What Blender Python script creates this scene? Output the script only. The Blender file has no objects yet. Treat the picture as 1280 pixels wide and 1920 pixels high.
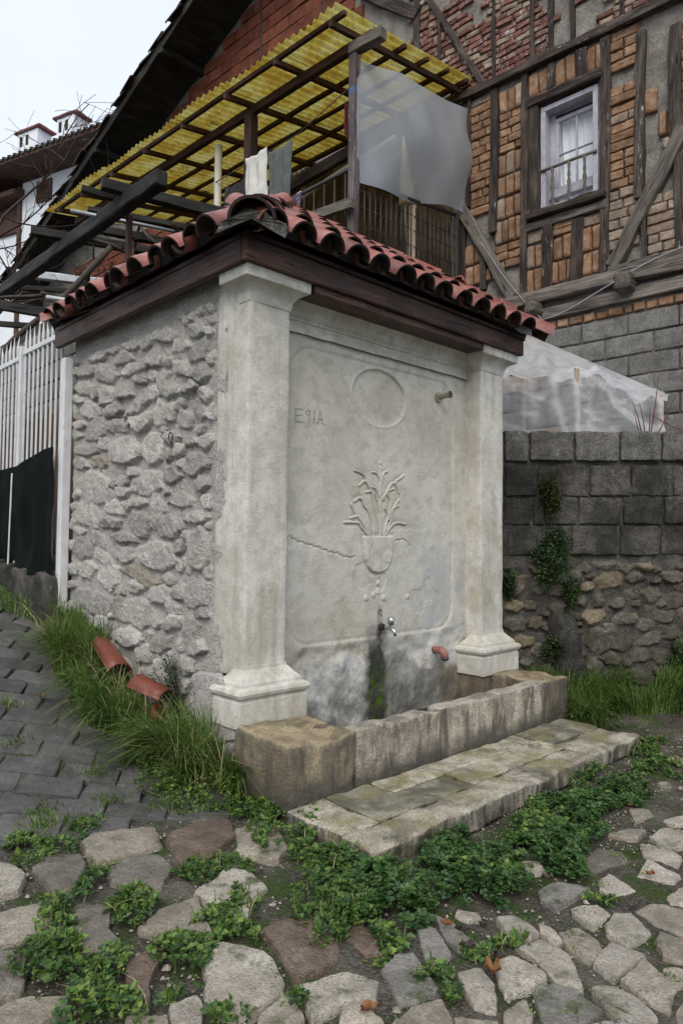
import bpy, math, random
import numpy as np
from mathutils import Matrix, Vector

# ------------------------------------------------------------------ camera, sky, sun, exposure
scene = bpy.context.scene
COL = scene.collection
cam_d = bpy.data.cameras.new('camera'); cam = bpy.data.objects.new('camera', cam_d); COL.objects.link(cam)
_y, _p, _r = (math.radians(a) for a in (46.0, 2.267, 0.607))
_F = Vector((math.cos(_y) * math.cos(_p), math.sin(_y) * math.cos(_p), math.sin(_p)))
_R0 = Vector((math.sin(_y), -math.cos(_y), 0)); _U0 = _R0.cross(_F)
_R = _R0 * math.cos(_r) + _U0 * math.sin(_r); _U = -_R0 * math.sin(_r) + _U0 * math.cos(_r)
cam.matrix_world = Matrix(((_R.x, _U.x, -_F.x, -2.2656), (_R.y, _U.y, -_F.y, -3.0844), (_R.z, _U.z, -_F.z, 1.25), (0, 0, 0, 1)))
cam_d.sensor_fit = 'VERTICAL'; cam_d.sensor_height = 36.0; cam_d.sensor_width = 24.0
cam_d.lens = 1313 / 1920 * 36.0; cam_d.clip_start = 0.05; cam_d.clip_end = 500
scene.camera = cam

SUN_EL, SUN_AZ = 46.0, 216.0        # azimuth measured from +X, counter-clockwise
world = bpy.data.worlds.new('World'); scene.world = world; world.use_nodes = True
wn = world.node_tree; wn.nodes.clear()
sky = wn.nodes.new('ShaderNodeTexSky'); sky.sky_type = 'NISHITA'; sky.sun_disc = False
sky.sun_elevation = math.radians(SUN_EL); sky.sun_rotation = math.radians(90 - SUN_AZ)
sky.air_density = 1.0; sky.dust_density = 4.0; sky.ozone_density = 1.0
cloud = wn.nodes.new('ShaderNodeMixRGB'); cloud.inputs[2].default_value = (6.0, 6.5, 7.3, 1)          # thin overcast in front of the blue, slightly uneven
wtc = wn.nodes.new('ShaderNodeTexCoord'); wno = wn.nodes.new('ShaderNodeTexNoise'); wno.inputs['Scale'].default_value = 1.6; wno.inputs['Detail'].default_value = 5
wmr = wn.nodes.new('ShaderNodeMapRange'); wmr.inputs[1].default_value = 0.35; wmr.inputs[2].default_value = 0.65; wmr.inputs[3].default_value = 0.86; wmr.inputs[4].default_value = 0.97
wn.links.new(wtc.outputs['Generated'], wno.inputs['Vector']); wn.links.new(wno.outputs['Fac'], wmr.inputs[0]); wn.links.new(wmr.outputs[0], cloud.inputs[0])
bg = wn.nodes.new('ShaderNodeBackground'); bg.inputs[1].default_value = 0.1
wo = wn.nodes.new('ShaderNodeOutputWorld')
wn.links.new(sky.outputs[0], cloud.inputs[1]); wn.links.new(cloud.outputs[0], bg.inputs[0]); wn.links.new(bg.outputs[0], wo.inputs[0])

sun_d = bpy.data.lights.new('sun', 'SUN'); sun = bpy.data.objects.new('sun', sun_d); COL.objects.link(sun)
sun_d.energy = 1.5; sun_d.angle = math.radians(35); sun_d.color = (1.0, 0.94, 0.85)
_e, _a = math.radians(SUN_EL), math.radians(SUN_AZ)
sun.rotation_euler = Vector((-math.cos(_e) * math.cos(_a), -math.cos(_e) * math.sin(_a), -math.sin(_e))).to_track_quat('-Z', 'Y').to_euler()
sun.location = (-6, -8, 12)
vs = scene.view_settings
vs.view_transform = 'Standard'; vs.look = 'None'; vs.exposure = 0.62; vs.gamma = 1.0; vs.use_curve_mapping = False
scene.cycles.max_bounces = 6; scene.cycles.transparent_max_bounces = 12

rng = np.random.default_rng(7); random.seed(7)

# ------------------------------------------------------------------ noise and mesh helpers
def _hash(ix, iy, iz, seed):
    h = (ix * 374761393 + iy * 668265263 + iz * 1274126177 + seed * 974634777) & 0xFFFFFFFF
    h = ((h ^ (h >> 13)) * 1274126177) & 0xFFFFFFFF
    h = h ^ (h >> 16)
    return (h & 0xFFFFFF) / float(0xFFFFFF)
def vnoise(P, seed=0):
    P = np.asarray(P, float); I = np.floor(P).astype(np.int64); f = P - I; f = f * f * (3 - 2 * f)
    out = 0
    for dx in (0, 1):
        for dy in (0, 1):
            for dz in (0, 1):
                w = (f[:, 0] if dx else 1 - f[:, 0]) * (f[:, 1] if dy else 1 - f[:, 1]) * (f[:, 2] if dz else 1 - f[:, 2])
                out = out + w * _hash(I[:, 0] + dx, I[:, 1] + dy, I[:, 2] + dz, seed)
    return out * 2 - 1
def fbm(P, freq, octv=3, seed=0, gain=0.5):
    P = np.asarray(P, float) * freq; s = 0; a = 1.0
    for o in range(octv):
        s = s + a * vnoise(P + 17.3 * o, seed + o * 31); a *= gain; P = P * 2.03
    return s
def fbm2(x, y, freq, octv=3, seed=0, gain=0.5):
    return fbm(np.stack([x.ravel(), y.ravel(), np.zeros(x.size)], 1), freq, octv, seed, gain).reshape(x.shape)

OFF = {}      # world offset of every thing's root
def mesh(name, V, F, mat=None, smooth=False, lc=None):
    me = bpy.data.meshes.new(name)
    me.from_pydata(np.asarray(V, float).tolist(), [], [list(map(int, f)) for f in F])
    if smooth: me.polygons.foreach_set('use_smooth', [True] * len(me.polygons))
    if lc is not None:
        a = me.attributes.new('lc', 'FLOAT_VECTOR', 'POINT'); a.data.foreach_set('vector', np.asarray(lc, np.float32).ravel())
    if mat is not None: me.materials.append(mat)
    me.update()
    return me
def link(name, data, parent=None):
    o = bpy.data.objects.new(name, data); COL.objects.link(o)
    if parent is not None:
        o.parent = parent; OFF[o.name] = OFF.get(parent.name, np.zeros(3))
    return o
def tag(o, label=None, cat=None, group=None, kind=None):
    if label: o['label'] = label
    if cat: o['category'] = cat
    if group: o['group'] = group
    if kind: o['kind'] = kind
    return o
def thing(name, label, cat, loc=(0, 0, 0), group=None, rotz=0.0):
    o = bpy.data.objects.new(name, None); COL.objects.link(o); o.empty_display_size = 0.2
    o.location = loc; o.rotation_euler = (0, 0, rotz)
    OFF[o.name] = np.array(loc, float) if rotz == 0 else np.zeros(3)
    return tag(o, label, cat, group)
def part(name, V, F, mat, parent=None, smooth=False, lc=None):
    V = np.asarray(V, float)
    off = OFF.get(parent.name, np.zeros(3)) if parent is not None else np.zeros(3)
    return link(name, mesh(name, V - off, F, mat, smooth, lc), parent)
def piece(name, me, parent, loc, rot=None, scale=(1, 1, 1)):
    """an object sharing mesh data; rot is a 3x3 Matrix or None"""
    o = link(name, me, parent)
    off = OFF.get(parent.name, np.zeros(3)) if parent is not None else np.zeros(3)
    M = Matrix.Translation(Vector(np.asarray(loc, float) - off))
    if rot is not None: M = M @ rot.to_4x4()
    o.matrix_local = M @ Matrix.Diagonal((*scale, 1))
    return o
def struct(name, V, F, mat, smooth=False):
    return tag(part(name, V, F, mat, None, smooth), kind='structure')

def grid_faces(nu, nv, flip=False):
    i = np.arange(nu - 1)[:, None] * nv + np.arange(nv - 1)[None, :]
    q = np.stack([i, i + nv, i + nv + 1, i + 1], -1).reshape(-1, 4)
    return (q[:, ::-1] if flip else q).tolist()
def rbox(hx, hy, hz, r=0.01, seg=0.08, nmax=40):
    """rounded, subdivided box about the origin"""
    h = np.array([hx, hy, hz], float); r = min(r, 0.9 * h.min())
    n = [int(np.clip(round(2 * a / seg), 1, nmax)) for a in h]
    ax = []
    for a, k in zip(h, n):
        t = np.linspace(-a + r, a - r, k + 1)
        ax.append(np.concatenate([[-a], t, [a]]))
    N = [len(a) for a in ax]; idx = {}; V = []; F = []
    def vid(i, j, k):
        key = (i, j, k)
        if key not in idx:
            idx[key] = len(V); V.append((ax[0][i], ax[1][j], ax[2][k]))
        return idx[key]
    for d in range(3):
        a, b = (d + 1) % 3, (d + 2) % 3
        for side in (0, N[d] - 1):
            for i in range(N[a] - 1):
                for j in range(N[b] - 1):
                    q = []
                    for (u, v) in ((i, j), (i + 1, j), (i + 1, j + 1), (i, j + 1)):
                        c = [0, 0, 0]; c[d] = side; c[a] = u; c[b] = v; q.append(vid(*c))
                    F.append(q if side else q[::-1])
    V = np.array(V); inner = np.clip(V, -(h - r), h - r); dlt = V - inner
    ln = np.linalg.norm(dlt, axis=1, keepdims=True); ln[ln == 0] = 1
    return inner + dlt / ln * r, F
def rough(V, amp, freq, seed=0, octv=3):
    V = np.asarray(V, float)
    return V + amp * np.stack([fbm(V + 5, freq, octv, seed), fbm(V + 25, freq, octv, seed + 1), fbm(V + 45, freq, octv, seed + 2)], 1)
def frame_to(dirv, up=(0, 0, 1)):
    x = Vector(dirv).normalized(); u = Vector(up)
    if abs(x.dot(u)) > 0.97: u = Vector((1, 0, 0))
    y = u.cross(x).normalized(); z = x.cross(y)
    return Matrix((x, y, z)).transposed()
_bs = [0]
def beam_geo(p0, p1, w, h, r=0.008, seg=0.13, amp=0.004, up=(0, 0, 1), warp=0.0):
    p0 = np.array(p0, float); p1 = np.array(p1, float); L = np.linalg.norm(p1 - p0)
    V, F = rbox(L / 2, w / 2, h / 2, r, seg, 60); _bs[0] += 1
    lc = V + np.array([_bs[0] * 3.7, 0, 0])
    if amp: V = V + amp * np.stack([0 * V[:, 0], fbm(V * [1, 6, 6] + _bs[0], 4, 2, _bs[0]), fbm(V * [1, 6, 6] + 9 + _bs[0], 4, 2, _bs[0])], 1)
    if warp:
        t = V[:, 0] / L
        V[:, 1] += warp * np.sin(t * 3.1 + _bs[0]); V[:, 2] += warp * np.cos(t * 2.7 + 2 * _bs[0])
    R = np.array(frame_to(p1 - p0, up)).reshape(3, 3)
    return V @ R.T + (p0 + p1) / 2, F, lc
def beam(name, p0, p1, w, h, mat, parent, **kw):
    V, F, lc = beam_geo(p0, p1, w, h, **kw)
    return part(name, V, F, mat, parent, True if kw.get('r', 0.008) > 0.02 else False, lc)
def tube_geo(pts, rad, n=6, cap=True):
    pts = np.asarray(pts, float); m = len(pts); rad = np.broadcast_to(np.asarray(rad, float), (m,))
    T = np.gradient(pts, axis=0); T /= np.linalg.norm(T, axis=1, keepdims=True) + 1e-9
    u = np.cross(T[0], (0, 0, 1));
    if np.linalg.norm(u) < 1e-3: u = np.array([1.0, 0, 0])
    V = []
    ang = np.linspace(0, 2 * np.pi, n, endpoint=False)
    for i in range(m):
        u = u - T[i] * (u @ T[i]); u /= np.linalg.norm(u) + 1e-9; v = np.cross(T[i], u)
        V.append(pts[i] + rad[i] * (np.cos(ang)[:, None] * u + np.sin(ang)[:, None] * v))
    V = np.concatenate(V); F = []
    for i in range(m - 1):
        for j in range(n):
            F.append([i * n + j, i * n + (j + 1) % n, (i + 1) * n + (j + 1) % n, (i + 1) * n + j])
    if cap: F.append(list(range(n))[::-1]); F.append(list(range((m - 1) * n, m * n)))
    return V, F
def tube(name, pts, rad, mat, parent, n=6, smooth=True):
    V, F = tube_geo(pts, rad, n); return part(name, V, F, mat, parent, smooth)
def join(parts):
    V = []; F = []; o = 0
    for v, f in parts:
        V.append(np.asarray(v, float)); F += [[i + o for i in q] for q in f]; o += len(v)
    return np.concatenate(V), F

# ------------------------------------------------------------------ materials
class NT:
    def __init__(s, name):
        s.m = bpy.data.materials.new(name); s.m.use_nodes = True; s.t = s.m.node_tree
        s.b = s.t.nodes['Principled BSDF']; s.out = s.t.nodes['Material Output']
        s.geo = s.t.nodes.new('ShaderNodeNewGeometry'); s.pos = s.geo.outputs['Position']
    def n(s, typ, **kw):
        nd = s.t.nodes.new(typ)
        for k, v in kw.items(): setattr(nd, k, v)
        return nd
    def set(s, sock, v):
        if isinstance(v, bpy.types.NodeSocket): s.t.links.new(v, sock)
        elif isinstance(v, (tuple, list)) and len(v) == 3 and sock.type == 'RGBA': sock.default_value = (*v, 1)
        else: sock.default_value = v
    def noise(s, scale, detail=4, rough=0.6, vec=None, dist=0.0):
        nd = s.n('ShaderNodeTexNoise'); s.set(nd.inputs['Vector'], vec if vec is not None else s.pos)
        nd.inputs['Scale'].default_value = scale; nd.inputs['Detail'].default_value = detail
        nd.inputs['Roughness'].default_value = rough; nd.inputs['Distortion'].default_value = dist
        return nd.outputs['Fac']
    def vor(s, scale, feature='F1', vec=None, out='Distance', rand=1.0):
        nd = s.n('ShaderNodeTexVoronoi', feature=feature); s.set(nd.inputs['Vector'], vec if vec is not None else s.pos)
        nd.inputs['Scale'].default_value = scale; nd.inputs['Randomness'].default_value = rand
        return nd.outputs[out]
    def math(s, op, a, b=0.0, c=0.0, clamp=False):
        nd = s.n('ShaderNodeMath', operation=op, use_clamp=clamp)
        for i, v in enumerate((a, b, c)): s.set(nd.inputs[i], v)
        return nd.outputs[0]
    def mapr(s, v, a, b, c=0.0, d=1.0, smooth=False):
        nd = s.n('ShaderNodeMapRange'); nd.interpolation_type = 'SMOOTHSTEP' if smooth else 'LINEAR'
        for i, x in enumerate((v, a, b, c, d)): s.set(nd.inputs[i], x)
        return nd.outputs[0]
    def mix(s, f, a, b, mode='MIX'):
        nd = s.n('ShaderNodeMixRGB', blend_type=mode)
        for i, x in enumerate((f, a, b)): s.set(nd.inputs[i], x)
        return nd.outputs[0]
    def ramp(s, f, stops):
        nd = s.n('ShaderNodeValToRGB'); s.set(nd.inputs[0], f); e = nd.color_ramp.elements
        while len(e) < len(stops): e.new(0.5)
        for i, (p, c) in enumerate(stops): e[i].position = p; e[i].color = (*c, 1)
        return nd.outputs[0]
    def vscale(s, v, sc):
        nd = s.n('ShaderNodeMapping'); s.set(nd.inputs[0], v); nd.inputs['Scale'].default_value = sc
        return nd.outputs[0]
    def sep(s, v=None):
        nd = s.n('ShaderNodeSeparateXYZ'); s.set(nd.inputs[0], v if v is not None else s.pos); return nd.outputs
    def attr(s, name='lc'):
        return s.n('ShaderNodeAttribute', attribute_name=name).outputs['Vector']
    def rnd(s): return s.n('ShaderNodeObjectInfo').outputs['Random']
    def bump(s, h, strength=0.5, dist=0.01, normal=None):
        nd = s.n('ShaderNodeBump'); s.set(nd.inputs['Height'], h); nd.inputs['Strength'].default_value = strength
        nd.inputs['Distance'].default_value = dist
        if normal is not None: s.set(nd.inputs['Normal'], normal)
        return nd.outputs[0]
    def done(s, col=None, rough=None, normal=None, spec=None, metal=None):
        if col is not None: s.set(s.b.inputs['Base Color'], col)
        if rough is not None: s.set(s.b.inputs['Roughness'], rough)
        if normal is not None: s.set(s.b.inputs['Normal'], normal)
        if spec is not None: s.set(s.b.inputs['Specular IOR Level'], spec)
        if metal is not None: s.set(s.b.inputs['Metallic'], metal)
        return s.m
def bright(nt, col, amount=0.25):
    """shift a piece's value by its own random number"""
    v = nt.mapr(nt.rnd(), 0, 1, 1 - amount, 1 + amount)
    hs = nt.n('ShaderNodeHueSaturation'); nt.set(hs.inputs['Value'], v); nt.set(hs.inputs['Color'], col); return hs.outputs[0]
def rock(name, c1, c2, c3, scale=6.0, rough=0.85, bump=0.6, bdist=0.012, rnd=0.15, pits=0.0, spots=None, moss=0.0, spec=0.35, fine=90.0, lichen=None):
    nt = NT(name)
    a = nt.noise(scale, 6, 0.65); b = nt.noise(scale * 5, 5, 0.7); c = nt.noise(fine, 3, 0.7)
    col = nt.ramp(a, [(0.38, c1), (0.5, c2), (0.62, c3)])
    col = nt.mix(nt.mapr(b, 0.45, 0.62, 0.0, 0.55), col, c1)
    col = nt.mix(nt.mapr(c, 0.42, 0.64, 0.0, 0.62), col, tuple(x * 0.62 for x in c2))
    if spots: col = nt.mix(nt.mapr(nt.noise(scale * 1.7, 5, 0.7, dist=0.4), spots[1], spots[1] + 0.08), col, spots[0])
    if lichen: col = nt.mix(nt.mapr(nt.noise(38, 4, 0.75), lichen[1], lichen[1] + 0.04), col, lichen[0])
    if rnd: col = bright(nt, col, rnd)
    if moss:
        up = nt.sep(nt.geo.outputs['Normal'])[2]
        g = nt.math('MULTIPLY', nt.mapr(nt.noise(7, 6, 0.7), 0.62 - moss * 0.25, 0.74 - moss * 0.2), nt.mapr(up, -0.2, 0.7))
        col = nt.mix(g, col, nt.ramp(nt.noise(60, 3, 0.6), [(0.3, (0.022, 0.035, 0.008)), (0.7, (0.075, 0.10, 0.025))]))
    h = nt.math('ADD', nt.math('MULTIPLY', b, 1.0), nt.math('MULTIPLY', c, 0.35))
    h = nt.math('ADD', h, nt.math('MULTIPLY', nt.noise(scale * 1.6, 6, 0.6), 0.9))
    if pits: h = nt.math('ADD', h, nt.math('MULTIPLY', nt.mapr(nt.vor(110), 0.0, 0.45), pits))
    return nt.done(col, rough, nt.bump(h, min(1.0, bump * 1.3), bdist * 1.8), spec)
def wood(name, c1, c2, c3, fleck=None, rough=0.8, bump=0.5, spec=0.3, rings=60.0, rnd=0.2):
    nt = NT(name); lc = nt.attr()
    g = nt.noise(1.0, 6, 0.7, nt.vscale(lc, (3.0, rings, rings))); a = nt.noise(1.0, 4, 0.6, nt.vscale(lc, (2.2, 7, 7)))
    crack = nt.mapr(nt.noise(1.0, 3, 0.5, nt.vscale(lc, (4.0, 38, 38))), 0.30, 0.40)
    col = nt.ramp(nt.math('ADD', nt.math('MULTIPLY', g, 0.55), nt.math('MULTIPLY', a, 0.45)), [(0.40, c1), (0.5, c2), (0.60, c3)])
    col = nt.mix(nt.math('SUBTRACT', 1.0, crack), col, tuple(x * 0.35 for x in c1))
    if fleck:
        f = nt.math('MULTIPLY', nt.mapr(nt.noise(1.0, 5, 0.75, nt.vscale(lc, (9, 45, 45))), 0.60, 0.66), nt.mapr(nt.noise(2.3, 3, 0.6), fleck[1], fleck[1] + 0.12))
        col = nt.mix(f, col, fleck[0])
    if rnd: col = bright(nt, col, rnd)
    h = nt.math('ADD', g, nt.math('MULTIPLY', crack, 1.2))
    return nt.done(col, rough, nt.bump(h, bump, 0.008), spec)
def plain(name, c1, c2, scale=8, rough=0.6, bump=0.15, spec=0.4, metal=0.0, rnd=0.0, rust=None, bdist=0.004):
    nt = NT(name); a = nt.noise(scale, 5, 0.65); col = nt.ramp(a, [(0.32, c1), (0.68, c2)])
    if rust: col = nt.mix(nt.mapr(nt.noise(scale * 2.3, 6, 0.75), rust[1], rust[1] + 0.07), col, rust[0])
    if rnd: col = bright(nt, col, rnd)
    return nt.done(col, rough, nt.bump(nt.noise(scale * 9, 4, 0.6), bump, bdist), spec, metal)
def leafmat(name, c1, c2, c3, scale=40, rough=0.5, trans=0.25, straw=None):
    nt = NT(name); stops = [(0.36, c1), (0.5, c2), (0.62, c3)] + ([(0.70, straw)] if straw else [])
    col = nt.ramp(nt.noise(scale, 2, 0.7), stops)
    col = nt.mix(nt.mapr(nt.noise(3.5, 4, 0.6), 0.42, 0.62, 0, 0.6), col, c1)
    nt.done(col, rough, None, 0.4)
    tr = nt.n('ShaderNodeBsdfTranslucent'); nt.set(tr.inputs[0], col); mx = nt.n('ShaderNodeMixShader'); mx.inputs[0].default_value = trans
    nt.t.links.new(nt.b.outputs[0], mx.inputs[1]); nt.t.links.new(tr.outputs[0], mx.inputs[2]); nt.t.links.new(mx.outputs[0], nt.out.inputs[0])
    return nt.m
def film(name, col, opacity, rough=0.25, streak=None, amount=0.15, crease=0.03, facing=0.3):
    """clouded plastic sheet: part see-through, part milky, with a sheen"""
    nt = NT(name); rd = nt.math('ABSOLUTE', nt.math('SUBTRACT', nt.noise(5.0, 3, 0.55, dist=0.8), 0.5)); rd2 = nt.math('ABSOLUTE', nt.math('SUBTRACT', nt.noise(17, 3, 0.6, dist=0.6), 0.5))
    nt.done(col, rough, nt.bump(nt.math('ADD', nt.math('MULTIPLY', rd, -2.0), nt.math('MULTIPLY', rd2, -0.25)), 0.3, crease), 0.5)
    tl = nt.n('ShaderNodeBsdfTranslucent'); nt.set(tl.inputs[0], col)
    m1 = nt.n('ShaderNodeMixShader'); m1.inputs[0].default_value = 0.45
    nt.t.links.new(nt.b.outputs[0], m1.inputs[1]); nt.t.links.new(tl.outputs[0], m1.inputs[2])
    tp = nt.n('ShaderNodeBsdfTransparent'); m2 = nt.n('ShaderNodeMixShader')
    lw = nt.n('ShaderNodeLayerWeight'); lw.inputs[0].default_value = 0.5
    op = nt.mapr(nt.noise(streak or 3.0, 4, 0.6), 0.3, 0.7, max(0.0, opacity - amount), min(1.0, opacity + amount))
    fold = nt.math('MULTIPLY', nt.mapr(rd, 0.05, 0.0), 0.0)
    nt.set(m2.inputs[0], nt.math('ADD', nt.math('ADD', op, fold), nt.math('MULTIPLY', lw.outputs['Facing'], facing), clamp=True))
    nt.t.links.new(tp.outputs[0], m2.inputs[1]); nt.t.links.new(m1.outputs[0], m2.inputs[2]); nt.t.links.new(m2.outputs[0], nt.out.inputs[0])
    return nt.m

def sstep(a, b, t):
    t = np.clip((np.asarray(t, float) - a) / (b - a), 0, 1)
    return t * t * (3 - 2 * t)
def ramp(t, k):
    t = np.asarray(t, float)
    return 0.5 * (t + np.sqrt(t * t + k * k))
def gz(x, y):
    """height of the street: it climbs beside the fountain and dips gently in front of it"""
    x = np.asarray(x, float); y = np.asarray(y, float)
    up = 0.27 * ramp(y - 0.05, 0.22) * (1 - sstep(0.0, 0.5, x))
    base = -0.02 - 0.08 * sstep(-0.9, 0.6, x) - 0.02 * sstep(-0.6, -1.8, y)
    right = 0.13 * sstep(2.3, 3.3, x + 0.6 * y)
    return up + base + right

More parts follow.
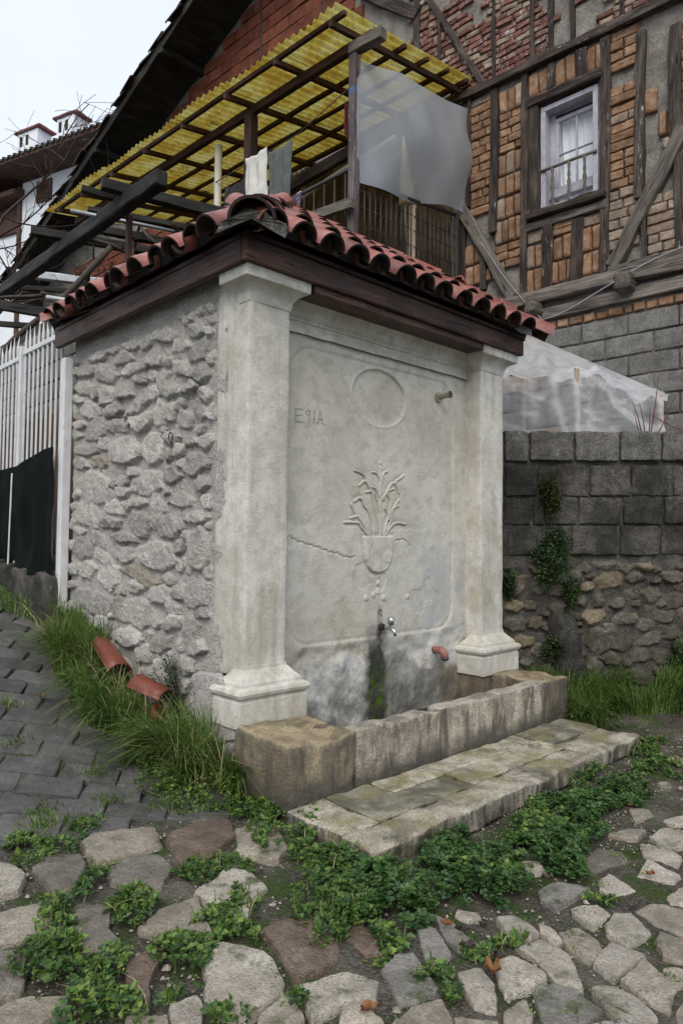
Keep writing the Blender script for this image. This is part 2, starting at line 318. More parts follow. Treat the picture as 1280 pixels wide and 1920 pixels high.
# ------------------------------------------------------------------ survey of the place (world metres)
COBBLES = [('t',[[-0.98,-0.24],[-0.92,-0.2],[-0.69,-0.3],[-0.75,-0.47],[-0.87,-0.46],[-1.02,-0.45]]),('r',[[-0.7,-0.42],[-0.57,-0.37],[-0.38,-0.4],[-0.45,-0.56],[-0.65,-0.7],[-0.73,-0.76],[-0.79,-0.66],[-0.73,-0.53]]),('t',[[-0.41,-0.52],[-0.34,-0.51],[-0.26,-0.62],[-0.36,-0.81],[-0.46,-0.87],[-0.5,-0.84],[-0.55,-0.73]]),('b',[[-1.22,-0.27],[-1.17,-0.24],[-1.03,-0.33],[-1.05,-0.42],[-1.2,-0.65],[-1.24,-0.62],[-1.22,-0.49]]),('p',[[-1.34,-0.17],[-1.27,-0.27],[-1.26,-0.38],[-1.32,-0.48],[-1.43,-0.46]]),('d',[[-1.01,-0.54],[-0.93,-0.5],[-0.81,-0.56],[-0.83,-0.69],[-0.93,-0.78],[-1.0,-0.78],[-1.04,-0.63]]),('p',[[-0.86,-0.9],[-0.77,-0.87],[-0.6,-0.78],[-0.59,-0.82],[-0.64,-1.03],[-0.73,-1.06],[-0.82,-1.15],[-0.88,-1.14],[-0.86,-1.03]]),('t',[[-1.49,-0.58],[-1.37,-0.6],[-1.3,-0.62],[-1.3,-0.72],[-1.38,-0.79],[-1.53,-0.75]]),('b',[[-1.28,-0.81],[-1.2,-0.7],[-1.14,-0.76],[-1.14,-0.82],[-1.19,-0.91],[-1.19,-1.0],[-1.29,-1.01],[-1.29,-0.93]]),('t',[[-1.11,-0.96],[-1.01,-0.92],[-0.87,-0.93],[-0.92,-1.04],[-0.96,-1.17],[-1.03,-1.12],[-1.09,-1.05]]),('b',[[-1.53,-0.77],[-1.43,-0.83],[-1.44,-0.89],[-1.48,-0.99],[-1.51,-1.04],[-1.59,-0.98]]),('r',[[-1.23,-1.11],[-1.15,-1.1],[-1.1,-1.11],[-1.16,-1.17],[-1.23,-1.24],[-1.25,-1.29],[-1.3,-1.29],[-1.27,-1.19]]),('p',[[-1.04,-1.22],[-0.96,-1.23],[-0.89,-1.35],[-0.93,-1.47],[-0.96,-1.52],[-1.03,-1.52],[-1.07,-1.53],[-1.13,-1.48],[-1.14,-1.4],[-1.09,-1.33]]),('r',[[-0.82,-1.24],[-0.73,-1.24],[-0.64,-1.24],[-0.67,-1.35],[-0.69,-1.46],[-0.75,-1.51],[-0.84,-1.5],[-0.91,-1.51],[-0.88,-1.45],[-0.85,-1.34]]),('p',[[-0.92,-1.53],[-0.78,-1.57],[-0.72,-1.66],[-0.79,-1.71],[-0.88,-1.67],[-0.97,-1.66]]),('p',[[-1.23,-1.36],[-1.16,-1.38],[-1.16,-1.42],[-1.23,-1.51],[-1.28,-1.47]]),('t',[[-1.62,-1.06],[-1.49,-1.08],[-1.42,-1.14],[-1.44,-1.18],[-1.51,-1.2],[-1.64,-1.16]]),('r',[[-0.55,-1.24],[-0.52,-1.31],[-0.56,-1.53],[-0.62,-1.58],[-0.66,-1.53],[-0.64,-1.43]]),('t',[[-1.09,-1.57],[-1.05,-1.55],[-0.96,-1.54],[-0.99,-1.64],[-1.07,-1.69],[-1.13,-1.63]]),('t',[[-1.34,-1.33],[-1.25,-1.38],[-1.29,-1.46],[-1.36,-1.41]]),('t',[[-0.9,-1.69],[-0.83,-1.69],[-0.85,-1.8],[-0.94,-1.83],[-0.99,-1.76]]),('g',[[-0.68,-1.64],[-0.59,-1.61],[-0.53,-1.63],[-0.63,-1.81],[-0.72,-1.79],[-0.75,-1.77]]),('t',[[-0.82,-1.82],[-0.76,-1.81],[-0.66,-1.84],[-0.71,-1.92],[-0.82,-1.93],[-0.87,-1.89]]),('g',[[-0.42,-1.56],[-0.37,-1.55],[-0.36,-1.58],[-0.44,-1.71],[-0.51,-1.74],[-0.51,-1.66]]),('g',[[-0.28,-1.52],[-0.27,-1.6],[-0.33,-1.74],[-0.4,-1.71],[-0.36,-1.62]]),('p',[[-0.51,-1.79],[-0.44,-1.82],[-0.47,-1.89],[-0.58,-1.97],[-0.61,-1.92],[-0.57,-1.86]]),('p',[[-0.36,-1.82],[-0.3,-1.84],[-0.29,-1.91],[-0.31,-1.97],[-0.35,-1.97],[-0.48,-1.94],[-0.44,-1.89]]),('p',[[-0.22,-1.81],[-0.1,-1.84],[-0.12,-1.94],[-0.28,-2.07],[-0.31,-2.05],[-0.29,-1.98],[-0.23,-1.88]]),('g',[[-0.4,-1.98],[-0.33,-2.0],[-0.3,-2.05],[-0.34,-2.15],[-0.46,-2.14],[-0.53,-2.09]]),('p',[[-0.25,-2.08],[-0.18,-2.11],[-0.19,-2.19],[-0.24,-2.27],[-0.33,-2.25],[-0.32,-2.16]]),('t',[[-0.13,-2.12],[0.05,-2.11],[-0.01,-2.25],[-0.09,-2.25],[-0.19,-2.28],[-0.18,-2.21]]),('p',[[-0.12,-2.02],[0.06,-1.99],[0.08,-2.1],[-0.15,-2.1]]),('p',[[0.18,-1.92],[0.29,-1.9],[0.33,-1.94],[0.25,-2.05],[0.09,-2.04],[0.13,-1.95]]),('t',[[-0.01,-1.85],[0.07,-1.87],[0.03,-1.97],[-0.01,-2.0],[-0.12,-2.01],[-0.08,-1.91]]),('t',[[-0.02,-1.77],[-0.02,-1.82],[-0.05,-1.88],[-0.11,-1.88],[-0.07,-1.81]]),('p',[[0.2,-1.78],[0.3,-1.83],[0.27,-1.89],[0.13,-1.9],[0.16,-1.81]]),('g',[[0.23,-1.63],[0.36,-1.63],[0.42,-1.74],[0.3,-1.74],[0.14,-1.75],[0.17,-1.67]]),('p',[[0.5,-1.74],[0.59,-1.74],[0.53,-1.87],[0.43,-1.84],[0.43,-1.78]]),('p',[[0.65,-1.83],[0.83,-1.8],[0.78,-1.95],[0.69,-1.96],[0.66,-1.85]]),('p',[[0.94,-1.72],[1.01,-1.73],[0.96,-1.89],[0.86,-1.91],[0.87,-1.77]]),('p',[[1.08,-1.71],[1.22,-1.71],[1.29,-1.81],[1.14,-1.89],[1.01,-1.79]]),('p',[[1.34,-1.67],[1.46,-1.72],[1.46,-1.8],[1.35,-1.78],[1.29,-1.71]]),('t',[[0.37,-1.95],[0.48,-1.97],[0.51,-2.06],[0.46,-2.15],[0.33,-2.16],[0.31,-2.05]]),('t',[[0.19,-2.09],[0.28,-2.07],[0.28,-2.15],[0.23,-2.24],[0.15,-2.24],[0.13,-2.14]]),('t',[[0.58,-1.98],[0.72,-1.99],[0.7,-2.08],[0.58,-2.1],[0.53,-2.01]]),('t',[[0.96,-1.56],[1.1,-1.6],[1.14,-1.66],[1.03,-1.67],[0.99,-1.63]]),('t',[[1.33,-1.5],[1.42,-1.56],[1.35,-1.61],[1.21,-1.58]]),('b',[[0.58,-1.63],[0.79,-1.59],[0.82,-1.69],[0.74,-1.75],[0.56,-1.7]]),('p',[[-0.11,-1.66],[-0.04,-1.69],[-0.07,-1.8],[-0.14,-1.81],[-0.16,-1.73]]),('t',[[0.04,-2.17],[0.09,-2.22],[0.07,-2.3],[-0.01,-2.29],[-0.01,-2.22]]),('t',[[-0.17,-2.29],[-0.06,-2.29],[-0.04,-2.35],[-0.16,-2.38],[-0.23,-2.32]]),('t',[[-0.58,-1.99],[-0.47,-1.99],[-0.51,-2.04],[-0.59,-2.08],[-0.64,-2.04]]),('g',[[-0.39,-2.18],[-0.33,-2.23],[-0.28,-2.28],[-0.39,-2.31],[-0.48,-2.24]]),('t',[[-0.69,-1.91],[-0.64,-1.96],[-0.62,-2.0],[-0.7,-2.04],[-0.75,-1.98]]),('t',[[-0.54,-2.11],[-0.48,-2.15],[-0.39,-2.17],[-0.49,-2.23],[-0.58,-2.18]])]
STONES = [[1.796,2.714,0.722,0.072,12.0],[1.373,2.568,0.28,0.074,7.0],[1.165,2.557,0.191,0.072,2.0],[0.871,2.549,0.24,0.091,11.0],[0.522,2.494,0.233,0.086,16.0],[0.719,2.447,0.228,0.089,10.0],[0.518,2.381,0.251,0.118,-1.0],[1.02,2.424,0.251,0.116,20.0],[1.459,2.498,0.235,0.087,6.0],[1.875,2.579,0.324,0.079,7.0],[1.65,2.583,0.249,0.051,2.0],[2.05,2.511,0.371,0.081,6.0],[1.725,2.43,0.367,0.129,10.0],[1.327,2.396,0.301,0.085,-1.0],[1.038,2.306,0.183,0.081,18.0],[0.913,2.258,0.11,0.148,52.0],[0.694,2.305,0.184,0.077,18.0],[0.514,2.243,0.251,0.085,17.0],[2.105,2.392,0.344,0.109,9.0],[1.905,2.316,0.148,0.092,38.0],[1.717,2.276,0.253,0.154,12.0],[1.225,2.307,0.219,0.072,8.0],[1.447,2.256,0.286,0.086,7.0],[0.835,2.184,0.215,0.101,6.0],[0.589,2.169,0.217,0.065,0.0],[0.434,2.115,0.15,0.094,15.0],[2.179,2.308,0.255,0.068,13.0],[1.988,2.209,0.363,0.133,16.0],[1.6,2.147,0.271,0.113,5.0],[1.195,2.167,0.361,0.131,-15.0],[0.96,2.044,0.156,0.171,8.0],[0.797,2.035,0.148,0.122,13.0],[0.641,1.972,0.181,0.119,12.0],[2.167,2.11,0.286,0.068,4.0],[2.236,2.206,0.162,0.11,16.0],[1.875,2.045,0.352,0.17,-2.0],[1.54,2.021,0.346,0.1,3.0],[1.177,2.017,0.31,0.13,-2.0],[2.21,2.033,0.193,0.096,13.0],[1.754,1.923,0.17,0.115,11.0],[1.453,1.847,0.467,0.22,7.0],[1.018,1.833,0.295,0.206,10.0],[2.046,1.91,0.461,0.093,3.0],[0.791,1.88,0.19,0.077,11.0],[0.715,1.796,0.144,0.087,9.0],[0.829,1.773,0.085,0.111,9.0],[2.134,1.817,0.283,0.094,10.0],[1.833,1.802,0.289,0.103,9.0],[0.557,1.825,0.175,0.064,0.0],[0.533,1.696,0.29,0.126,-8.0],[0.405,1.821,0.166,0.093,10.0],[1.881,1.624,0.645,0.233,11.0],[1.456,1.64,0.233,0.061,6.0],[1.44,1.567,0.206,0.085,5.0],[1.077,1.609,0.531,0.172,1.0],[1.27,1.678,0.22,0.071,7.0],[0.772,1.648,0.209,0.099,7.0],[0.444,1.576,0.168,0.093,15.0],[1.212,1.481,0.264,0.07,-1.0],[0.936,1.456,0.242,0.101,3.0],[0.663,1.48,0.282,0.096,9.0],[2.003,1.42,0.454,0.197,12.0],[1.538,1.448,0.371,0.098,11.0],[1.613,1.345,0.352,0.087,6.0],[1.182,1.341,0.357,0.163,16.0],[0.843,1.321,0.32,0.176,6.0],[0.484,1.371,0.284,0.073,-6.0],[2.118,1.289,0.218,0.066,10.0],[1.831,1.245,0.317,0.102,14.0],[1.386,1.241,0.379,0.072,4.0],[2.064,1.158,0.337,0.158,3.0],[1.682,1.09,0.413,0.099,21.0],[1.419,1.139,0.357,0.12,12.0],[0.944,1.132,0.507,0.2,7.0],[0.459,1.185,0.243,0.257,1.0],[0.683,1.192,0.101,0.085,-2.0],[2.18,1.009,0.221,0.093,-5.0],[1.964,1.004,0.238,0.142,-5.0],[1.621,0.98,0.379,0.184,-1.0],[1.166,0.989,0.496,0.103,10.0],[0.809,0.983,0.189,0.076,4.0],[1.218,0.92,0.219,0.092,-7.0],[1.442,0.873,0.146,0.055,-8.0],[0.878,0.888,0.344,0.113,3.0],[1.909,0.778,0.772,0.189,-1.0],[1.467,0.768,0.147,0.164,-9.0],[1.183,0.751,0.514,0.196,0.0],[0.487,0.925,0.302,0.176,-2.0],[0.419,0.802,0.168,0.069,-9.0],[0.731,0.812,0.164,0.122,-9.0],[1.044,0.621,0.181,0.064,-12.0],[1.285,0.582,0.39,0.132,2.0],[0.523,0.711,0.174,0.176,-5.0],[0.751,0.725,0.235,0.098,-10.0],[0.477,0.61,0.193,0.093,-12.0],[0.582,0.491,0.177,0.141,-14.0],[2.073,0.647,0.385,0.134,-12.0],[1.737,0.634,0.319,0.113,-2.0],[0.89,0.575,0.271,0.112,-13.0],[1.091,0.5,0.236,0.115,-14.0],[0.742,0.494,0.211,0.109,-14.0],[0.644,0.34,0.249,0.119,-17.0],[0.448,0.394,0.127,0.126,-16.0],[0.832,0.359,0.241,0.098,-17.0]]
BLOCKS = [[0.164,0.36,1.919,2.164],[0.374,0.737,1.924,2.166],[0.752,1.115,1.929,2.171],[1.131,1.466,1.933,2.176],[1.482,1.832,1.938,2.181],[0.165,0.43,1.63,1.878],[0.444,0.625,1.633,1.881],[0.639,0.862,1.636,1.884],[0.877,1.212,1.64,1.886],[1.227,1.562,1.644,1.891],[1.578,1.928,1.648,1.895],[0.165,0.388,1.394,1.613],[0.402,0.492,1.395,1.616],[0.502,0.771,1.398,1.617],[0.792,1.141,1.403,1.621],[1.156,1.483,1.406,1.625],[1.499,1.841,1.41,1.629],[0.193,0.43,1.143,1.378],[0.444,0.708,1.146,1.381],[0.722,1.105,1.15,1.384],[1.127,1.447,1.154,1.389],[1.469,1.824,1.157,1.392]]
RUBBLE = [[1.0,1.069,0.176,0.081,0.0],[1.313,1.058,0.149,0.081,20.0],[1.628,1.082,0.109,0.081,0.0],[1.027,0.938,0.231,0.122,-15.0],[0.832,0.888,0.122,0.068,-20.0],[1.236,0.954,0.136,0.081,-10.0],[1.543,0.978,0.217,0.095,-10.0],[1.612,0.895,0.122,0.081,0.0],[1.375,0.824,0.136,0.109,-20.0],[0.943,0.793,0.081,0.122,0.0],[1.096,0.753,0.109,0.081,0.0],[1.569,0.785,0.203,0.122,-15.0],[0.901,0.648,0.19,0.109,-8.0],[1.151,0.623,0.203,0.109,-5.0],[1.303,0.576,0.136,0.095,-30.0],[1.471,0.646,0.163,0.095,-10.0],[0.928,0.511,0.122,0.068,0.0],[1.358,0.467,0.203,0.109,-30.0],[0.914,0.422,0.19,0.163,0.0],[1.122,0.424,0.163,0.122,0.0],[1.624,0.675,0.109,0.109,0.0],[0.236,0.731,0.149,0.081,-5.0],[0.374,0.733,0.122,0.081,0.0],[0.249,0.896,0.176,0.149,0.0],[0.305,0.445,0.176,0.081,0.0],[0.236,0.581,0.203,0.122,0.0],[0.416,0.582,0.136,0.109,0.0],[1.26,0.329,0.176,0.109,0.0],[1.441,0.317,0.163,0.122,0.0],[1.024,0.3,0.176,0.109,0.0],[0.79,0.778,0.109,0.081,0.0],[0.749,0.984,0.081,0.081,0.0],[1.193,0.823,0.122,0.081,0.0],[1.526,0.523,0.149,0.109,0.0],[0.457,0.857,0.122,0.109,0.0],[0.527,0.982,0.122,0.109,0.0],[1.608,0.4,0.122,0.136,0.0],[0.443,0.364,0.149,0.109,0.0],[0.61,0.858,0.109,0.095,0.0],[0.596,0.707,0.109,0.109,0.0]]
WALLSHRUBS = [[0.541,1.646,0.124,0.193],[0.527,1.147,0.227,0.275],[0.693,0.832,0.069,0.151],[0.187,0.923,0.055,0.138],[0.512,0.433,0.124,0.103],[1.58,0.359,0.11,0.165]]
TIMBERS = [['P',1.833,6.656,1.848,5.265,0.052],['P',1.927,5.263,1.93,4.316,0.118],['P',1.483,6.573,1.511,4.846,0.118],['P',1.099,6.572,1.114,4.002,0.099],['P',0.177,6.541,0.187,3.99,0.118],['P',-0.183,6.437,-0.173,4.706,0.113],['P',-0.528,6.336,-0.519,5.22,0.142],['P',-0.552,5.029,-0.549,4.02,0.113],['P',-0.207,4.486,-0.205,4.033,0.066],['P',1.642,4.73,1.641,4.204,0.09],['P',0.824,4.733,0.833,3.975,0.146],['P',0.482,4.707,0.486,3.969,0.161],['P',0.776,6.551,0.776,6.252,0.118],['P',0.415,6.537,0.415,6.218,0.142],['D',-0.607,5.252,0.114,4.08,0.146],['D',1.925,5.263,1.238,4.007,0.132],['U',0.786,7.177,0.786,6.616,0.057],['U',1.497,7.674,1.499,6.698,0.047],['U',0.999,7.409,1.001,6.657,0.047],['U',0.524,7.154,0.528,6.652,0.047],['U',0.004,6.877,0.007,6.66,0.047],['D2',2.452,8.187,1.636,6.694,0.071],['D2',2.287,7.836,2.284,7.266,0.052],['D2',2.648,8.289,2.642,7.574,0.104]]
ZONES = [['h',1.538,1.791,5.126,6.568],['v',1.69,1.86,4.554,4.788],['v',1.689,1.859,4.299,4.532],['v',1.151,1.4,6.232,6.498],['h',1.155,1.399,5.756,6.223],['v',1.162,1.41,5.491,5.739],['v',1.162,1.421,5.246,5.473],['v',1.168,1.432,4.982,5.218],['v',1.172,1.448,4.697,4.964],['h',1.183,1.454,4.392,4.679],['h',0.85,1.031,6.223,6.273],['v',0.849,1.02,6.271,6.533],['v',0.533,0.704,6.241,6.546],['v',0.211,0.347,6.243,6.509],['h',0.904,1.063,4.584,4.734],['v',0.904,1.07,4.306,4.565],['v',0.91,1.074,4.03,4.294],['h',0.557,0.728,4.584,4.738],['v',0.567,0.734,4.316,4.571],['v',0.568,0.749,4.067,4.306],['h',0.569,0.753,3.971,4.056],['h',0.24,0.391,4.582,4.704],['v',0.25,0.402,4.322,4.573],['v',0.252,0.408,4.07,4.312],['h',0.252,0.409,3.982,4.061],['h',-0.133,0.107,6.127,6.553],['h',-0.128,0.111,4.886,5.96],['H',-0.128,0.13,4.25,4.878],['v',-0.315,-0.241,5.549,5.797],['v',-0.471,-0.389,5.274,5.513],['v',-0.491,-0.424,5.136,5.232],['H',-0.5,-0.27,4.011,4.699],['h',-0.798,-0.596,5.217,6.251],['H',-0.787,-0.601,3.989,4.975],['v',1.477,1.594,4.303,4.449]]
STROKES = [[11.0,[1.224,1.287],[1.218,1.422],[1.218,1.558],[1.219,1.649],[1.216,1.734]],[9.0,[1.221,1.524],[1.204,1.557],[1.174,1.595],[1.154,1.603]],[9.0,[1.219,1.626],[1.211,1.665],[1.185,1.7],[1.153,1.706]],[9.0,[1.224,1.627],[1.231,1.672],[1.252,1.708],[1.273,1.718]],[10.0,[1.213,1.445],[1.196,1.512],[1.163,1.561],[1.13,1.576],[1.09,1.571]],[9.0,[1.221,1.513],[1.254,1.549],[1.304,1.591],[1.347,1.605]],[11.0,[1.232,1.287],[1.189,1.41],[1.146,1.554],[1.097,1.619],[1.065,1.642],[1.029,1.62]],[10.0,[1.254,1.526],[1.295,1.597],[1.338,1.642],[1.372,1.642],[1.403,1.591]],[9.0,[1.097,1.619],[1.072,1.667],[1.032,1.692],[0.985,1.702]],[9.0,[1.372,1.642],[1.381,1.665],[1.424,1.686],[1.451,1.705]],[12.0,[1.158,1.281],[1.14,1.375],[1.099,1.452],[1.059,1.506],[1.019,1.526],[0.988,1.513]],[11.0,[1.257,1.287],[1.289,1.39],[1.314,1.448],[1.322,1.512],[1.305,1.551]],[10.0,[1.306,1.391],[1.357,1.473],[1.4,1.521]],[10.0,[1.298,1.391],[1.34,1.461],[1.392,1.486]],[12.0,[1.126,1.28],[1.077,1.329],[1.045,1.367],[0.981,1.426],[0.954,1.468]],[12.0,[1.109,1.28],[1.045,1.329],[1.013,1.361],[0.959,1.365],[0.906,1.364]],[11.0,[1.093,1.33],[1.06,1.373],[1.005,1.405],[0.959,1.398]],[11.0,[1.274,1.285],[1.324,1.34],[1.384,1.37],[1.463,1.366]],[9.0,[1.29,1.311],[1.315,1.368],[1.34,1.421]],[10.0,[1.099,1.452],[1.059,1.484],[1.042,1.549]],[9.0,[1.306,1.385],[1.298,1.425],[1.276,1.458]]]
VASE = [[1.05,1.274],[1.35,1.283],[1.343,1.168],[1.322,1.111],[1.293,1.06],[1.252,1.033],[1.194,1.026],[1.145,1.036],[1.104,1.07],[1.076,1.125],[1.063,1.197]]
DOTS = [[0.017,1.216,1.774],[0.016,1.215,1.006],[0.026,1.211,0.958],[0.03,1.208,0.905],[0.03,1.163,0.885],[0.028,1.513,0.857],[0.03,1.091,0.866],[0.03,1.262,0.858]]
CRACKS = [[[0.431,1.267],[0.484,1.243],[0.585,1.218],[0.675,1.197],[0.761,1.171],[0.827,1.163],[0.887,1.141],[0.978,1.135]],[[1.377,1.246],[1.473,1.255],[1.537,1.214]]]
LETTERS = [[[0.46,2.041],[0.461,1.963]],[[0.46,2.041],[0.524,2.047]],[[0.461,2.002],[0.512,2.009]],[[0.461,1.963],[0.525,1.968]],[[0.576,2.038],[0.554,2.048],[0.542,2.03],[0.555,2.012],[0.577,2.024],[0.576,2.044],[0.569,1.974]],[[0.603,2.044],[0.616,2.056],[0.613,1.973]],[[0.64,1.969],[0.661,2.056],[0.689,1.972]],[[0.648,2.004],[0.68,2.004]]]
WEEDS = [['c',-1.146,-0.191,0.104,-0.088,-0.043,-0.114,0.05],['c',-1.098,-0.574,0.057,-0.052,-0.055,-0.122,0.06],['c',-1.076,-0.838,0.07,-0.062,-0.06,-0.116,0.07],['c',-1.263,-0.68,0.045,-0.041,-0.028,-0.071,0.05],['c',-1.369,-0.935,0.079,-0.069,-0.063,-0.158,0.1],['c',-1.279,-1.083,0.053,-0.046,-0.039,-0.081,0.08],['c',-1.114,-1.227,0.062,-0.054,-0.074,-0.122,0.07],['c',-1.382,-1.221,0.102,-0.09,-0.035,-0.077,0.08],['c',-0.789,-0.765,0.065,-0.052,-0.043,-0.07,0.05],['c',-0.642,-0.78,0.057,-0.042,-0.041,-0.059,0.05],['c',-0.55,-0.846,0.044,-0.031,-0.041,-0.055,0.05],['c',-0.306,-0.713,0.118,-0.075,-0.152,-0.186,0.08],['c',-0.414,-1.04,0.123,-0.081,-0.2,-0.224,0.09],['c',-0.897,-1.101,0.048,-0.041,-0.051,-0.075,0.05],['c',-0.87,-1.185,0.05,-0.042,-0.031,-0.043,0.05],['c',-0.863,-1.288,0.031,-0.026,-0.034,-0.044,0.05],['c',-1.014,-1.156,0.069,-0.06,-0.021,-0.033,0.05],['c',-0.913,-0.112,0.057,-0.044,-0.038,-0.086,0.04],['c',-0.116,-0.358,0.169,-0.102,-0.131,-0.168,0.06],['c',-1.14,-1.498,0.044,-0.04,-0.018,-0.027,0.05],['c',-0.96,-1.583,0.024,-0.022,-0.022,-0.026,0.04],['c',-0.764,-1.037,0.044,-0.035,-0.06,-0.084,0.04],['c',-0.553,-1.332,0.09,-0.065,-0.134,-0.139,0.1],['C',-0.31,-1.267,0.182,-0.12,-0.196,-0.184,0.16],['C',0.109,-1.322,0.172,-0.116,-0.296,-0.221,0.17],['C',0.185,-1.488,0.147,-0.104,-0.25,-0.163,0.14],['C',0.626,-1.45,0.147,-0.128,-0.32,-0.181,0.14],['C',1.094,-1.349,0.147,-0.125,-0.316,-0.163,0.12],['C',1.529,-1.372,0.126,-0.106,-0.273,-0.123,0.08],['C',-0.318,-1.43,0.098,-0.067,-0.126,-0.107,0.12],['c',-0.564,-1.528,0.053,-0.04,-0.07,-0.065,0.06],['c',-0.561,-1.733,0.051,-0.041,-0.038,-0.031,0.03],['c',-0.685,-1.563,0.046,-0.037,-0.039,-0.038,0.05],['c',1.685,-1.061,0.091,-0.075,-0.184,-0.094,0.08],['c',0.74,-1.331,0.117,-0.1,-0.291,-0.17,0.1],['c',0.35,-1.829,0.049,-0.04,-0.05,-0.024,0.02],['c',-0.227,-1.778,0.059,-0.043,-0.041,-0.026,0.02],['c',-0.607,-1.846,0.031,-0.025,-0.076,-0.057,0.03],['c',-0.356,-1.762,0.056,-0.042,-0.037,-0.026,0.02],['c',2.46,-1.08,0.145,-0.117,-0.182,-0.077,0.06],['c',2.109,-1.325,0.13,-0.107,-0.19,-0.076,0.05],['c',-0.058,-0.605,0.086,-0.054,-0.13,-0.147,0.07],['c',-0.259,-1.029,0.075,-0.047,-0.084,-0.086,0.08]]
LEAVES = [[-0.439,-1.864,0.07],[-0.33,-1.612,0.045],[-0.24,-1.693,0.04],[-0.391,-1.736,0.05],[0.657,-1.88,0.045],[-0.857,-1.75,0.05],[-0.617,1.155,0.05],[0.297,-1.624,0.05],[0.798,-1.565,0.035],[-0.324,-1.666,0.05],[-0.373,-1.833,0.05],[1.328,-1.504,0.03]]
PAVE = [[-1.95,0.02],[-1.26,-0.12],[-0.96,-0.17],[-0.62,-0.28],[-0.37,-0.41],[-0.15,-0.25],[-0.12,0.3],[-0.1,1.6],[-0.1,2.6],[-0.1,5.2],[-1.6,5.2],[-2.6,2.5],[-3.0,0.5]]
PERGOLA = [[[0.67,3.36],[1.89,3.01],0.1],[[0.57,3.58],[0.86,3.49],0.06],[[0.58,4.93],[2.0,4.34],0.09],[[0.8,3.96],[1.74,3.56],0.06],[[1.05,4.36],[2.01,3.99],0.08],[[0.93,6.37],[1.83,5.83],0.09],[[0.97,6.99],[1.73,6.44],0.06],[[1.35,8.93],[2.21,8.3],0.08]]
# ------------------------------------------------------------------ shared materials
M = {}
M['soil'] = None
def make_ground_mat():
    nt = NT('street_soil'); p = nt.sep()
    a = nt.noise(3.2, 6, 0.65); g = nt.noise(70, 4, 0.7); v = nt.vor(95)
    col = nt.ramp(a, [(0.38, (0.030, 0.025, 0.019)), (0.52, (0.058, 0.050, 0.039)), (0.64, (0.105, 0.095, 0.078))])
    col = nt.mix(nt.mapr(nt.vor(95, out='Color'), 0.35, 0.9, 0, 0.5), col, (0.17, 0.155, 0.13))
    moss = nt.mapr(nt.noise(5.5, 6, 0.7, dist=0.3), 0.50, 0.60)
    col = nt.mix(moss, col, nt.ramp(g, [(0.3, (0.016, 0.030, 0.006)), (0.7, (0.055, 0.085, 0.018))]))
    h = nt.math('ADD', nt.math('MULTIPLY', v, -0.8), nt.math('MULTIPLY', g, 0.7))
    return nt.done(col, 0.85, nt.bump(h, 0.9, 0.012), 0.3)
M['soil'] = make_ground_mat()
M['cob_t'] = rock('cobble_tan', (0.20, 0.172, 0.133), (0.32, 0.277, 0.22), (0.41, 0.362, 0.295), 9, 0.7, 0.6, 0.006, 0.18, 0.3, spec=0.45, moss=0.25)
M['cob_g'] = rock('cobble_grey', (0.18, 0.168, 0.148), (0.27, 0.252, 0.225), (0.34, 0.32, 0.288), 9, 0.7, 0.6, 0.01, 0.15, 0.2, spec=0.45, moss=0.25)
M['cob_p'] = rock('cobble_pale', (0.27, 0.24, 0.195), (0.40, 0.36, 0.30), (0.50, 0.46, 0.395), 10, 0.75, 0.6, 0.006, 0.15, 0.6, spec=0.4, moss=0.2, spots=((0.10, 0.09, 0.075), 0.64))
M['cob_r'] = rock('cobble_red_brown', (0.12, 0.078, 0.056), (0.205, 0.145, 0.108), (0.29, 0.225, 0.18), 8, 0.6, 0.8, 0.012, 0.15, 0.2, spec=0.5, moss=0.2)
M['cob_b'] = rock('cobble_brown', (0.12, 0.10, 0.085), (0.185, 0.16, 0.135), (0.25, 0.22, 0.19), 8, 0.65, 0.6, 0.01, 0.15, 0.2, spec=0.45, moss=0.3)
M['cob_d'] = rock('cobble_dark', (0.10, 0.088, 0.072), (0.165, 0.146, 0.122), (0.235, 0.21, 0.178), 8, 0.6, 0.6, 0.01, 0.15, 0.2, spec=0.5, moss=0.25)
M['paver'] = rock('concrete_paver', (0.058, 0.056, 0.054), (0.095, 0.092, 0.089), (0.135, 0.130, 0.124), 6, 0.5, 0.5, 0.006, 0.25, 0.3, lichen=((0.30, 0.30, 0.29), 0.73), moss=0.12, spec=0.45)
M['paver_red'] = rock('red_concrete_paver', (0.085, 0.052, 0.048), (0.125, 0.080, 0.072), (0.16, 0.11, 0.10), 6, 0.55, 0.5, 0.006, 0.2, 0.3, moss=0.15)
M['wallstone'] = rock('rubble_limestone', (0.47, 0.445, 0.405), (0.60, 0.575, 0.53), (0.70, 0.675, 0.63), 9, 0.9, 0.8, 0.012, 0.22, 0.5, spec=0.2, lichen=((0.66, 0.65, 0.62), 0.66))
M['tanstone'] = rock('tan_limestone', (0.43, 0.375, 0.30), (0.56, 0.50, 0.41), (0.64, 0.59, 0.50), 11, 0.9, 0.9, 0.016, 0.1, 0.5, spec=0.2)
M['mortar'] = rock('lime_mortar', (0.44, 0.408, 0.38), (0.51, 0.48, 0.45), (0.57, 0.54, 0.51), 5, 0.95, 0.9, 0.008, 0.0, 0.9, spec=0.15, fine=150)
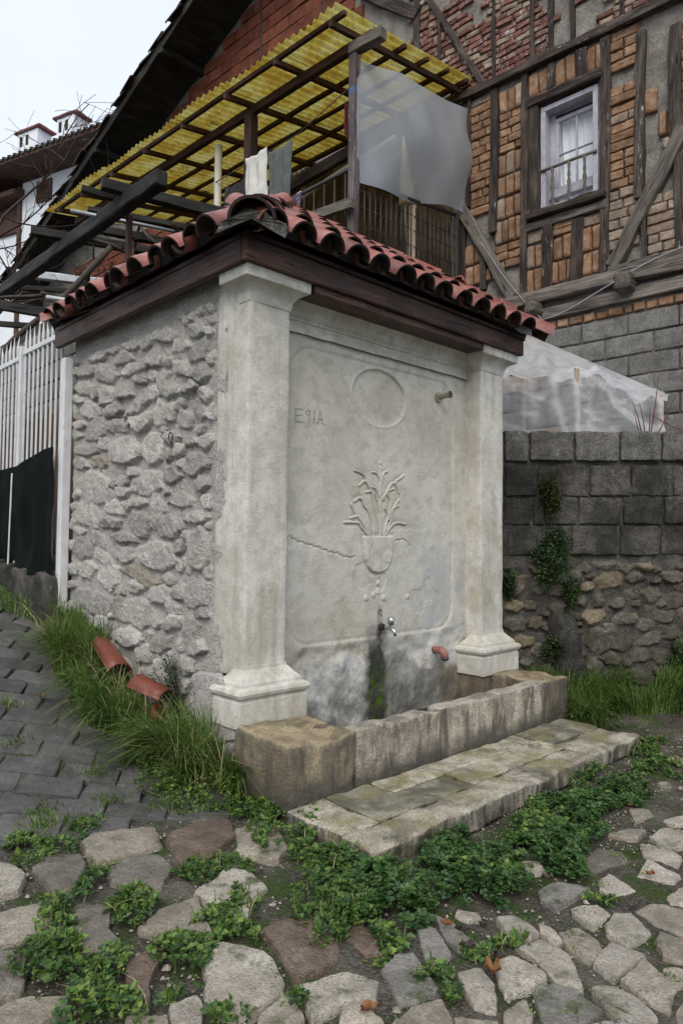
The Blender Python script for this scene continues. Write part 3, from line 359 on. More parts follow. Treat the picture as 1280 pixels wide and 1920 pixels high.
def make_carved():
    """pale dressed stone of the front: chalky, with olive algae, rain streaks and bare patches"""
    nt = NT('dressed_stone'); x, y, z = nt.sep()
    a = nt.noise(2.3, 6, 0.65); b = nt.noise(13, 6, 0.7); c = nt.noise(120, 3, 0.75)
    col = nt.ramp(a, [(0.38, (0.49, 0.465, 0.40)), (0.5, (0.605, 0.578, 0.52)), (0.62, (0.69, 0.668, 0.62))])
    col = nt.mix(nt.mapr(b, 0.46, 0.62, 0, 0.55), col, (0.38, 0.372, 0.315))
    alg = nt.math('MULTIPLY', nt.mapr(nt.noise(3.1, 6, 0.7, nt.vscale(nt.pos, (1, 1, 0.45))), 0.46, 0.64), nt.mapr(z, 1.9, 0.7, 0.15, 0.85))
    col = nt.mix(alg, col, (0.33, 0.29, 0.19))
    streak = nt.math('MULTIPLY', nt.mapr(nt.noise(1.0, 4, 0.6, nt.vscale(nt.pos, (16, 16, 0.8))), 0.52, 0.68), 0.4)
    col = nt.mix(streak, col, (0.30, 0.30, 0.265))
    white = nt.mapr(nt.noise(4.4, 7, 0.72, nt.vscale(nt.pos, (1, 1, 0.6))), 0.59, 0.66)
    col = nt.mix(nt.math('MULTIPLY', white, 0.7), col, (0.64, 0.64, 0.625))
    col = nt.mix(nt.mapr(nt.noise(17, 4, 0.7), 0.74, 0.77), col, (0.44, 0.27, 0.12))
    col = nt.mix(nt.mapr(c, 0.46, 0.64, 0, 0.30), col, (0.36, 0.35, 0.30))
    h = nt.math('ADD', nt.math('MULTIPLY', c, 0.5), nt.math('MULTIPLY', nt.noise(45, 4, 0.7), 0.8)); h = nt.math('ADD', h, nt.math('MULTIPLY', b, 0.7))
    return nt.done(col, 0.9, nt.bump(h, 0.6, 0.010), 0.2)
M['carved'] = make_carved()
def make_panel():
    """the back slab: like the dressed stone, but damp and worn towards the basin, black and mossy under the tap"""
    nt = NT('fountain_panel'); x, y, z = nt.sep()
    wob = nt.noise(3.5, 6, 0.65)
    a = nt.noise(2.1, 6, 0.65); b = nt.noise(12, 6, 0.7); c = nt.noise(120, 3, 0.75)
    col = nt.ramp(a, [(0.38, (0.475, 0.445, 0.375)), (0.5, (0.565, 0.535, 0.465)), (0.62, (0.64, 0.61, 0.55))])
    col = nt.mix(nt.mapr(b, 0.47, 0.62, 0, 0.5), col, (0.34, 0.335, 0.275))
    mid = nt.math('MULTIPLY', nt.mapr(nt.noise(2.8, 6, 0.7), 0.40, 0.58), nt.mapr(z, 1.75, 1.1))
    col = nt.mix(nt.math('MULTIPLY', mid, 0.45), col, (0.58, 0.58, 0.55))
    olive = nt.math('MULTIPLY', nt.mapr(nt.noise(4.2, 6, 0.72), 0.50, 0.66), nt.mapr(z, 1.5, 0.6, 0.1, 0.8))
    col = nt.mix(olive, col, (0.33, 0.285, 0.185))
    bare = nt.math('MULTIPLY', nt.mapr(x, 1.30, 1.60), nt.mapr(nt.noise(3.6, 7, 0.72), 0.44, 0.56)); bare = nt.math('MULTIPLY', bare, nt.mapr(z, 1.6, 1.1))
    col = nt.mix(nt.math('MULTIPLY', bare, 0.8), col, (0.42, 0.425, 0.425))
    # worn, whitewashed foot with a ragged upper edge
    edge = nt.math('ADD', nt.math('SUBTRACT', nt.math('MULTIPLY', wob, 0.55), z), nt.math('MULTIPLY', nt.math('ABSOLUTE', nt.math('SUBTRACT', x, 0.75)), -0.12))
    foot = nt.mapr(edge, -0.25, -0.20)
    fcol = nt.ramp(nt.noise(9, 6, 0.7), [(0.40, (0.34, 0.335, 0.315)), (0.5, (0.48, 0.475, 0.455)), (0.60, (0.60, 0.595, 0.575))])
    fcol = nt.mix(nt.mapr(x, 1.05, 1.25), fcol, nt.ramp(nt.noise(7, 6, 0.7), [(0.3, (0.19, 0.185, 0.165)), (0.7, (0.33, 0.325, 0.30))]))
    fcol = nt.mix(nt.mapr(x, 1.86, 1.95), fcol, (0.235, 0.195, 0.145))
    col = nt.mix(foot, col, fcol)
    col = nt.mix(nt.mapr(c, 0.46, 0.64, 0, 0.32), col, (0.30, 0.295, 0.255))
    # wet black streak below the tap
    dx = nt.math('ABSOLUTE', nt.math('SUBTRACT', x, nt.math('ADD', 1.155, nt.math('MULTIPLY', wob, 0.08))))
    s = nt.math('SUBTRACT', nt.mapr(dx, 0.16, 0.02), nt.math('MULTIPLY', nt.noise(15, 6, 0.75), 0.85))
    s = nt.math('MULTIPLY', nt.mapr(s, -0.12, 0.28), nt.mapr(z, 0.72, 0.50))
    col = nt.mix(nt.math('MULTIPLY', s, 0.95), col, (0.022, 0.022, 0.017))
    thin = nt.math('MULTIPLY', nt.mapr(nt.math('ABSOLUTE', nt.math('SUBTRACT', x, nt.math('ADD', 1.20, nt.math('MULTIPLY', wob, 0.05)))), 0.035, 0.01), nt.mapr(z, 0.82, 0.78))
    col = nt.mix(nt.math('MULTIPLY', thin, nt.mapr(b, 0.35, 0.55)), col, (0.05, 0.048, 0.04))
    low = nt.math('MULTIPLY', nt.mapr(z, 0.42, 0.22), nt.mapr(nt.noise(8, 5, 0.7), 0.36, 0.56))
    col = nt.mix(nt.math('MULTIPLY', low, 0.6), col, (0.07, 0.066, 0.05))
    ms = nt.math('MULTIPLY', s, nt.mapr(nt.noise(14, 5, 0.7), 0.50, 0.56)); ms = nt.math('MULTIPLY', ms, nt.mapr(z, 0.46, 0.36))
    col = nt.mix(ms, col, (0.055, 0.10, 0.012))
    h = nt.math('ADD', nt.math('MULTIPLY', c, 0.5), nt.math('MULTIPLY', nt.noise(45, 4, 0.7), 0.8)); h = nt.math('ADD', h, nt.math('MULTIPLY', b, 0.7))
    return nt.done(col, nt.mapr(s, 0.2, 0.8, 0.9, 0.4), nt.bump(h, 0.6, 0.010), 0.25)
M['panel'] = make_panel()
def make_basin(name, top, side, dark):
    """old basin stone: ochre or grey, black weathering in ragged vertical runs and along the foot"""
    nt = NT(name); x, y, z = nt.sep(); up = nt.sep(nt.geo.outputs['Normal'])[2]
    a = nt.noise(4.5, 6, 0.7); c = nt.noise(100, 3, 0.75)
    sc = nt.ramp(a, [(0.40, tuple(v * 0.6 for v in side)), (0.52, side), (0.62, tuple(min(1, v * 1.3) for v in side))])
    run = nt.mapr(nt.noise(1.0, 5, 0.7, nt.vscale(nt.pos, (9, 9, 1.6))), 0.47 - dark * 0.1, 0.60)
    sc = nt.mix(nt.math('MULTIPLY', run, 0.85), sc, (0.075, 0.07, 0.058))
    foot = nt.mapr(nt.math('ADD', z, nt.math('MULTIPLY', nt.noise(6, 5, 0.7), -0.22)), 0.0, -0.10)
    sc = nt.mix(nt.math('MULTIPLY', foot, 0.85), sc, (0.05, 0.046, 0.036))
    tc = nt.ramp(nt.noise(6, 6, 0.7), [(0.40, tuple(v * 0.55 for v in top)), (0.5, top), (0.61, tuple(min(1, v * 1.3) for v in top))])
    col = nt.mix(nt.mapr(up, 0.55, 0.8), sc, tc)
    col = nt.mix(nt.mapr(c, 0.45, 0.62, 0, 0.6), col, (0.12, 0.112, 0.095))
    h = nt.math('ADD', nt.math('MULTIPLY', c, 0.6), nt.noise(30, 5, 0.7))
    return nt.done(col, 0.78, nt.bump(h, 0.9, 0.018), 0.35)
M['basin'] = make_basin('basin_stone', (0.42, 0.385, 0.315), (0.50, 0.435, 0.345), 0.12)
M['endblock'] = make_basin('ochre_block', (0.34, 0.27, 0.165), (0.28, 0.22, 0.145), 0.45)
def make_step(name, base, wet, algae):
    nt = NT(name); a = nt.noise(5, 6, 0.7); c = nt.noise(110, 3, 0.75)
    col = nt.ramp(a, [(0.40, tuple(v * 0.55 for v in base)), (0.5, base), (0.61, tuple(min(1, v * 1.3) for v in base))])
    col = nt.mix(nt.mapr(nt.noise(3.1, 6, 0.7, dist=0.5), 0.60 - wet, 0.70 - wet), col, (0.105, 0.098, 0.07))
    col = nt.mix(nt.math('MULTIPLY', nt.mapr(nt.noise(4.0, 5, 0.7), 0.58 - algae, 0.72 - algae), 0.7), col, (0.22, 0.19, 0.065))
    col = nt.mix(nt.mapr(c, 0.45, 0.62, 0, 0.65), col, (0.11, 0.105, 0.085)); col = bright(nt, col, 0.12)
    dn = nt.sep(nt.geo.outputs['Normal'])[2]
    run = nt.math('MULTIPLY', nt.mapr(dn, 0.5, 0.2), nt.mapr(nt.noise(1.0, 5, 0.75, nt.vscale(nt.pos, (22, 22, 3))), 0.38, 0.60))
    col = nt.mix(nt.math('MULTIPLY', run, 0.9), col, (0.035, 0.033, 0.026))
    return nt.done(col, 0.66, nt.bump(nt.math('ADD', nt.math('MULTIPLY', c, 0.6), nt.noise(26, 6, 0.7)), 0.8, 0.012), 0.4)
M['step'] = make_step('step_stone', (0.45, 0.41, 0.33), 0.07, 0.11)
M['step_wet'] = make_step('damp_step_stone', (0.25, 0.24, 0.18), 0.12, 0.09)
def make_tile():
    nt = NT('clay_tile'); a = nt.noise(7, 5, 0.65)
    col = nt.ramp(a, [(0.38, (0.15, 0.042, 0.032)), (0.5, (0.225, 0.072, 0.056)), (0.62, (0.29, 0.115, 0.095))])
    col = nt.mix(nt.mapr(nt.noise(30, 5, 0.75), 0.58, 0.72, 0, 0.6), col, (0.10, 0.055, 0.045))
    col = bright(nt, col, 0.28)
    return nt.done(col, nt.mapr(nt.noise(18, 4, 0.6), 0.35, 0.65, 0.30, 0.58), nt.bump(nt.noise(55, 4, 0.6), 0.3, 0.005), 0.55)
M['tile'] = make_tile()
M['tile_end'] = plain('dark_tile_end', (0.012, 0.009, 0.008), (0.045, 0.026, 0.020), 14, 0.8, 0.4)  # darker brown for the low ends and inner faces of the tiles
M['fascia'] = wood('stained_board', (0.014, 0.005, 0.0035), (0.040, 0.015, 0.0095), (0.090, 0.038, 0.023), fleck=((0.19, 0.12, 0.085), 0.50), rough=0.55, bump=0.4, spec=0.4)
M['timber'] = wood('weathered_timber', (0.019, 0.013, 0.011), (0.043, 0.031, 0.025), (0.100, 0.078, 0.066), fleck=((0.50, 0.48, 0.45), 0.50))
M['greytimber'] = wood('grey_timber', (0.060, 0.050, 0.043), (0.125, 0.107, 0.092), (0.21, 0.185, 0.16))
M['darkwood'] = wood('dark_old_timber', (0.006, 0.0055, 0.005), (0.013, 0.012, 0.010), (0.036, 0.034, 0.029), rough=0.7)
M['redwood'] = wood('red_brown_rafter', (0.022, 0.010, 0.007), (0.050, 0.021, 0.014), (0.085, 0.038, 0.025), rough=0.7)
M['oldboard'] = wood('brown_planks', (0.045, 0.026, 0.014), (0.095, 0.058, 0.030), (0.16, 0.105, 0.058))
M['brick'] = rock('old_orange_brick', (0.23, 0.125, 0.070), (0.36, 0.215, 0.130), (0.46, 0.315, 0.215), 9, 0.9, 0.9, 0.008, 0.28, 0.3, spots=((0.36, 0.325, 0.285), 0.60), spec=0.2)
M['brick_pale'] = rock('pale_worn_brick', (0.27, 0.19, 0.135), (0.40, 0.305, 0.23), (0.49, 0.41, 0.335), 9, 0.9, 0.9, 0.008, 0.25, 0.3, spots=((0.40, 0.375, 0.34), 0.58), spec=0.2)
M['brick_red'] = rock('dusty_red_brick', (0.15, 0.062, 0.050), (0.24, 0.115, 0.092), (0.34, 0.215, 0.175), 7, 0.9, 0.9, 0.008, 0.32, 0.3, spots=((0.36, 0.34, 0.315), 0.55), spec=0.2)
M['hollow'] = rock('hollow_clay_brick', (0.15, 0.045, 0.028), (0.215, 0.070, 0.042), (0.28, 0.105, 0.065), 6, 0.85, 0.4, 0.005, 0.22, 0.0, spec=0.25)
M['housemortar'] = rock('rough_wall_mortar', (0.25, 0.23, 0.20), (0.36, 0.335, 0.30), (0.45, 0.425, 0.385), 4, 0.95, 1.0, 0.02, 0.0, 0.6, spec=0.15)
M['block'] = rock('grey_concrete_block', (0.165, 0.16, 0.15), (0.245, 0.24, 0.228), (0.31, 0.305, 0.29), 8, 0.95, 1.0, 0.008, 0.14, 1.0, spec=0.15, fine=140)
M['block_mid'] = rock('weathered_concrete_block', (0.10, 0.095, 0.086), (0.19, 0.183, 0.168), (0.28, 0.27, 0.25), 7, 0.95, 1.0, 0.010, 0.18, 1.0, spec=0.15, fine=120, lichen=((0.33, 0.325, 0.31), 0.69))
M['block_dark'] = rock('blackened_concrete_block', (0.026, 0.025, 0.022), (0.072, 0.068, 0.060), (0.16, 0.15, 0.135), 2.6, 0.9, 1.0, 0.012, 0.12, 1.0, spec=0.2, fine=110, lichen=((0.25, 0.245, 0.235), 0.71))
M['rubble'] = rock('earthy_rubble', (0.105, 0.090, 0.068), (0.175, 0.155, 0.122), (0.25, 0.23, 0.19), 9, 0.9, 1.0, 0.015, 0.25, 0.4, spec=0.2, moss=0.15)
M['rubble_tan'] = rock('ochre_rubble', (0.21, 0.165, 0.10), (0.31, 0.255, 0.17), (0.40, 0.345, 0.255), 9, 0.9, 1.0, 0.015, 0.15, 0.4, spec=0.2)
M['rubblemortar'] = rock('dark_rubble_mortar', (0.075, 0.070, 0.060), (0.125, 0.118, 0.105), (0.185, 0.175, 0.155), 6, 0.95, 1.0, 0.02, 0.0, 0.6, spec=0.15, moss=0.1)
M['white'] = plain('white_paint', (0.52, 0.53, 0.54), (0.68, 0.69, 0.70), 7, 0.5, 0.2, rust=((0.25, 0.18, 0.12), 0.63))
M['iron'] = plain('dark_iron', (0.018, 0.017, 0.016), (0.05, 0.045, 0.04), 12, 0.6, 0.3, rust=((0.10, 0.05, 0.028), 0.58))
M['chrome'] = plain('chromed_brass', (0.42, 0.42, 0.43), (0.60, 0.60, 0.61), 20, 0.25, 0.1, metal=1.0)
M['pipe'] = plain('dull_pipe_metal', (0.30, 0.27, 0.20), (0.46, 0.43, 0.34), 20, 0.5, 0.3, metal=0.4)
M['redpipe'] = plain('red_pipe_elbow', (0.18, 0.055, 0.045), (0.34, 0.17, 0.15), 30, 0.55, 0.3, rust=((0.32, 0.30, 0.28), 0.60))
M['galv'] = plain('galvanised_tube', (0.26, 0.28, 0.30), (0.40, 0.42, 0.44), 9, 0.4, 0.2, metal=0.5)
M['netting'] = plain('dark_green_cloth', (0.0022, 0.0045, 0.0042), (0.005, 0.0085, 0.008), 6, 0.9, 0.4, spec=0.1, bdist=0.01)
M['grass'] = leafmat('grass_blade', (0.046, 0.092, 0.016), (0.120, 0.210, 0.042), (0.225, 0.305, 0.095), 45, 0.42, straw=(0.36, 0.32, 0.15))
M['clover'] = leafmat('clover_leaf', (0.020, 0.054, 0.016), (0.046, 0.110, 0.030), (0.105, 0.190, 0.046), 30, 0.45)
M['weed'] = leafmat('small_weed_leaf', (0.036, 0.076, 0.013), (0.095, 0.175, 0.030), (0.205, 0.290, 0.060), 35, 0.5)
M['shrub'] = leafmat('shrub_leaf', (0.020, 0.044, 0.014), (0.050, 0.095, 0.028), (0.115, 0.170, 0.055), 30, 0.5)
M['shrub_olive'] = leafmat('olive_shrub_leaf', (0.030, 0.036, 0.008), (0.070, 0.078, 0.020), (0.13, 0.135, 0.04), 30, 0.5)
M['dryleaf'] = leafmat('dry_leaf', (0.10, 0.038, 0.014), (0.21, 0.085, 0.028), (0.30, 0.15, 0.06), 30, 0.6)
M['darkleaf'] = leafmat('rotting_leaf', (0.018, 0.012, 0.009), (0.040, 0.025, 0.018), (0.085, 0.05, 0.035), 30, 0.5)
M['twig'] = plain('twig_bark', (0.035, 0.026, 0.021), (0.085, 0.065, 0.052), 20, 0.8)
M['redtwig'] = plain('red_twig', (0.085, 0.024, 0.018), (0.15, 0.055, 0.04), 20, 0.6)

# ------------------------------------------------------------------ ground
def lin(segs):
    return np.unique(np.round(np.concatenate([np.linspace(a, b, n) for a, b, n in segs]), 5))
def make_ground():
    xs = lin([(-80, -6, 12), (-6, -2.2, 40), (-2.2, 4.4, 165), (4.4, 9, 24), (9, 90, 12)])
    ys = lin([(-80, -6, 12), (-6, -2.6, 30), (-2.6, 1.2, 96), (1.2, 6, 60), (6, 90, 16)])
    X, Y = np.meshgrid(xs, ys, indexing='ij'); Z = gz(np.clip(X, -6, 9), np.clip(Y, -6, 9))
    near = (np.abs(X - 1) < 4.5) & (np.abs(Y + .5) < 3.5)
    Z = Z + np.where(near, 0.012 * fbm2(X, Y, 3.0, 3, 5) + 0.006 * fbm2(X, Y, 14.0, 3, 6), 0) - 0.012
    V = np.stack([X.ravel(), Y.ravel(), Z.ravel()], 1)
    return struct('street_ground', V, grid_faces(len(xs), len(ys)), M['soil'], True)
ground = make_ground()
# ------------------------------------------------------------------ cobbles and pavers
def resample(poly, n):
    P = np.array(poly, float); Q = np.vstack([P, P[:1]]); L = np.r_[0, np.cumsum(np.linalg.norm(np.diff(Q, axis=0), axis=1))]
    t = np.linspace(0, L[-1], n, endpoint=False)
    return np.stack([np.interp(t, L, Q[:, 0]), np.interp(t, L, Q[:, 1])], 1)
def facets(u, v, rg, k=5, tilt=0.35):
    """lowest of a few tilted planes: a split-stone top"""
    h = np.full(u.shape, 1.0)
    for _ in range(k):
        a = rg.uniform(0, 2 * np.pi); s = rg.uniform(0.3 * tilt, tilt)
        h = np.minimum(h, rg.uniform(0.75, 1.15) - s * (np.cos(a) * u + np.sin(a) * v))
    return h
def slab_stone(outline, top, drop, seed, lump=0.012, n=40, edge=0.93, jam=0.06, tilt=0.16):
    """a stone with the given outline in local (u,v); returns V (u,v,height), F"""
    rg = np.random.default_rng(seed); P = resample(outline, n); c = P.mean(0); D = P - c; s = np.abs(D).max()
    ang = np.linspace(0, 2 * np.pi, n, endpoint=False)
    jit = 1 + jam * fbm(np.stack([np.cos(ang), np.sin(ang), 0 * ang + seed], 1), 3.5, 4, seed, .65)
    rings = [(0.0, 1), (0.3, 1), (0.58, 1.0), (0.8, 1.0), (edge, 0.97), (0.965, 0.80), (1.0, 0.25), (1.01, -1)]
    V = [np.r_[c, 0]]; ts = [0.0]; hs = [1.0]
    for t, h in rings[1:]:
        for j in range(n):
            V.append(np.r_[c + D[j] * t * (jit[j] if t > 0.5 else 1), 0]); ts.append(t); hs.append(h)
    V = np.array(V); hs = np.array(hs); u = (V[:, 0] - c[0]) / s; v = (V[:, 1] - c[1]) / s
    fac = facets(u, v, rg, 5, tilt); q = np.stack([V[:, 0], V[:, 1], 0 * u], 1)
    V[:, 2] = np.where(hs > 0, top * hs * fac + (hs > 0.5) * lump * fbm(q, 9 / max(s, .05) * .12, 4, seed), -drop)
    F = [[0, 1 + j, 1 + (j + 1) % n] for j in range(n)]
    for k in range(len(rings) - 2):
        for j in range(n):
            a = 1 + k * n; F.append([a + j, a + n + j, a + n + (j + 1) % n, a + (j + 1) % n])
    return V, F
def sharp(me, a=28):
    try: me.set_sharp_from_angle(angle=math.radians(a))
    except Exception: pass
    return me
MATKEY = dict(t='cob_t', r='cob_r', p='cob_p', b='cob_b', d='cob_d', g='cob_g')
for i, (k, poly) in enumerate(COBBLES):
    P = np.array(poly)
    if np.cross(P[1] - P[0], P[2] - P[1]) < 0 and np.cross(P[2] - P[1], P[-1] - P[2]) < 0: P = P[::-1]
    area = 0.5 * np.sum(P[:, 0] * np.roll(P[:, 1], -1) - np.roll(P[:, 0], -1) * P[:, 1])
    if area < 0: P = P[::-1]
    c = P.mean(0); V, F = slab_stone(c + (P - c) * 1.07, 0.022 if c[0] < -0.35 else 0.016, 0.05, 100 + i, 0.007, tilt=0.12)
    V[:, 2] += gz(V[:, 0], V[:, 1]) - 0.006
    sharp(part('cobblestone', V, F, M[MATKEY[k]], ground, True).data, 32)
# small cobbles filling the gaps beyond the digitised ones (outside the frame and between)
cents = np.array([np.mean(p, 0) for _, p in COBBLES]); crad = np.array([np.max(np.linalg.norm(np.array(p) - np.mean(p, 0), axis=1)) for _, p in COBBLES])
def inside(poly, x, y):
    P = np.array(poly); r = False; j = len(P) - 1
    for i in range(len(P)):
        if (P[i, 1] > y) != (P[j, 1] > y) and x < (P[j, 0] - P[i, 0]) * (y - P[i, 1]) / (P[j, 1] - P[i, 1]) + P[i, 0]: r = not r
        j = i
    return r
rg = np.random.default_rng(3); extra = []
for _ in range(6000):
    x, y = rg.uniform(-2.4, 3.4), rg.uniform(-3.0, -0.2)
    if inside(PAVE, x, y) or (y > -1.25 and x > -0.2) or (y > -0.75 and x > -0.75): continue
    rad = rg.uniform(0.03, 0.085)
    if (np.hypot(cents[:, 0] - x, cents[:, 1] - y) < crad * 0.86 + rad).any(): continue
    if extra and (np.hypot(*(np.array(extra)[:, :2] - [x, y]).T) < np.array(extra)[:, 2] * .95 + rad).any(): continue
    extra.append((x, y, rad))
for i, (x, y, rad) in enumerate(extra[:130]):
    m = rg.integers(4, 7); a = np.sort(rg.uniform(0, 2 * np.pi, m)); a = np.linspace(0, 2 * np.pi, m, endpoint=False) + rg.uniform(-.3, .3, m)
    V, F = slab_stone(np.stack([x + rad * np.cos(a), y + rad * np.sin(a)], 1), 0.016, 0.04, 400 + i, 0.008, 18)
    V[:, 2] += gz(V[:, 0], V[:, 1]) - 0.008
    sharp(part('cobblestone', V, F, M[rg.choice(['cob_t', 'cob_g', 'cob_p', 'cob_b'])], ground, True).data, 32)
# concrete pavers on the climbing path
PAV = []
for s in range(7):
    out = []
    for (x0, y0, x1, y1, n) in ((-.5, -.5, .5, -.5, 8), (.5, -.5, .5, .5, 5), (.5, .5, -.5, .5, 8), (-.5, .5, -.5, -.5, 5)):
        for t in np.linspace(0, 1, n, endpoint=False):
            x, y = x0 + (x1 - x0) * t, y0 + (y1 - y0) * t
            w = 0.014 * math.sin(t * 2 * math.pi + s)
            out.append((x * 0.274 + (0 if y0 == y1 else w * .2), y * 0.155 + (w * .25 if y0 == y1 else 0)))
    V, F = slab_stone(out, 0.014, 0.05, 900 + s, 0.003, 40, 0.965, 0.016, 0.06)
    PAV.append(tuple(sharp(m_) for m_ in (mesh('paving_block', V, F, M['paver'], True), mesh('paving_block', V, F, M['paver_red'], True))))
e1 = np.array([0.80, -0.60]); e2 = np.array([0.60, 0.80]); rg = np.random.default_rng(11); cnt = 0
for j in range(-14, 46):
    for i in range(-26, 26):
        c = np.array([-0.9, 0.3]) + e1 * (i + 0.5 * (j % 2)) * 0.283 + e2 * j * 0.162 + rg.normal(0, 0.004, 2)
        if not inside(PAVE, *c) or c[1] > 4.6 or c[0] < -2.3: continue
        g = float(gz(*c)); sx = float(gz(c[0] + .05, c[1]) - gz(c[0] - .05, c[1])) / .1; sy = float(gz(c[0], c[1] + .05) - gz(c[0], c[1] - .05)) / .1
        nrm = Vector((-sx + rg.normal(0, .02), -sy + rg.normal(0, .02), 1)).normalized(); a = math.atan2(e1[1], e1[0]) + rg.normal(0, .03)
        xa = Vector((math.cos(a), math.sin(a), 0)); xa = (xa - nrm * xa.dot(nrm)).normalized(); ya = nrm.cross(xa)
        if cnt < 290:
            piece('paving_block', PAV[rg.integers(7)][1 if rg.random() < .06 else 0], ground, (c[0], c[1], g - 0.004 + rg.normal(0, .003)), Matrix((xa, ya, nrm)).transposed())
        cnt += 1

# ------------------------------------------------------------------ the fountain
FT = thing('fountain', 'roofed street fountain with pale carved front, stone trough and rubble side wall', 'fountain', (1.2, 1.0, -0.05))
PX, PW, W, PY, LL = 0.0, 0.284, 2.477, 0.143, 2.27
def solid(name, x0, x1, y0, y1, z0, z1, mat, parent, r=0.012, seg=0.07, amp=0.004, freq=7, seed=0, smooth=True, shape=None):
    V, F = rbox((x1 - x0) / 2, (y1 - y0) / 2, (z1 - z0) / 2, r, seg, 64)
    V = V + [(x0 + x1) / 2, (y0 + y1) / 2, (z0 + z1) / 2]
    if amp: V = rough(V, amp, freq, seed)
    if shape: V = shape(V)
    return part(name, V, F, mat, parent, smooth)
core = solid('masonry_core', 0.05, W - 0.02, 0.21, LL - 0.02, -0.3, 2.86, M['mortar'], FT, amp=0.0, seg=0.4)
# side wall: one rubble surface, split into its mortar and its individual stones
def rubble_field(A, B, stones, seed, base, grow=1.10, dmin=0.028, dmax=0.056):
    """A, B: wall coordinates of a grid; stones: (a, b, w, h, tilt). Returns relief (towards the viewer) and the stone index of every point"""
    wa = 0.015 * fbm2(A, B, 7, 2, seed) + 0.007 * fbm2(A, B, 30, 2, seed + 1); wb = 0.013 * fbm2(A, B, 7, 2, seed + 2) + 0.007 * fbm2(A, B, 30, 2, seed + 3)
    best = np.full(A.shape, 9.0); lab = np.full(A.shape, -1); fac = np.ones(A.shape); dep = np.zeros(A.shape)
    for i, (ca, cb, w, h, tilt) in enumerate(stones):
        rgi = np.random.default_rng(seed * 100 + i); t = math.radians(tilt); da, db = A + wa - ca, B + wb - cb
        R_ = max(w, h) * 0.85; m = (np.abs(da) < R_) & (np.abs(db) < R_)
        if not m.any(): continue
        u = (da * math.cos(t) + db * math.sin(t))[m] / (w * grow / 2); v = (-da * math.sin(t) + db * math.cos(t))[m] / (h * grow / 2); p = rgi.uniform(2.2, 4.5)
        th_ = np.linspace(0, 2 * np.pi, 7)[:-1] + rgi.uniform(-.42, .42, 6) + rgi.uniform(0, 1); s = np.max([(u * math.cos(q) + v * math.sin(q)) / rgi.uniform(.78, 1.0) for q in th_], 0); s = np.maximum(s, 0.25 * np.hypot(u, v)); f = facets(u, v, rgi, 6, 0.42); b_ = best[m]; k = s < b_
        d = rgi.uniform(dmin, dmax); l_ = lab[m]; f_ = fac[m]; d_ = dep[m]; l_[k] = i; f_[k] = f[k]; d_[k] = d; b_[k] = s[k]; best[m] = b_; lab[m] = l_; fac[m] = f_; dep[m] = d_
    fine = 0.0045 * fbm2(A, B, 13, 4, seed + 7, 0.6) + 0.0022 * fbm2(A, B, 60, 2, seed + 8)
    ridg = 0.0035 * (0.5 - np.abs(fbm2(A, B, 20, 3, seed + 9)))
    st = dep * np.clip(fac, 0.1, 1.1) * sstep(1.0, 0.86, best) ** 0.7 + (fine + ridg * 2.0) * sstep(1.02, 0.85, best)
    mo = base + 0.007 * fbm2(A, B, 9, 3, seed + 10) + 0.0035 * fbm2(A, B, 40, 3, seed + 11)
    smear = 0.009 * sstep(0.25, 0.9, fbm2(A, B, 3.2, 3, seed + 12)) ; mo = mo + smear
    return np.maximum(st, mo), np.where((best < 1.0) & (st > mo), lab, -1)
def split_field(V, nu, nv, lab, flip=False):
    Fq = np.array(grid_faces(nu, nv, flip)); L = lab.ravel()[Fq].max(1); out = {}
    for k in np.unique(L):
        f = Fq[L == k]; u, inv = np.unique(f, return_inverse=True); out[int(k)] = (V[u], inv.reshape(-1, 4).tolist())
    return out
ys = np.linspace(0.20, LL + 0.02, 262); zs = np.linspace(-0.12, 2.80, 366); Y, Z = np.meshgrid(ys, zs, indexing='ij')
stl = [(-y, z, w, h, -a) for y, z, w, h, a in STONES]
rgs = np.random.default_rng(17)                                        # small packing stones in what is left
occ = np.array([(s[0], s[1], 0.5 * math.hypot(s[2], s[3]) * .72) for s in stl])
for _ in range(5000):
    a_, b_, r_ = -rgs.uniform(0.36, LL - 0.02), rgs.uniform(0.0, 2.62), rgs.uniform(.03, .06)
    if (np.hypot(occ[:, 0] - a_, occ[:, 1] - b_) < occ[:, 2] + r_ * .8).any(): continue
    occ = np.vstack([occ, [a_, b_, r_]]); stl.append((a_, b_, r_ * 2.6, r_ * 1.8, rgs.uniform(-15, 25)))
Hs, lab = rubble_field(-Y, Z, stl, 21, 0.001)
fade = sstep(0.26, 0.40, Y + 0.03 * fbm2(Y, Z, 6, 2, 23)) * sstep(2.74, 2.60, Z + 0.03 * fbm2(Y, Z, 5, 2, 24))
flat_ = 0.014 + 0.008 * fbm2(Y, Z, 7, 4, 25) + 0.003 * fbm2(Y, Z, 45, 2, 26); Hs = Hs * fade + flat_ * (1 - fade); lab = np.where(fade > 0.5, lab, -1)
Xw = 0.016 - Hs; Xw[-2:, :] += 0.03
SW = split_field(np.stack([Xw.ravel(), Y.ravel(), Z.ravel()], 1), len(ys), len(zs), lab)
side = part('side_wall', *SW.pop(-1), M['mortar'], FT, True)
for k, (v, f) in SW.items():
    part('stone', v, f, M['tanstone' if k in (47, 79) else 'wallstone'], side, True)
solid('wall_return', 0.03, W, LL - 0.05, LL + 0.02, -0.3, 2.8, M['mortar'], FT, seg=0.2, amp=0.006)
# anchor ring on the side wall
V, F = tube_geo([(-0.045, 0.735 + 0.022 * math.cos(t), 1.87 + 0.03 * math.sin(t)) for t in np.linspace(0, 2 * math.pi, 13)], 0.004, 5); part('anchor_ring', V, F, M['iron'], FT)

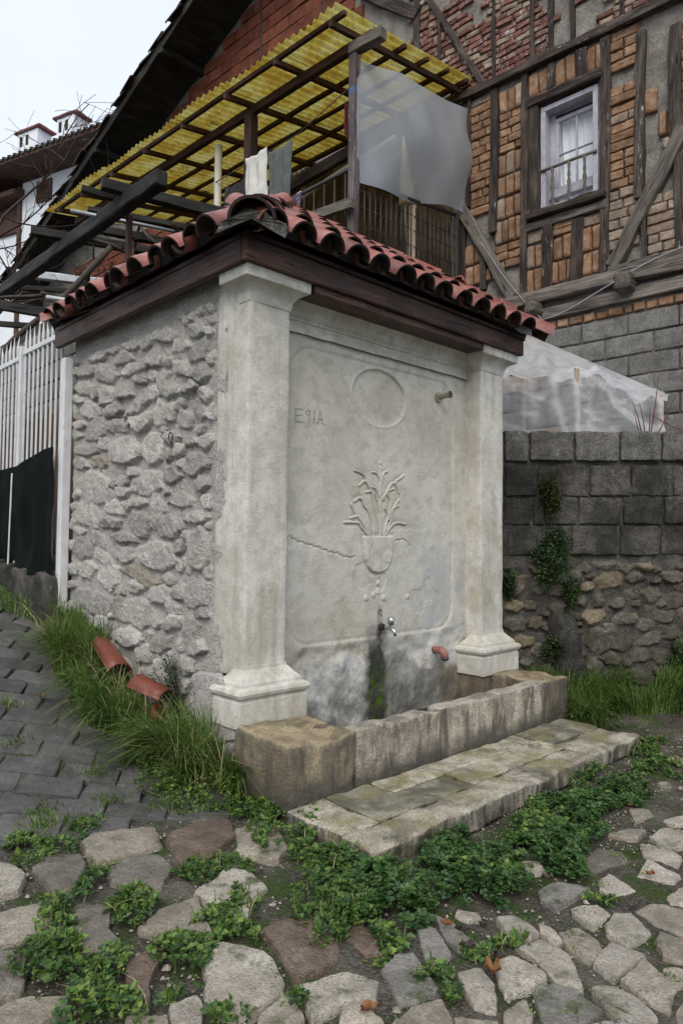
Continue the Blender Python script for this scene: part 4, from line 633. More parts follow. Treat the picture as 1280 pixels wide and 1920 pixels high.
# pillars with moulded bases and capitals
def ring_stack(x0, x1, y0, y1, prof, seed, n=7, amp=0.003, freq=9):
    V = []; F = []; m = 4 * n
    for off, z in prof:
        c = [(x0 - off, y0 - off), (x1 + off, y0 - off), (x1 + off, y1 + off), (x0 - off, y1 + off)]
        for k in range(4):
            a, b = np.array(c[k]), np.array(c[(k + 1) % 4])
            for t in np.linspace(0, 1, n, endpoint=False): V.append([*(a + (b - a) * t), z])
    for k in range(len(prof) - 1):
        for j in range(m): F.append([k * m + j, k * m + (j + 1) % m, (k + 1) * m + (j + 1) % m, (k + 1) * m + j])
    F.append(list(range(m))[::-1]); F.append(list(range((len(prof) - 1) * m, len(prof) * m)))
    return rough(np.array(V), amp, freq, seed), F
arc = lambda a0, a1, r, n=6: [(r * math.cos(t), r * math.sin(t)) for t in np.linspace(a0, a1, n)]
BASE = [(0.088, 0.255), (0.088, 0.385), (0.080, 0.398), (0.083, 0.405), (0.098, 0.415), (0.104, 0.432), (0.098, 0.449), (0.080, 0.458), (0.068, 0.462), (0.066, 0.476), (0.056, 0.488), (0.032, 0.512), (0.014, 0.532), (0.006, 0.542), (0.004, 0.56)]
CAP = [(0.004, 2.56), (0.010, 2.598), (0.014, 2.612), (0.026, 2.630), (0.044, 2.646), (0.066, 2.656), (0.078, 2.660), (0.084, 2.664), (0.086, 2.722)]
def chamfer(xc, c):
    def f(V):
        V = V.copy(); m = np.clip(c - (V[:, 0] - xc) - V[:, 1], 0, None) / 2; V[:, 0] += m; V[:, 1] += m; return V
    return f
for nm, x0, x1, y1, sd in (('pillar', 0.0, PW, 0.30, 40), ('pillar', W - 0.300, W, 0.30, 60)):
    p = solid('pillar', x0, x1, 0.0, y1, 0.50, 2.715, M['carved'], FT, 0.006, 0.03, 0.0035, 7, sd)
    yb = 0.075
    V, F = ring_stack(x0, x1, 0.0, yb, BASE, sd + 1); part('pillar_base', V, F, M['carved'], p)
    V, F = ring_stack(x0, x1, 0.0, y1 - (0.21 if x0 == 0 else .1), CAP, sd + 2, amp=0.002); part('capital', V, F, M['carved'], p)
# grey cement patch on the broken corner of the near base
V, F = slab_stone([(-0.06, 0.20), (0.10, 0.14), (0.34, 0.16), (0.34, 0.50), (0.13, 0.50), (0.03, 0.47), (-0.02, 0.40)], 0.02, 0.06, 71, 0.004, 30)
part('cement_patch', np.stack([-0.072 - V[:, 2] * 0.5, V[:, 0] + 0.02, V[:, 1]], 1), F, M['mortar'], FT, True)
solid('wall_foot', -0.06, 0.16, -0.02, 0.36, -0.15, 0.27, M['mortar'], FT, 0.04, 0.05, 0.014, 6, 73)
# cornice between the capitals, swept along the panel
prof = [(0.03, 2.50), (0.0, 2.575), (0.012, 2.580), (0.012, 2.592), (0.020, 2.60)] + [(0.030 + 0.105 * (1 - math.cos(t)), 2.602 + 0.105 * math.sin(t) * .8) for t in np.linspace(0.1, 1.5, 9)] + [(0.14, 2.72), (-0.03, 2.722)]
xs = np.linspace(PW - 0.02, W - 0.28, 40); V = []
for x in xs:
    for off, z in prof: V.append((x, PY + 0.004 - off, z))
V = rough(np.array(V), 0.003, 8, 90)
part('cornice', V, grid_faces(len(xs), len(prof), True), M['carved'], FT, False)

# the carved back panel as one relief surface, split into slab, medallion and vase
def seg_dist(X, Z, pts):
    d = np.full(X.shape, 9.0)
    for (ax, az), (bx, bz) in zip(pts[:-1], pts[1:]):
        vx, vz = bx - ax, bz - az; t = np.clip(((X - ax) * vx + (Z - az) * vz) / (vx * vx + vz * vz + 1e-9), 0, 1)
        d = np.minimum(d, np.hypot(X - ax - t * vx, Z - az - t * vz))
    return d
def smooth_line(pts, n=5):
    P = np.array(pts); Q = np.vstack([2 * P[0] - P[1], P, 2 * P[-1] - P[-2]]); out = []
    for i in range(1, len(Q) - 2):
        for t in np.linspace(0, 1, n, endpoint=False):
            a, b, c, d = Q[i - 1:i + 3]
            out.append(0.5 * (2 * b + (c - a) * t + (2 * a - 5 * b + 4 * c - d) * t * t + (3 * b - a - 3 * c + d) * t ** 3))
    return np.vstack([out, P[-1:]])
xs = lin([(PW - 0.03, 0.90, 70), (0.90, 1.46, 150), (1.46, W - 0.27, 70)]); zs = lin([(0.02, 0.80, 80), (0.80, 1.82, 270), (1.82, 2.60, 90)])
X, Z = np.meshgrid(xs, zs, indexing='ij')
H = 0.003 * fbm2(X, Z, 2.5, 3, 31) + 0.0012 * fbm2(X, Z, 14, 3, 32)
cx, cz, hx, hz, rr = 1.22, 1.52, 0.795, 0.915, 0.16                     # sunk field with rounded corners
qx = np.abs(X - cx) - (hx - rr); qz = np.abs(Z - cz) - (hz - rr)
sd = np.hypot(np.maximum(qx, 0), np.maximum(qz, 0)) + np.minimum(np.maximum(qx, qz), 0) - rr
H = H - 0.007 * sstep(0.004, -0.006, sd) - 0.009 * np.exp(-(sd / 0.007) ** 2)
el = np.hypot((X - 1.21) / 0.265, (Z - 2.217) / 0.192)                 # medallion
H = H - 0.016 * sstep(1.015, 0.975, el) + 0.006 * np.exp(-((el - 1.035) / 0.03) ** 2)
rel = np.zeros_like(X); sink = np.zeros_like(X)
for st in STROKES:
    w = st[0] * 0.00072; L = smooth_line(st[1:]); d = seg_dist(X, Z, L)
    rel = np.maximum(rel, 0.009 * np.sqrt(np.clip(1 - (d / w) ** 2, 0, 1))); sink = np.maximum(sink, np.exp(-(d / (w * 2.6)) ** 2))
    e = L[-1]; f = L[-3]; dr = (e - f) / (np.linalg.norm(e - f) + 1e-9)                 # leaf or bud at the tip
    u = (X - e[0]) * dr[0] + (Z - e[1]) * dr[1]; v = -(X - e[0]) * dr[1] + (Z - e[1]) * dr[0]
    rel = np.maximum(rel, 0.010 * np.sqrt(np.clip(1 - ((u - w) / (w * 2.6)) ** 2 - (v / (w * 1.15)) ** 2, 0, 1)))
for w, x, z in DOTS: rel = np.maximum(rel, 0.009 * np.sqrt(np.clip(1 - ((X - x) ** 2 + (Z - z) ** 2) / (.75 * w) ** 2, 0, 1)))
poly = np.array(VASE); ins = np.zeros(X.shape, bool); j = len(poly) - 1
for i in range(len(poly)):
    c = ((poly[i, 1] > Z) != (poly[j, 1] > Z)) & (X < (poly[j, 0] - poly[i, 0]) * (Z - poly[i, 1]) / (poly[j, 1] - poly[i, 1] + 1e-9) + poly[i, 0]); ins ^= c; j = i
dv = seg_dist(X, Z, np.vstack([poly, poly[:1]])); sv = np.where(ins, -dv, dv)
rel = np.maximum(rel, 0.017 * sstep(0.002, -0.010, sv)); sink = np.maximum(sink, np.exp(-(np.maximum(sv, 0) / 0.016) ** 2) * ~ins)
flute = ins * 0.0004 * np.sin((X - 1.19) * 2 * np.pi / 0.030) * sstep(0, -0.03, sv)
H = H + rel + flute - 0.008 * sink * (rel < 0.002)
for L in CRACKS:
    P = np.array(L); P = smooth_line(L, 4); P[:, 1] += 0.006 * np.sin(np.arange(len(P)) * 2.3)
    H = H - 0.012 * np.exp(-(seg_dist(X, Z, P) / 0.004) ** 2)
foot = sstep(0.60, 0.50, Z + 0.10 * fbm2(X, Z, 3.5, 3, 33))
H = H + foot * (-0.018 + 0.014 * fbm2(X, Z, 7, 4, 34)) + 0.012 * sstep(0.55, 0.2, Z)
chip = sstep(0.45, 0.55, fbm2(X, Z, 5, 3, 35)) * sstep(1.5, 1.2, Z); H = H - 0.004 * chip
V = np.stack([X.ravel(), PY - H.ravel(), Z.ravel()], 1); Fq = np.array(grid_faces(len(xs), len(zs)))
fc_rel = (rel + 0 * X).ravel()[Fq].max(1) > 0.003; fc_med = el.ravel()[Fq].max(1) < 1.0
def sub(mask):
    f = Fq[mask]; u, inv = np.unique(f, return_inverse=True); return V[u], inv.reshape(-1, 4).tolist()
v, f = sub(~fc_rel & ~fc_med); panel = part('back_panel', v, f, M['panel'], FT, True)
v, f = sub(fc_med & ~fc_rel); part('medallion', v, f, M['panel'], panel, True)
v, f = sub(fc_rel); part('vase_relief', v, f, M['panel'], panel, True)
M['scratch'] = plain('scratched_line', (0.19, 0.19, 0.165), (0.27, 0.27, 0.24), 30, 0.95)
P = []
for L in LETTERS:
    L = np.array(L); P.append(tube_geo(np.stack([L[:, 0], 0 * L[:, 0] + PY + 0.005, L[:, 1]], 1), 0.0021, 5))
V, F = join(P); part('scratched_lettering', V, F, M['scratch'], panel)

# trough, step
def chip_shape(seed, amt=0.012):
    def f(V):
        n = fbm(V, 5, 4, seed); return V - np.array([0, 0, 1]) * (amt * np.clip(n - 0.25, 0, 1))[:, None]
    return f
BZ = 0.270
tr = solid('trough_front', 0.33, 1.02, -0.535, -0.415, -0.06, BZ + .002, M['basin'], FT, 0.016, 0.025, 0.010, 8, 110, shape=chip_shape(5, .03))
solid('trough_front', 1.023, 2.20, -0.532, -0.415, -0.06, BZ, M['basin'], FT, 0.016, 0.025, 0.009, 8, 111, shape=chip_shape(6, .02))
solid('end_block', -0.130, 0.325, -0.540, -0.085, -0.10, BZ + .004, M['endblock'], FT, 0.026, 0.022, 0.017, 6, 112, shape=chip_shape(7, .03))
solid('end_block', 2.203, 2.545, -0.520, -0.055, -0.10, BZ - .002, M['endblock'], FT, 0.022, 0.03, 0.013, 6, 113, shape=chip_shape(8, .02))
solid('trough_floor', 0.30, 2.22, -0.43, 0.16, -0.12, 0.05, M['block_dark'], FT, 0.01, 0.15, 0.004)
solid('under_base', -0.02, 0.40, -0.10, 0.15, -0.12, 0.256, M['endblock'], FT, 0.01, 0.1, 0.003, 6, 117)
solid('under_base', 2.10, 2.56, -0.07, 0.15, -0.12, 0.256, M['endblock'], FT, 0.01, 0.1, 0.003, 6, 118)
SLABS = [(-0.165, 1.74, -1.115, -0.925, 's', 1), (1.775, 2.40, -1.10, -0.83, 's', 2), (-0.15, 0.085, -0.918, -0.545, 's', 3), (0.09, 0.40, -0.920, -0.55, 'w', 4),
         (0.405, 0.80, -0.920, -0.72, 'w', 5), (0.405, 1.06, -0.715, -0.55, 's', 6), (0.805, 1.42, -0.920, -0.72, 's', 7), (1.065, 1.76, -0.715, -0.545, 's', 8), (1.425, 1.765, -0.920, -0.72, 's', 9), (1.77, 2.38, -0.825, -0.545, 'w', 10)]
for x0, x1, y0, y1, k, sd in SLABS:
    solid('step_slab', x0 + .002, x1 - .002, y0, y1, -0.115, -0.008 + 0.003 * math.sin(sd * 2.1), M['step' if k == 's' else 'step_wet'], FT, 0.016 if y0 < -1 else 0.007, 0.025, 0.011 if y0 < -1 else 0.005, 9, 130 + sd, shape=chip_shape(140 + sd, 0.02))
solid('step_bed', -0.10, 2.34, -1.04, -0.5, -0.22, -0.050, M['block_dark'], FT, 0.02, 0.1, 0.01, 6, 150)

# fascia boards and beam
ZF = 2.724
M['fascia'].name = 'stained_board'
beam('fascia_board', (-0.117, -0.095, ZF + 0.081), (W + 0.117, -0.095, ZF + 0.081), 0.045, 0.162, M['fascia'], FT, amp=0.002)
beam('fascia_board', (-0.095, -0.070, ZF + 0.080), (-0.095, LL + 0.12, ZF + 0.080), 0.045, 0.160, M['fascia'], FT, amp=0.002)
beam('fascia_board', (W + 0.095, -0.070, ZF + 0.080), (W + 0.095, LL + 0.12, ZF + 0.080), 0.045, 0.160, M['fascia'], FT, amp=0.002)
beam('front_beam', (0.395, -0.01, ZF - 0.022), (2.085, -0.01, ZF - 0.022), 0.155, 0.052, M['fascia'], FT, amp=0.002)
solid('soffit', -0.07, W + 0.07, -0.07, LL + 0.1, ZF + 0.1, ZF + 0.13, M['darkwood'], FT, seg=0.5, amp=0)

# hipped tile roof
EX0, EX1, EY0, EY1, EZ, TN = -0.185, W + 0.185, -0.195, LL + 0.125, 2.846, 0.68
roof = part('roof', [(EX0 + .06, EY0 + .06, EZ), (EX1 - .06, EY0 + .06, EZ), (EX1 - .06, EY1 - .06, EZ), (EX0 + .06, EY1 - .06, EZ), (EX0 + 1.38, EY0 + 1.38, EZ + 1.32 * TN), (EX1 - 1.38, EY0 + 1.38, EZ + 1.32 * TN)],
            [[0, 1, 5, 4], [1, 2, 5], [2, 3, 4, 5], [3, 0, 4], [3, 2, 1, 0]], M['darkwood'], FT)
def barrel(L, r0, r1, t=0.012, n=12, seed=0, spread=math.pi):
    V = []; a = np.linspace(math.pi / 2 - spread / 2, math.pi / 2 + spread / 2, n)
    xs_ = np.linspace(0, L, 5)
    for x in xs_:
        r = r0 + (r1 - r0) * x / L
        for q in a: V.append((x, r * math.cos(q), r * math.sin(q) * 0.92))
    for x in xs_:
        r = r0 + (r1 - r0) * x / L - t
        for q in a: V.append((x, r * math.cos(q), r * math.sin(q) * 0.92))
    m = len(xs_); F = []; o = m * n
    for i in range(m - 1):
        for j in range(n - 1):
            F.append([i * n + j, (i + 1) * n + j, (i + 1) * n + j + 1, i * n + j + 1]); F.append([o + i * n + j, o + i * n + j + 1, o + (i + 1) * n + j + 1, o + (i + 1) * n + j])
    for j in range(n - 1):
        F.append([j, j + 1, o + j + 1, o + j]); e = (m - 1) * n; F.append([e + j, o + e + j, o + e + j + 1, e + j + 1])
    for i in range(m - 1):
        for j in (0, n - 1):
            q = [i * n + j, o + i * n + j, o + (i + 1) * n + j, (i + 1) * n + j]; F.append(q if j else q[::-1])
    return rough(np.array(V), 0.0022, 9, seed, 2), F
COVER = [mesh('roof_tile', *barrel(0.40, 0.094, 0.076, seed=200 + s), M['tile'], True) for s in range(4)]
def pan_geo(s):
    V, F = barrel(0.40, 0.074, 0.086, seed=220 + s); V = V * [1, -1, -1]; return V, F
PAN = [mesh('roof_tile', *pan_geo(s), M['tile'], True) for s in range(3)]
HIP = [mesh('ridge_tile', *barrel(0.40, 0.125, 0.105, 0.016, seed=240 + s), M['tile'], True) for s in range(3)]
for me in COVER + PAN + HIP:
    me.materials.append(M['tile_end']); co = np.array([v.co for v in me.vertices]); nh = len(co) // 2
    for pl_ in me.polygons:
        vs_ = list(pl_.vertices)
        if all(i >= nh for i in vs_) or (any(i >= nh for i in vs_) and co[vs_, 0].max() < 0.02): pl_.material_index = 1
    try: me.set_sharp_from_angle(angle=math.radians(40))
    except Exception: pass
SHADE_PLUG = mesh('hollow_shade_plug', *(lambda a: ([(0, 0, -.03)] + [(0, .082 * math.cos(q), .075 * math.sin(q)) for q in a] + [(.1, 0, -.03)] + [(.1, .075 * math.cos(q), .07 * math.sin(q)) for q in a], [[0, 1 + i, 2 + i][::-1] for i in range(len(a) - 1)] + [[1 + i, len(a) + 2 + i, len(a) + 3 + i, 2 + i] for i in range(len(a) - 1)]))(np.linspace(-.3, math.pi + .3, 12)), M['darkwood'])  # dark plugs added inside the eave cover tiles, standing in for the hollows' shade
rg = np.random.default_rng(5)
cs, sn = 1 / math.hypot(1, TN), TN / math.hypot(1, TN)
def tile_slope(axis, u0, u1, origin_v, sign, spacing, first, rows):
    """axis 0: eave along x (front, back); axis 1: eave along y (sides)"""
    k = 0; u = first
    while u < u1 - 0.02:
        for r in range(rows):
            t = r * 0.31
            for kind in (0, 1):
                uu = u + (spacing / 2 if kind else 0)
                if uu < u0 + t * cs + (0.04 if r == 0 else 0.10) or uu > u1 - t * cs - (0.04 if r == 0 else 0.10): continue
                d = (rg.normal(0, 0.012) + (0.06 if kind else 0)) if r == 0 else rg.normal(0, 0.01)
                if axis == 1 and r == 0: d += rg.choice([-0.03, 0, 0.02, 0.05])
                h = 0.012 + 0.016 * r * 0 + (0.040 if kind == 0 else 0.068) + 0.012 * (r % 2) * 0
                s = np.array([0, cs, sn]) if axis == 0 else np.array([cs, 0, sn]); nrm = np.array([0, -sn, cs]) if axis == 0 else np.array([-sn, 0, cs])
                if sign < 0: s = s * [-1, -1, 1]; nrm = nrm * [-1, -1, 1]
                base = (np.array([uu, origin_v, EZ]) if axis == 0 else np.array([origin_v, uu, EZ]))
                p = base + s * (t - 0.035 + d) + nrm * (h + 0.010)
                tilt = 0.035 + rg.normal(0, .008); sx = Vector(s * math.cos(tilt) - nrm * math.sin(tilt)); nz = Vector(nrm * math.cos(tilt) + s * math.sin(tilt))
                yaw = rg.normal(0, 0.025); ly = nz.cross(sx); sx2 = sx * math.cos(yaw) + ly * math.sin(yaw); ly2 = nz.cross(sx2)
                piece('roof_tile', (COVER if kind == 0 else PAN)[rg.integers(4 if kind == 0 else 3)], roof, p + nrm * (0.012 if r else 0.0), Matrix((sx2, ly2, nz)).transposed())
        if first is not None and rows > 2:
            s = np.array([0, cs, sn]) if axis == 0 else np.array([cs, 0, sn]); nrm = np.array([0, -sn, cs]) if axis == 0 else np.array([-sn, 0, cs]); base = (np.array([u, origin_v, EZ]) if axis == 0 else np.array([origin_v, u, EZ]))
            if u0 + .06 < u < u1 - .06: piece('hollow_shade_plug', SHADE_PLUG, roof, base + s * 0.045 + nrm * 0.046, Matrix((Vector(s), Vector(nrm).cross(Vector(s)), Vector(nrm))).transposed())
        u += spacing * (1 + (rg.normal(0, 0.03) if axis else 0)); k += 1
tile_slope(0, EX0, EX1, EY0, 1, 0.2065, -0.054, 5)
tile_slope(1, EY0, EY1, EX0, 1, 0.205, 0.03, 4)
tile_slope(1, EY0, EY1, EX1, -1, 0.205, 0.03, 2)
def hips(corner, d, n, start=0.0):
    d = np.array(d, float); d /= np.linalg.norm(d)
    R = frame_to(d)
    for i in range(n):
        p = np.array(corner) + d * (start + i * 0.33) + np.array([0.03, -0.02, 0.045 + 0.012 * (i % 2)])
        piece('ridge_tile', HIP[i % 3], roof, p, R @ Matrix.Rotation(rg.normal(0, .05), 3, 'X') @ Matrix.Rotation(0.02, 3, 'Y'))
hips((EX0, EY0, EZ), (1, 1, TN), 5, -0.03)
hips((EX1, EY0, EZ), (-1, 1, TN), 5, -0.06)
hips((EX0, EY1, EZ), (1, -1, TN), 5, -0.02)
# mortar packed under the hip caps
M['wetmortar'] = rock('dark_roof_mortar', (0.13, 0.122, 0.11), (0.22, 0.21, 0.19), (0.32, 0.31, 0.285), 8, 0.95, 1.0, 0.02, 0.0, 0.6, spec=0.2, moss=0.1)
def mortar_bed(corner, d, L, seed, r=0.105):
    d = np.array(d, float); d /= np.linalg.norm(d); R = np.array(frame_to(d)); n = 22; V = []
    ts = np.linspace(0, L, 26)
    for t in ts:
        for q in np.linspace(0, math.pi, n): V.append((t, (r + 0.05) * math.cos(q), r * math.sin(q) * 0.95 - 0.06))
    V = rough(np.array(V), 0.030, 9, seed, 4); V = np.vstack([V, [[0.012, 0, 0.02]]])
    F = grid_faces(len(ts), n) + [[len(V) - 1, j, j + 1] for j in range(n - 1)]
    return V @ R.T + np.array(corner), F
V, F = mortar_bed((EX0 + 0.022, EY0 - 0.028, EZ + 0.018), (1, 1, TN), 1.5, 251, 0.118); part('mortar_bed', V, F, M['wetmortar'], roof)
V, F = mortar_bed((EX1 - 0.06, EY0 + 0.06, EZ + 0.045), (-1, 1, TN), 1.5, 252); part('mortar_bed', V, F, M['wetmortar'], roof)

# tap, upper spout, red elbow
tap = tube('tap', [(1.234, 0.16, 0.665), (1.234, 0.09, 0.665), (1.234, 0.045, 0.662), (1.234, 0.022, 0.645), (1.234, 0.016, 0.615)], [0.013, 0.012, 0.013, 0.012, 0.009], M['chrome'], FT, 10)
V, F = tube_geo([(1.234, 0.055, 0.665), (1.234, 0.055, 0.685), (1.234, 0.055, 0.690), (1.234, 0.055, 0.730), (1.234, 0.055, 0.736)], [0.011, 0.011, 0.021, 0.023, 0.016], 10); part('tap_handle', V, F, M['chrome'], tap, True)
V, F = tube_geo([(1.234, 0.145, 0.665), (1.234, 0.125, 0.665)], 0.024, 12); part('wall_flange', V, F, M['iron'], tap)
V, F = tube_geo([(1.84, 0.16, 2.315), (1.84, 0.05, 2.322), (1.84, 0.045, 2.322), (1.84, 0.030, 2.323)], [0.021, 0.021, 0.026, 0.026], 14, False)
sp = part('spout_pipe', V, F, M['pipe'], FT, True)
V, F = tube_geo([(1.84, 0.148, 2.315), (1.84, 0.128, 2.316)], 0.038, 14); part('wall_flange', V, F, M['pipe'], sp)
V, F = tube_geo([(1.84, 0.034, 2.323), (1.84, 0.036, 2.323)], 0.019, 14); part('bore', V, F, M['iron'], sp)
el = tube('elbow_pipe', [(1.81, 0.16, 0.455), (1.81, 0.10, 0.458), (1.81, 0.072, 0.452), (1.81, 0.055, 0.432), (1.81, 0.050, 0.405)], [0.026, 0.028, 0.031, 0.030, 0.028], M['redpipe'], FT, 12)
V, F = tube_geo([(1.81, 0.05, 0.412), (1.81, 0.05, 0.395), (1.81, 0.05, 0.385)], [0.031, 0.031, 0.014], 12); part('threaded_collar', V, F, M['iron'], el, True)
# ------------------------------------------------------------------ retaining wall beside the fountain
RA = np.array([2.617, 0.273, 0.0]); _t = math.radians(-43); RD = np.array([math.cos(_t), math.sin(_t), 0]); RN = np.array([RD[1], -RD[0], 0])   # RN points to the street
def rw(s, z, out=0.0): return RA + RD * s + RN * out + np.array([0, 0, z])
RW = thing('retaining_wall', 'dark weathered retaining wall of concrete blocks over earthy rubble, beside the fountain', 'wall', tuple(rw(1.0, 0.0)))
S = np.linspace(-0.25, 3.2, 330); Z = np.linspace(-0.2, 2.15, 226); SS, ZZ = np.meshgrid(S, Z, indexing='ij')
stl = [(s, z, w * 1.12, h * 1.12, -a) for s, z, w, h, a in RUBBLE]; rgs = np.random.default_rng(18); occ = np.array([(s[0], s[1], 0.5 * math.hypot(s[2], s[3]) * .75) for s in stl])
for _ in range(4000):
    a_, b_, r_ = rgs.uniform(-0.1, 3.1), rgs.uniform(0.0, 1.04), rgs.uniform(.03, .075)
    if (np.hypot(occ[:, 0] - a_, occ[:, 1] - b_) < occ[:, 2] + r_ * .8).any(): continue
    occ = np.vstack([occ, [a_, b_, r_]]); stl.append((a_, b_, r_ * 2.6, r_ * 1.7, rgs.uniform(-25, 15)))
Hr, lab = rubble_field(SS, ZZ, stl, 61, 0.006, 1.05, 0.03, 0.075)
up_ = sstep(1.06, 1.12, ZZ + 0.03 * fbm2(SS, ZZ, 3, 2, 62)); lab = np.where(up_ < 0.5, lab, -1)
O = Hr * (1 - up_) + up_ * (0.022 + 0.014 * fbm2(SS, ZZ, 9, 3, 63)) + 0.05 * (1 - up_) + 0.05 * sstep(0.9, 0.0, ZZ) - 0.02
V = RA + SS.ravel()[:, None] * RD + O.ravel()[:, None] * RN + np.stack([0 * O.ravel(), 0 * O.ravel(), ZZ.ravel()], 1)
SW = split_field(V, len(S), len(Z), lab); rwm = part('mortar_face', *SW.pop(-1), M['rubblemortar'], RW, True)
for k, (v, f) in SW.items(): part('rubble_stone', v, f, M['rubble_tan' if k in (1, 3, 4, 12, 21, 24) else 'rubble'], RW, True)
V, F = rbox(1.75, 0.12, 1.15, 0.01, 0.5); V = V @ np.array([RD, -RN, [0, 0, 1]]) + rw(1.45, 1.0, -0.17); part('wall_core', V, F, M['rubblemortar'], RW)
RR = Matrix((RD, -RN, (0, 0, 1))).transposed()
def rblock(s0, s1, z0, z1, mat, seed, out=0.02):
    V, F = rbox((s1 - s0) / 2, 0.06, (z1 - z0) / 2, 0.007, 0.022); V = rough(V, 0.008, 10, seed, 4)
    V = V @ np.array([RD, -RN, [0, 0, 1]]) + rw((s0 + s1) / 2, (z0 + z1) / 2, out - 0.06); part('concrete_block', V, F, mat, RW, True)
for i, (s0, s1, z0, z1) in enumerate(BLOCKS):
    m = M['block_mid'] if i < 5 else M['block_dark']
    if i in (13, 14, 15, 18): m = M['block_dark']
    rblock(s0 + .003, s1 - .003, z0, z1, m, 300 + i, 0.045 if i < 5 else 0.025 + 0.008 * math.sin(i * 1.7))
for k, (z0, z1, o) in enumerate(((1.895, 2.155, .045), (1.585, 1.85, .03), (1.325, 1.56, .025), (1.035, 1.30, .02))):   # the courses go on past the frame
    s = max(b[1] for b in BLOCKS[(0, 5, 11, 17)[k]:(5, 11, 17, 22)[k]]) + .012
    while s < 3.1: rblock(s, s + 0.30, z0 + .004, z1 - .03, M['block_dark' if k else 'block_mid'], 340 + k, o); s += 0.312
# lump of old concrete leaning on the rubble
V, F = rbox(0.115, 0.09, 0.36, 0.07, 0.05); V = rough(V, 0.022, 7, 77); V[:, 0] += -0.14 * V[:, 2]; V = V @ np.array([RD, -RN, [0, 0, 1]]) + rw(0.66, 0.30, 0.10)
part('concrete_lump', V, F, M['block_dark'], RW, True)
# garden behind it
gp = [tuple(rw(-0.6, 2.06, -0.15)), tuple(rw(3.3, 2.06, -0.15)), (6.5, -2.4, 2.06), (6.5, 2.4, 2.06), (2.56, 2.4, 2.06), (2.56, .5, 2.06)]
gp2 = [(x, y, -0.3) for x, y, _ in gp]; n = len(gp)
struct('garden_terrace', gp + gp2, [list(range(n))] + [[i, i + n, (i + 1) % n + n, (i + 1) % n] for i in range(n)], M['soil'])

# ------------------------------------------------------------------ plastic tent on the terrace
M['film'] = film('clear_plastic_film', (0.86, 0.87, 0.90), 0.36, 0.12, 6.0, 0.08, 0.03, 0.6)
M['lath'] = wood('pale_lath', (0.30, 0.22, 0.16), (0.40, 0.31, 0.24), (0.48, 0.39, 0.31), rnd=0.1)
TT = thing('plastic_tent', 'makeshift tent of clear plastic film over wooden laths, behind the block wall', 'tent', tuple(rw(0.9, 2.06, -0.3)))
for s, zt, o in ((0.40, 2.68, -0.27), (0.872, 2.775, -0.27), (1.61, 2.56, -0.27)):
    beam('post', rw(s, 2.0, o), rw(s, zt, o), 0.035, 0.05, M['lath'], TT, amp=0.001, seg=0.3)
top = [(0.0, 2.69), (0.232, 2.717), (0.42, 2.665), (0.62, 2.70), (0.865, 2.787), (1.15, 2.70), (1.40, 2.63), (1.616, 2.575)]
s_ = np.linspace(0.0, 1.63, 90); v_ = np.linspace(0, 1, 44); SS, VV = np.meshgrid(s_, v_, indexing='ij')
zt = np.interp(SS, *zip(*top)); zz = zt + (2.04 - zt) * VV
out = -0.25 + 0.05 * VV + 0.020 * fbm2(SS, VV, 6, 3, 71) + 0.035 * np.sin((SS - 0.865) / (0.12 + 0.35 * VV) * 2.2 + 1.0) * VV * np.exp(-np.abs(SS - 0.865) * 1.4)
out += 0.026 * np.sin(SS * 34 + 5 * VV * np.sin(SS * 7)) * (1 - VV * .4) + 0.012 * fbm2(SS * 1.6, VV * .7, 4.5, 2, 73) + 0.05 * VV * (1 - 2 * np.abs(np.sin(np.arctan2(SS - 0.865, 0.12 + VV) * 5.5)))
V = RA + SS.ravel()[:, None] * RD + out.ravel()[:, None] * RN + np.stack([0 * out.ravel(), 0 * out.ravel(), zz.ravel()], 1)
part('front_sheet', V, grid_faces(len(s_), len(v_)), M['film'], TT, True)
HX = np.array([math.cos(math.radians(3)), math.sin(math.radians(3)), 0]); HY = np.array([-HX[1], HX[0], 0]); H0 = np.array([4.6875, 0, 0])
def hw(x, y, z): return H0 + HX * x + HY * y + np.array([0, 0, z])
u_ = np.linspace(0, 1, 70); V = []
UU, VV = np.meshgrid(u_, v_, indexing='ij')
F0 = np.stack([rw(s, np.interp(s, *zip(*top)), -0.245) for s in u_ * 1.63]); B0 = np.stack([hw(-0.03, 1.22 - 1.66 * u, 3.66 - 0.98 * u) for u in u_])
for i in range(len(u_)):
    for j, v in enumerate(v_): V.append(F0[i] * (1 - v) + B0[i] * v)
V = np.array(V); sag = (np.sin(VV * np.pi) * (0.05 + 0.05 * np.sin(UU * 17) + 0.04 * fbm2(UU, VV, 7, 3, 72))).ravel(); V[:, 2] -= sag; V[:, 2] += (0.03 * np.sin(UU * 40 + VV * 6) * np.sin(VV * np.pi) + 0.02 * fbm2(UU, VV, 5, 2, 74) * np.sin(VV * np.pi) - 0.05 * np.abs(np.sin(np.arctan2(UU - 0.53, 0.15 + VV) * 6)) * np.sin(VV * np.pi)).ravel()
part('top_sheet', V, grid_faces(len(u_), len(v_)), M['film'], TT, True)

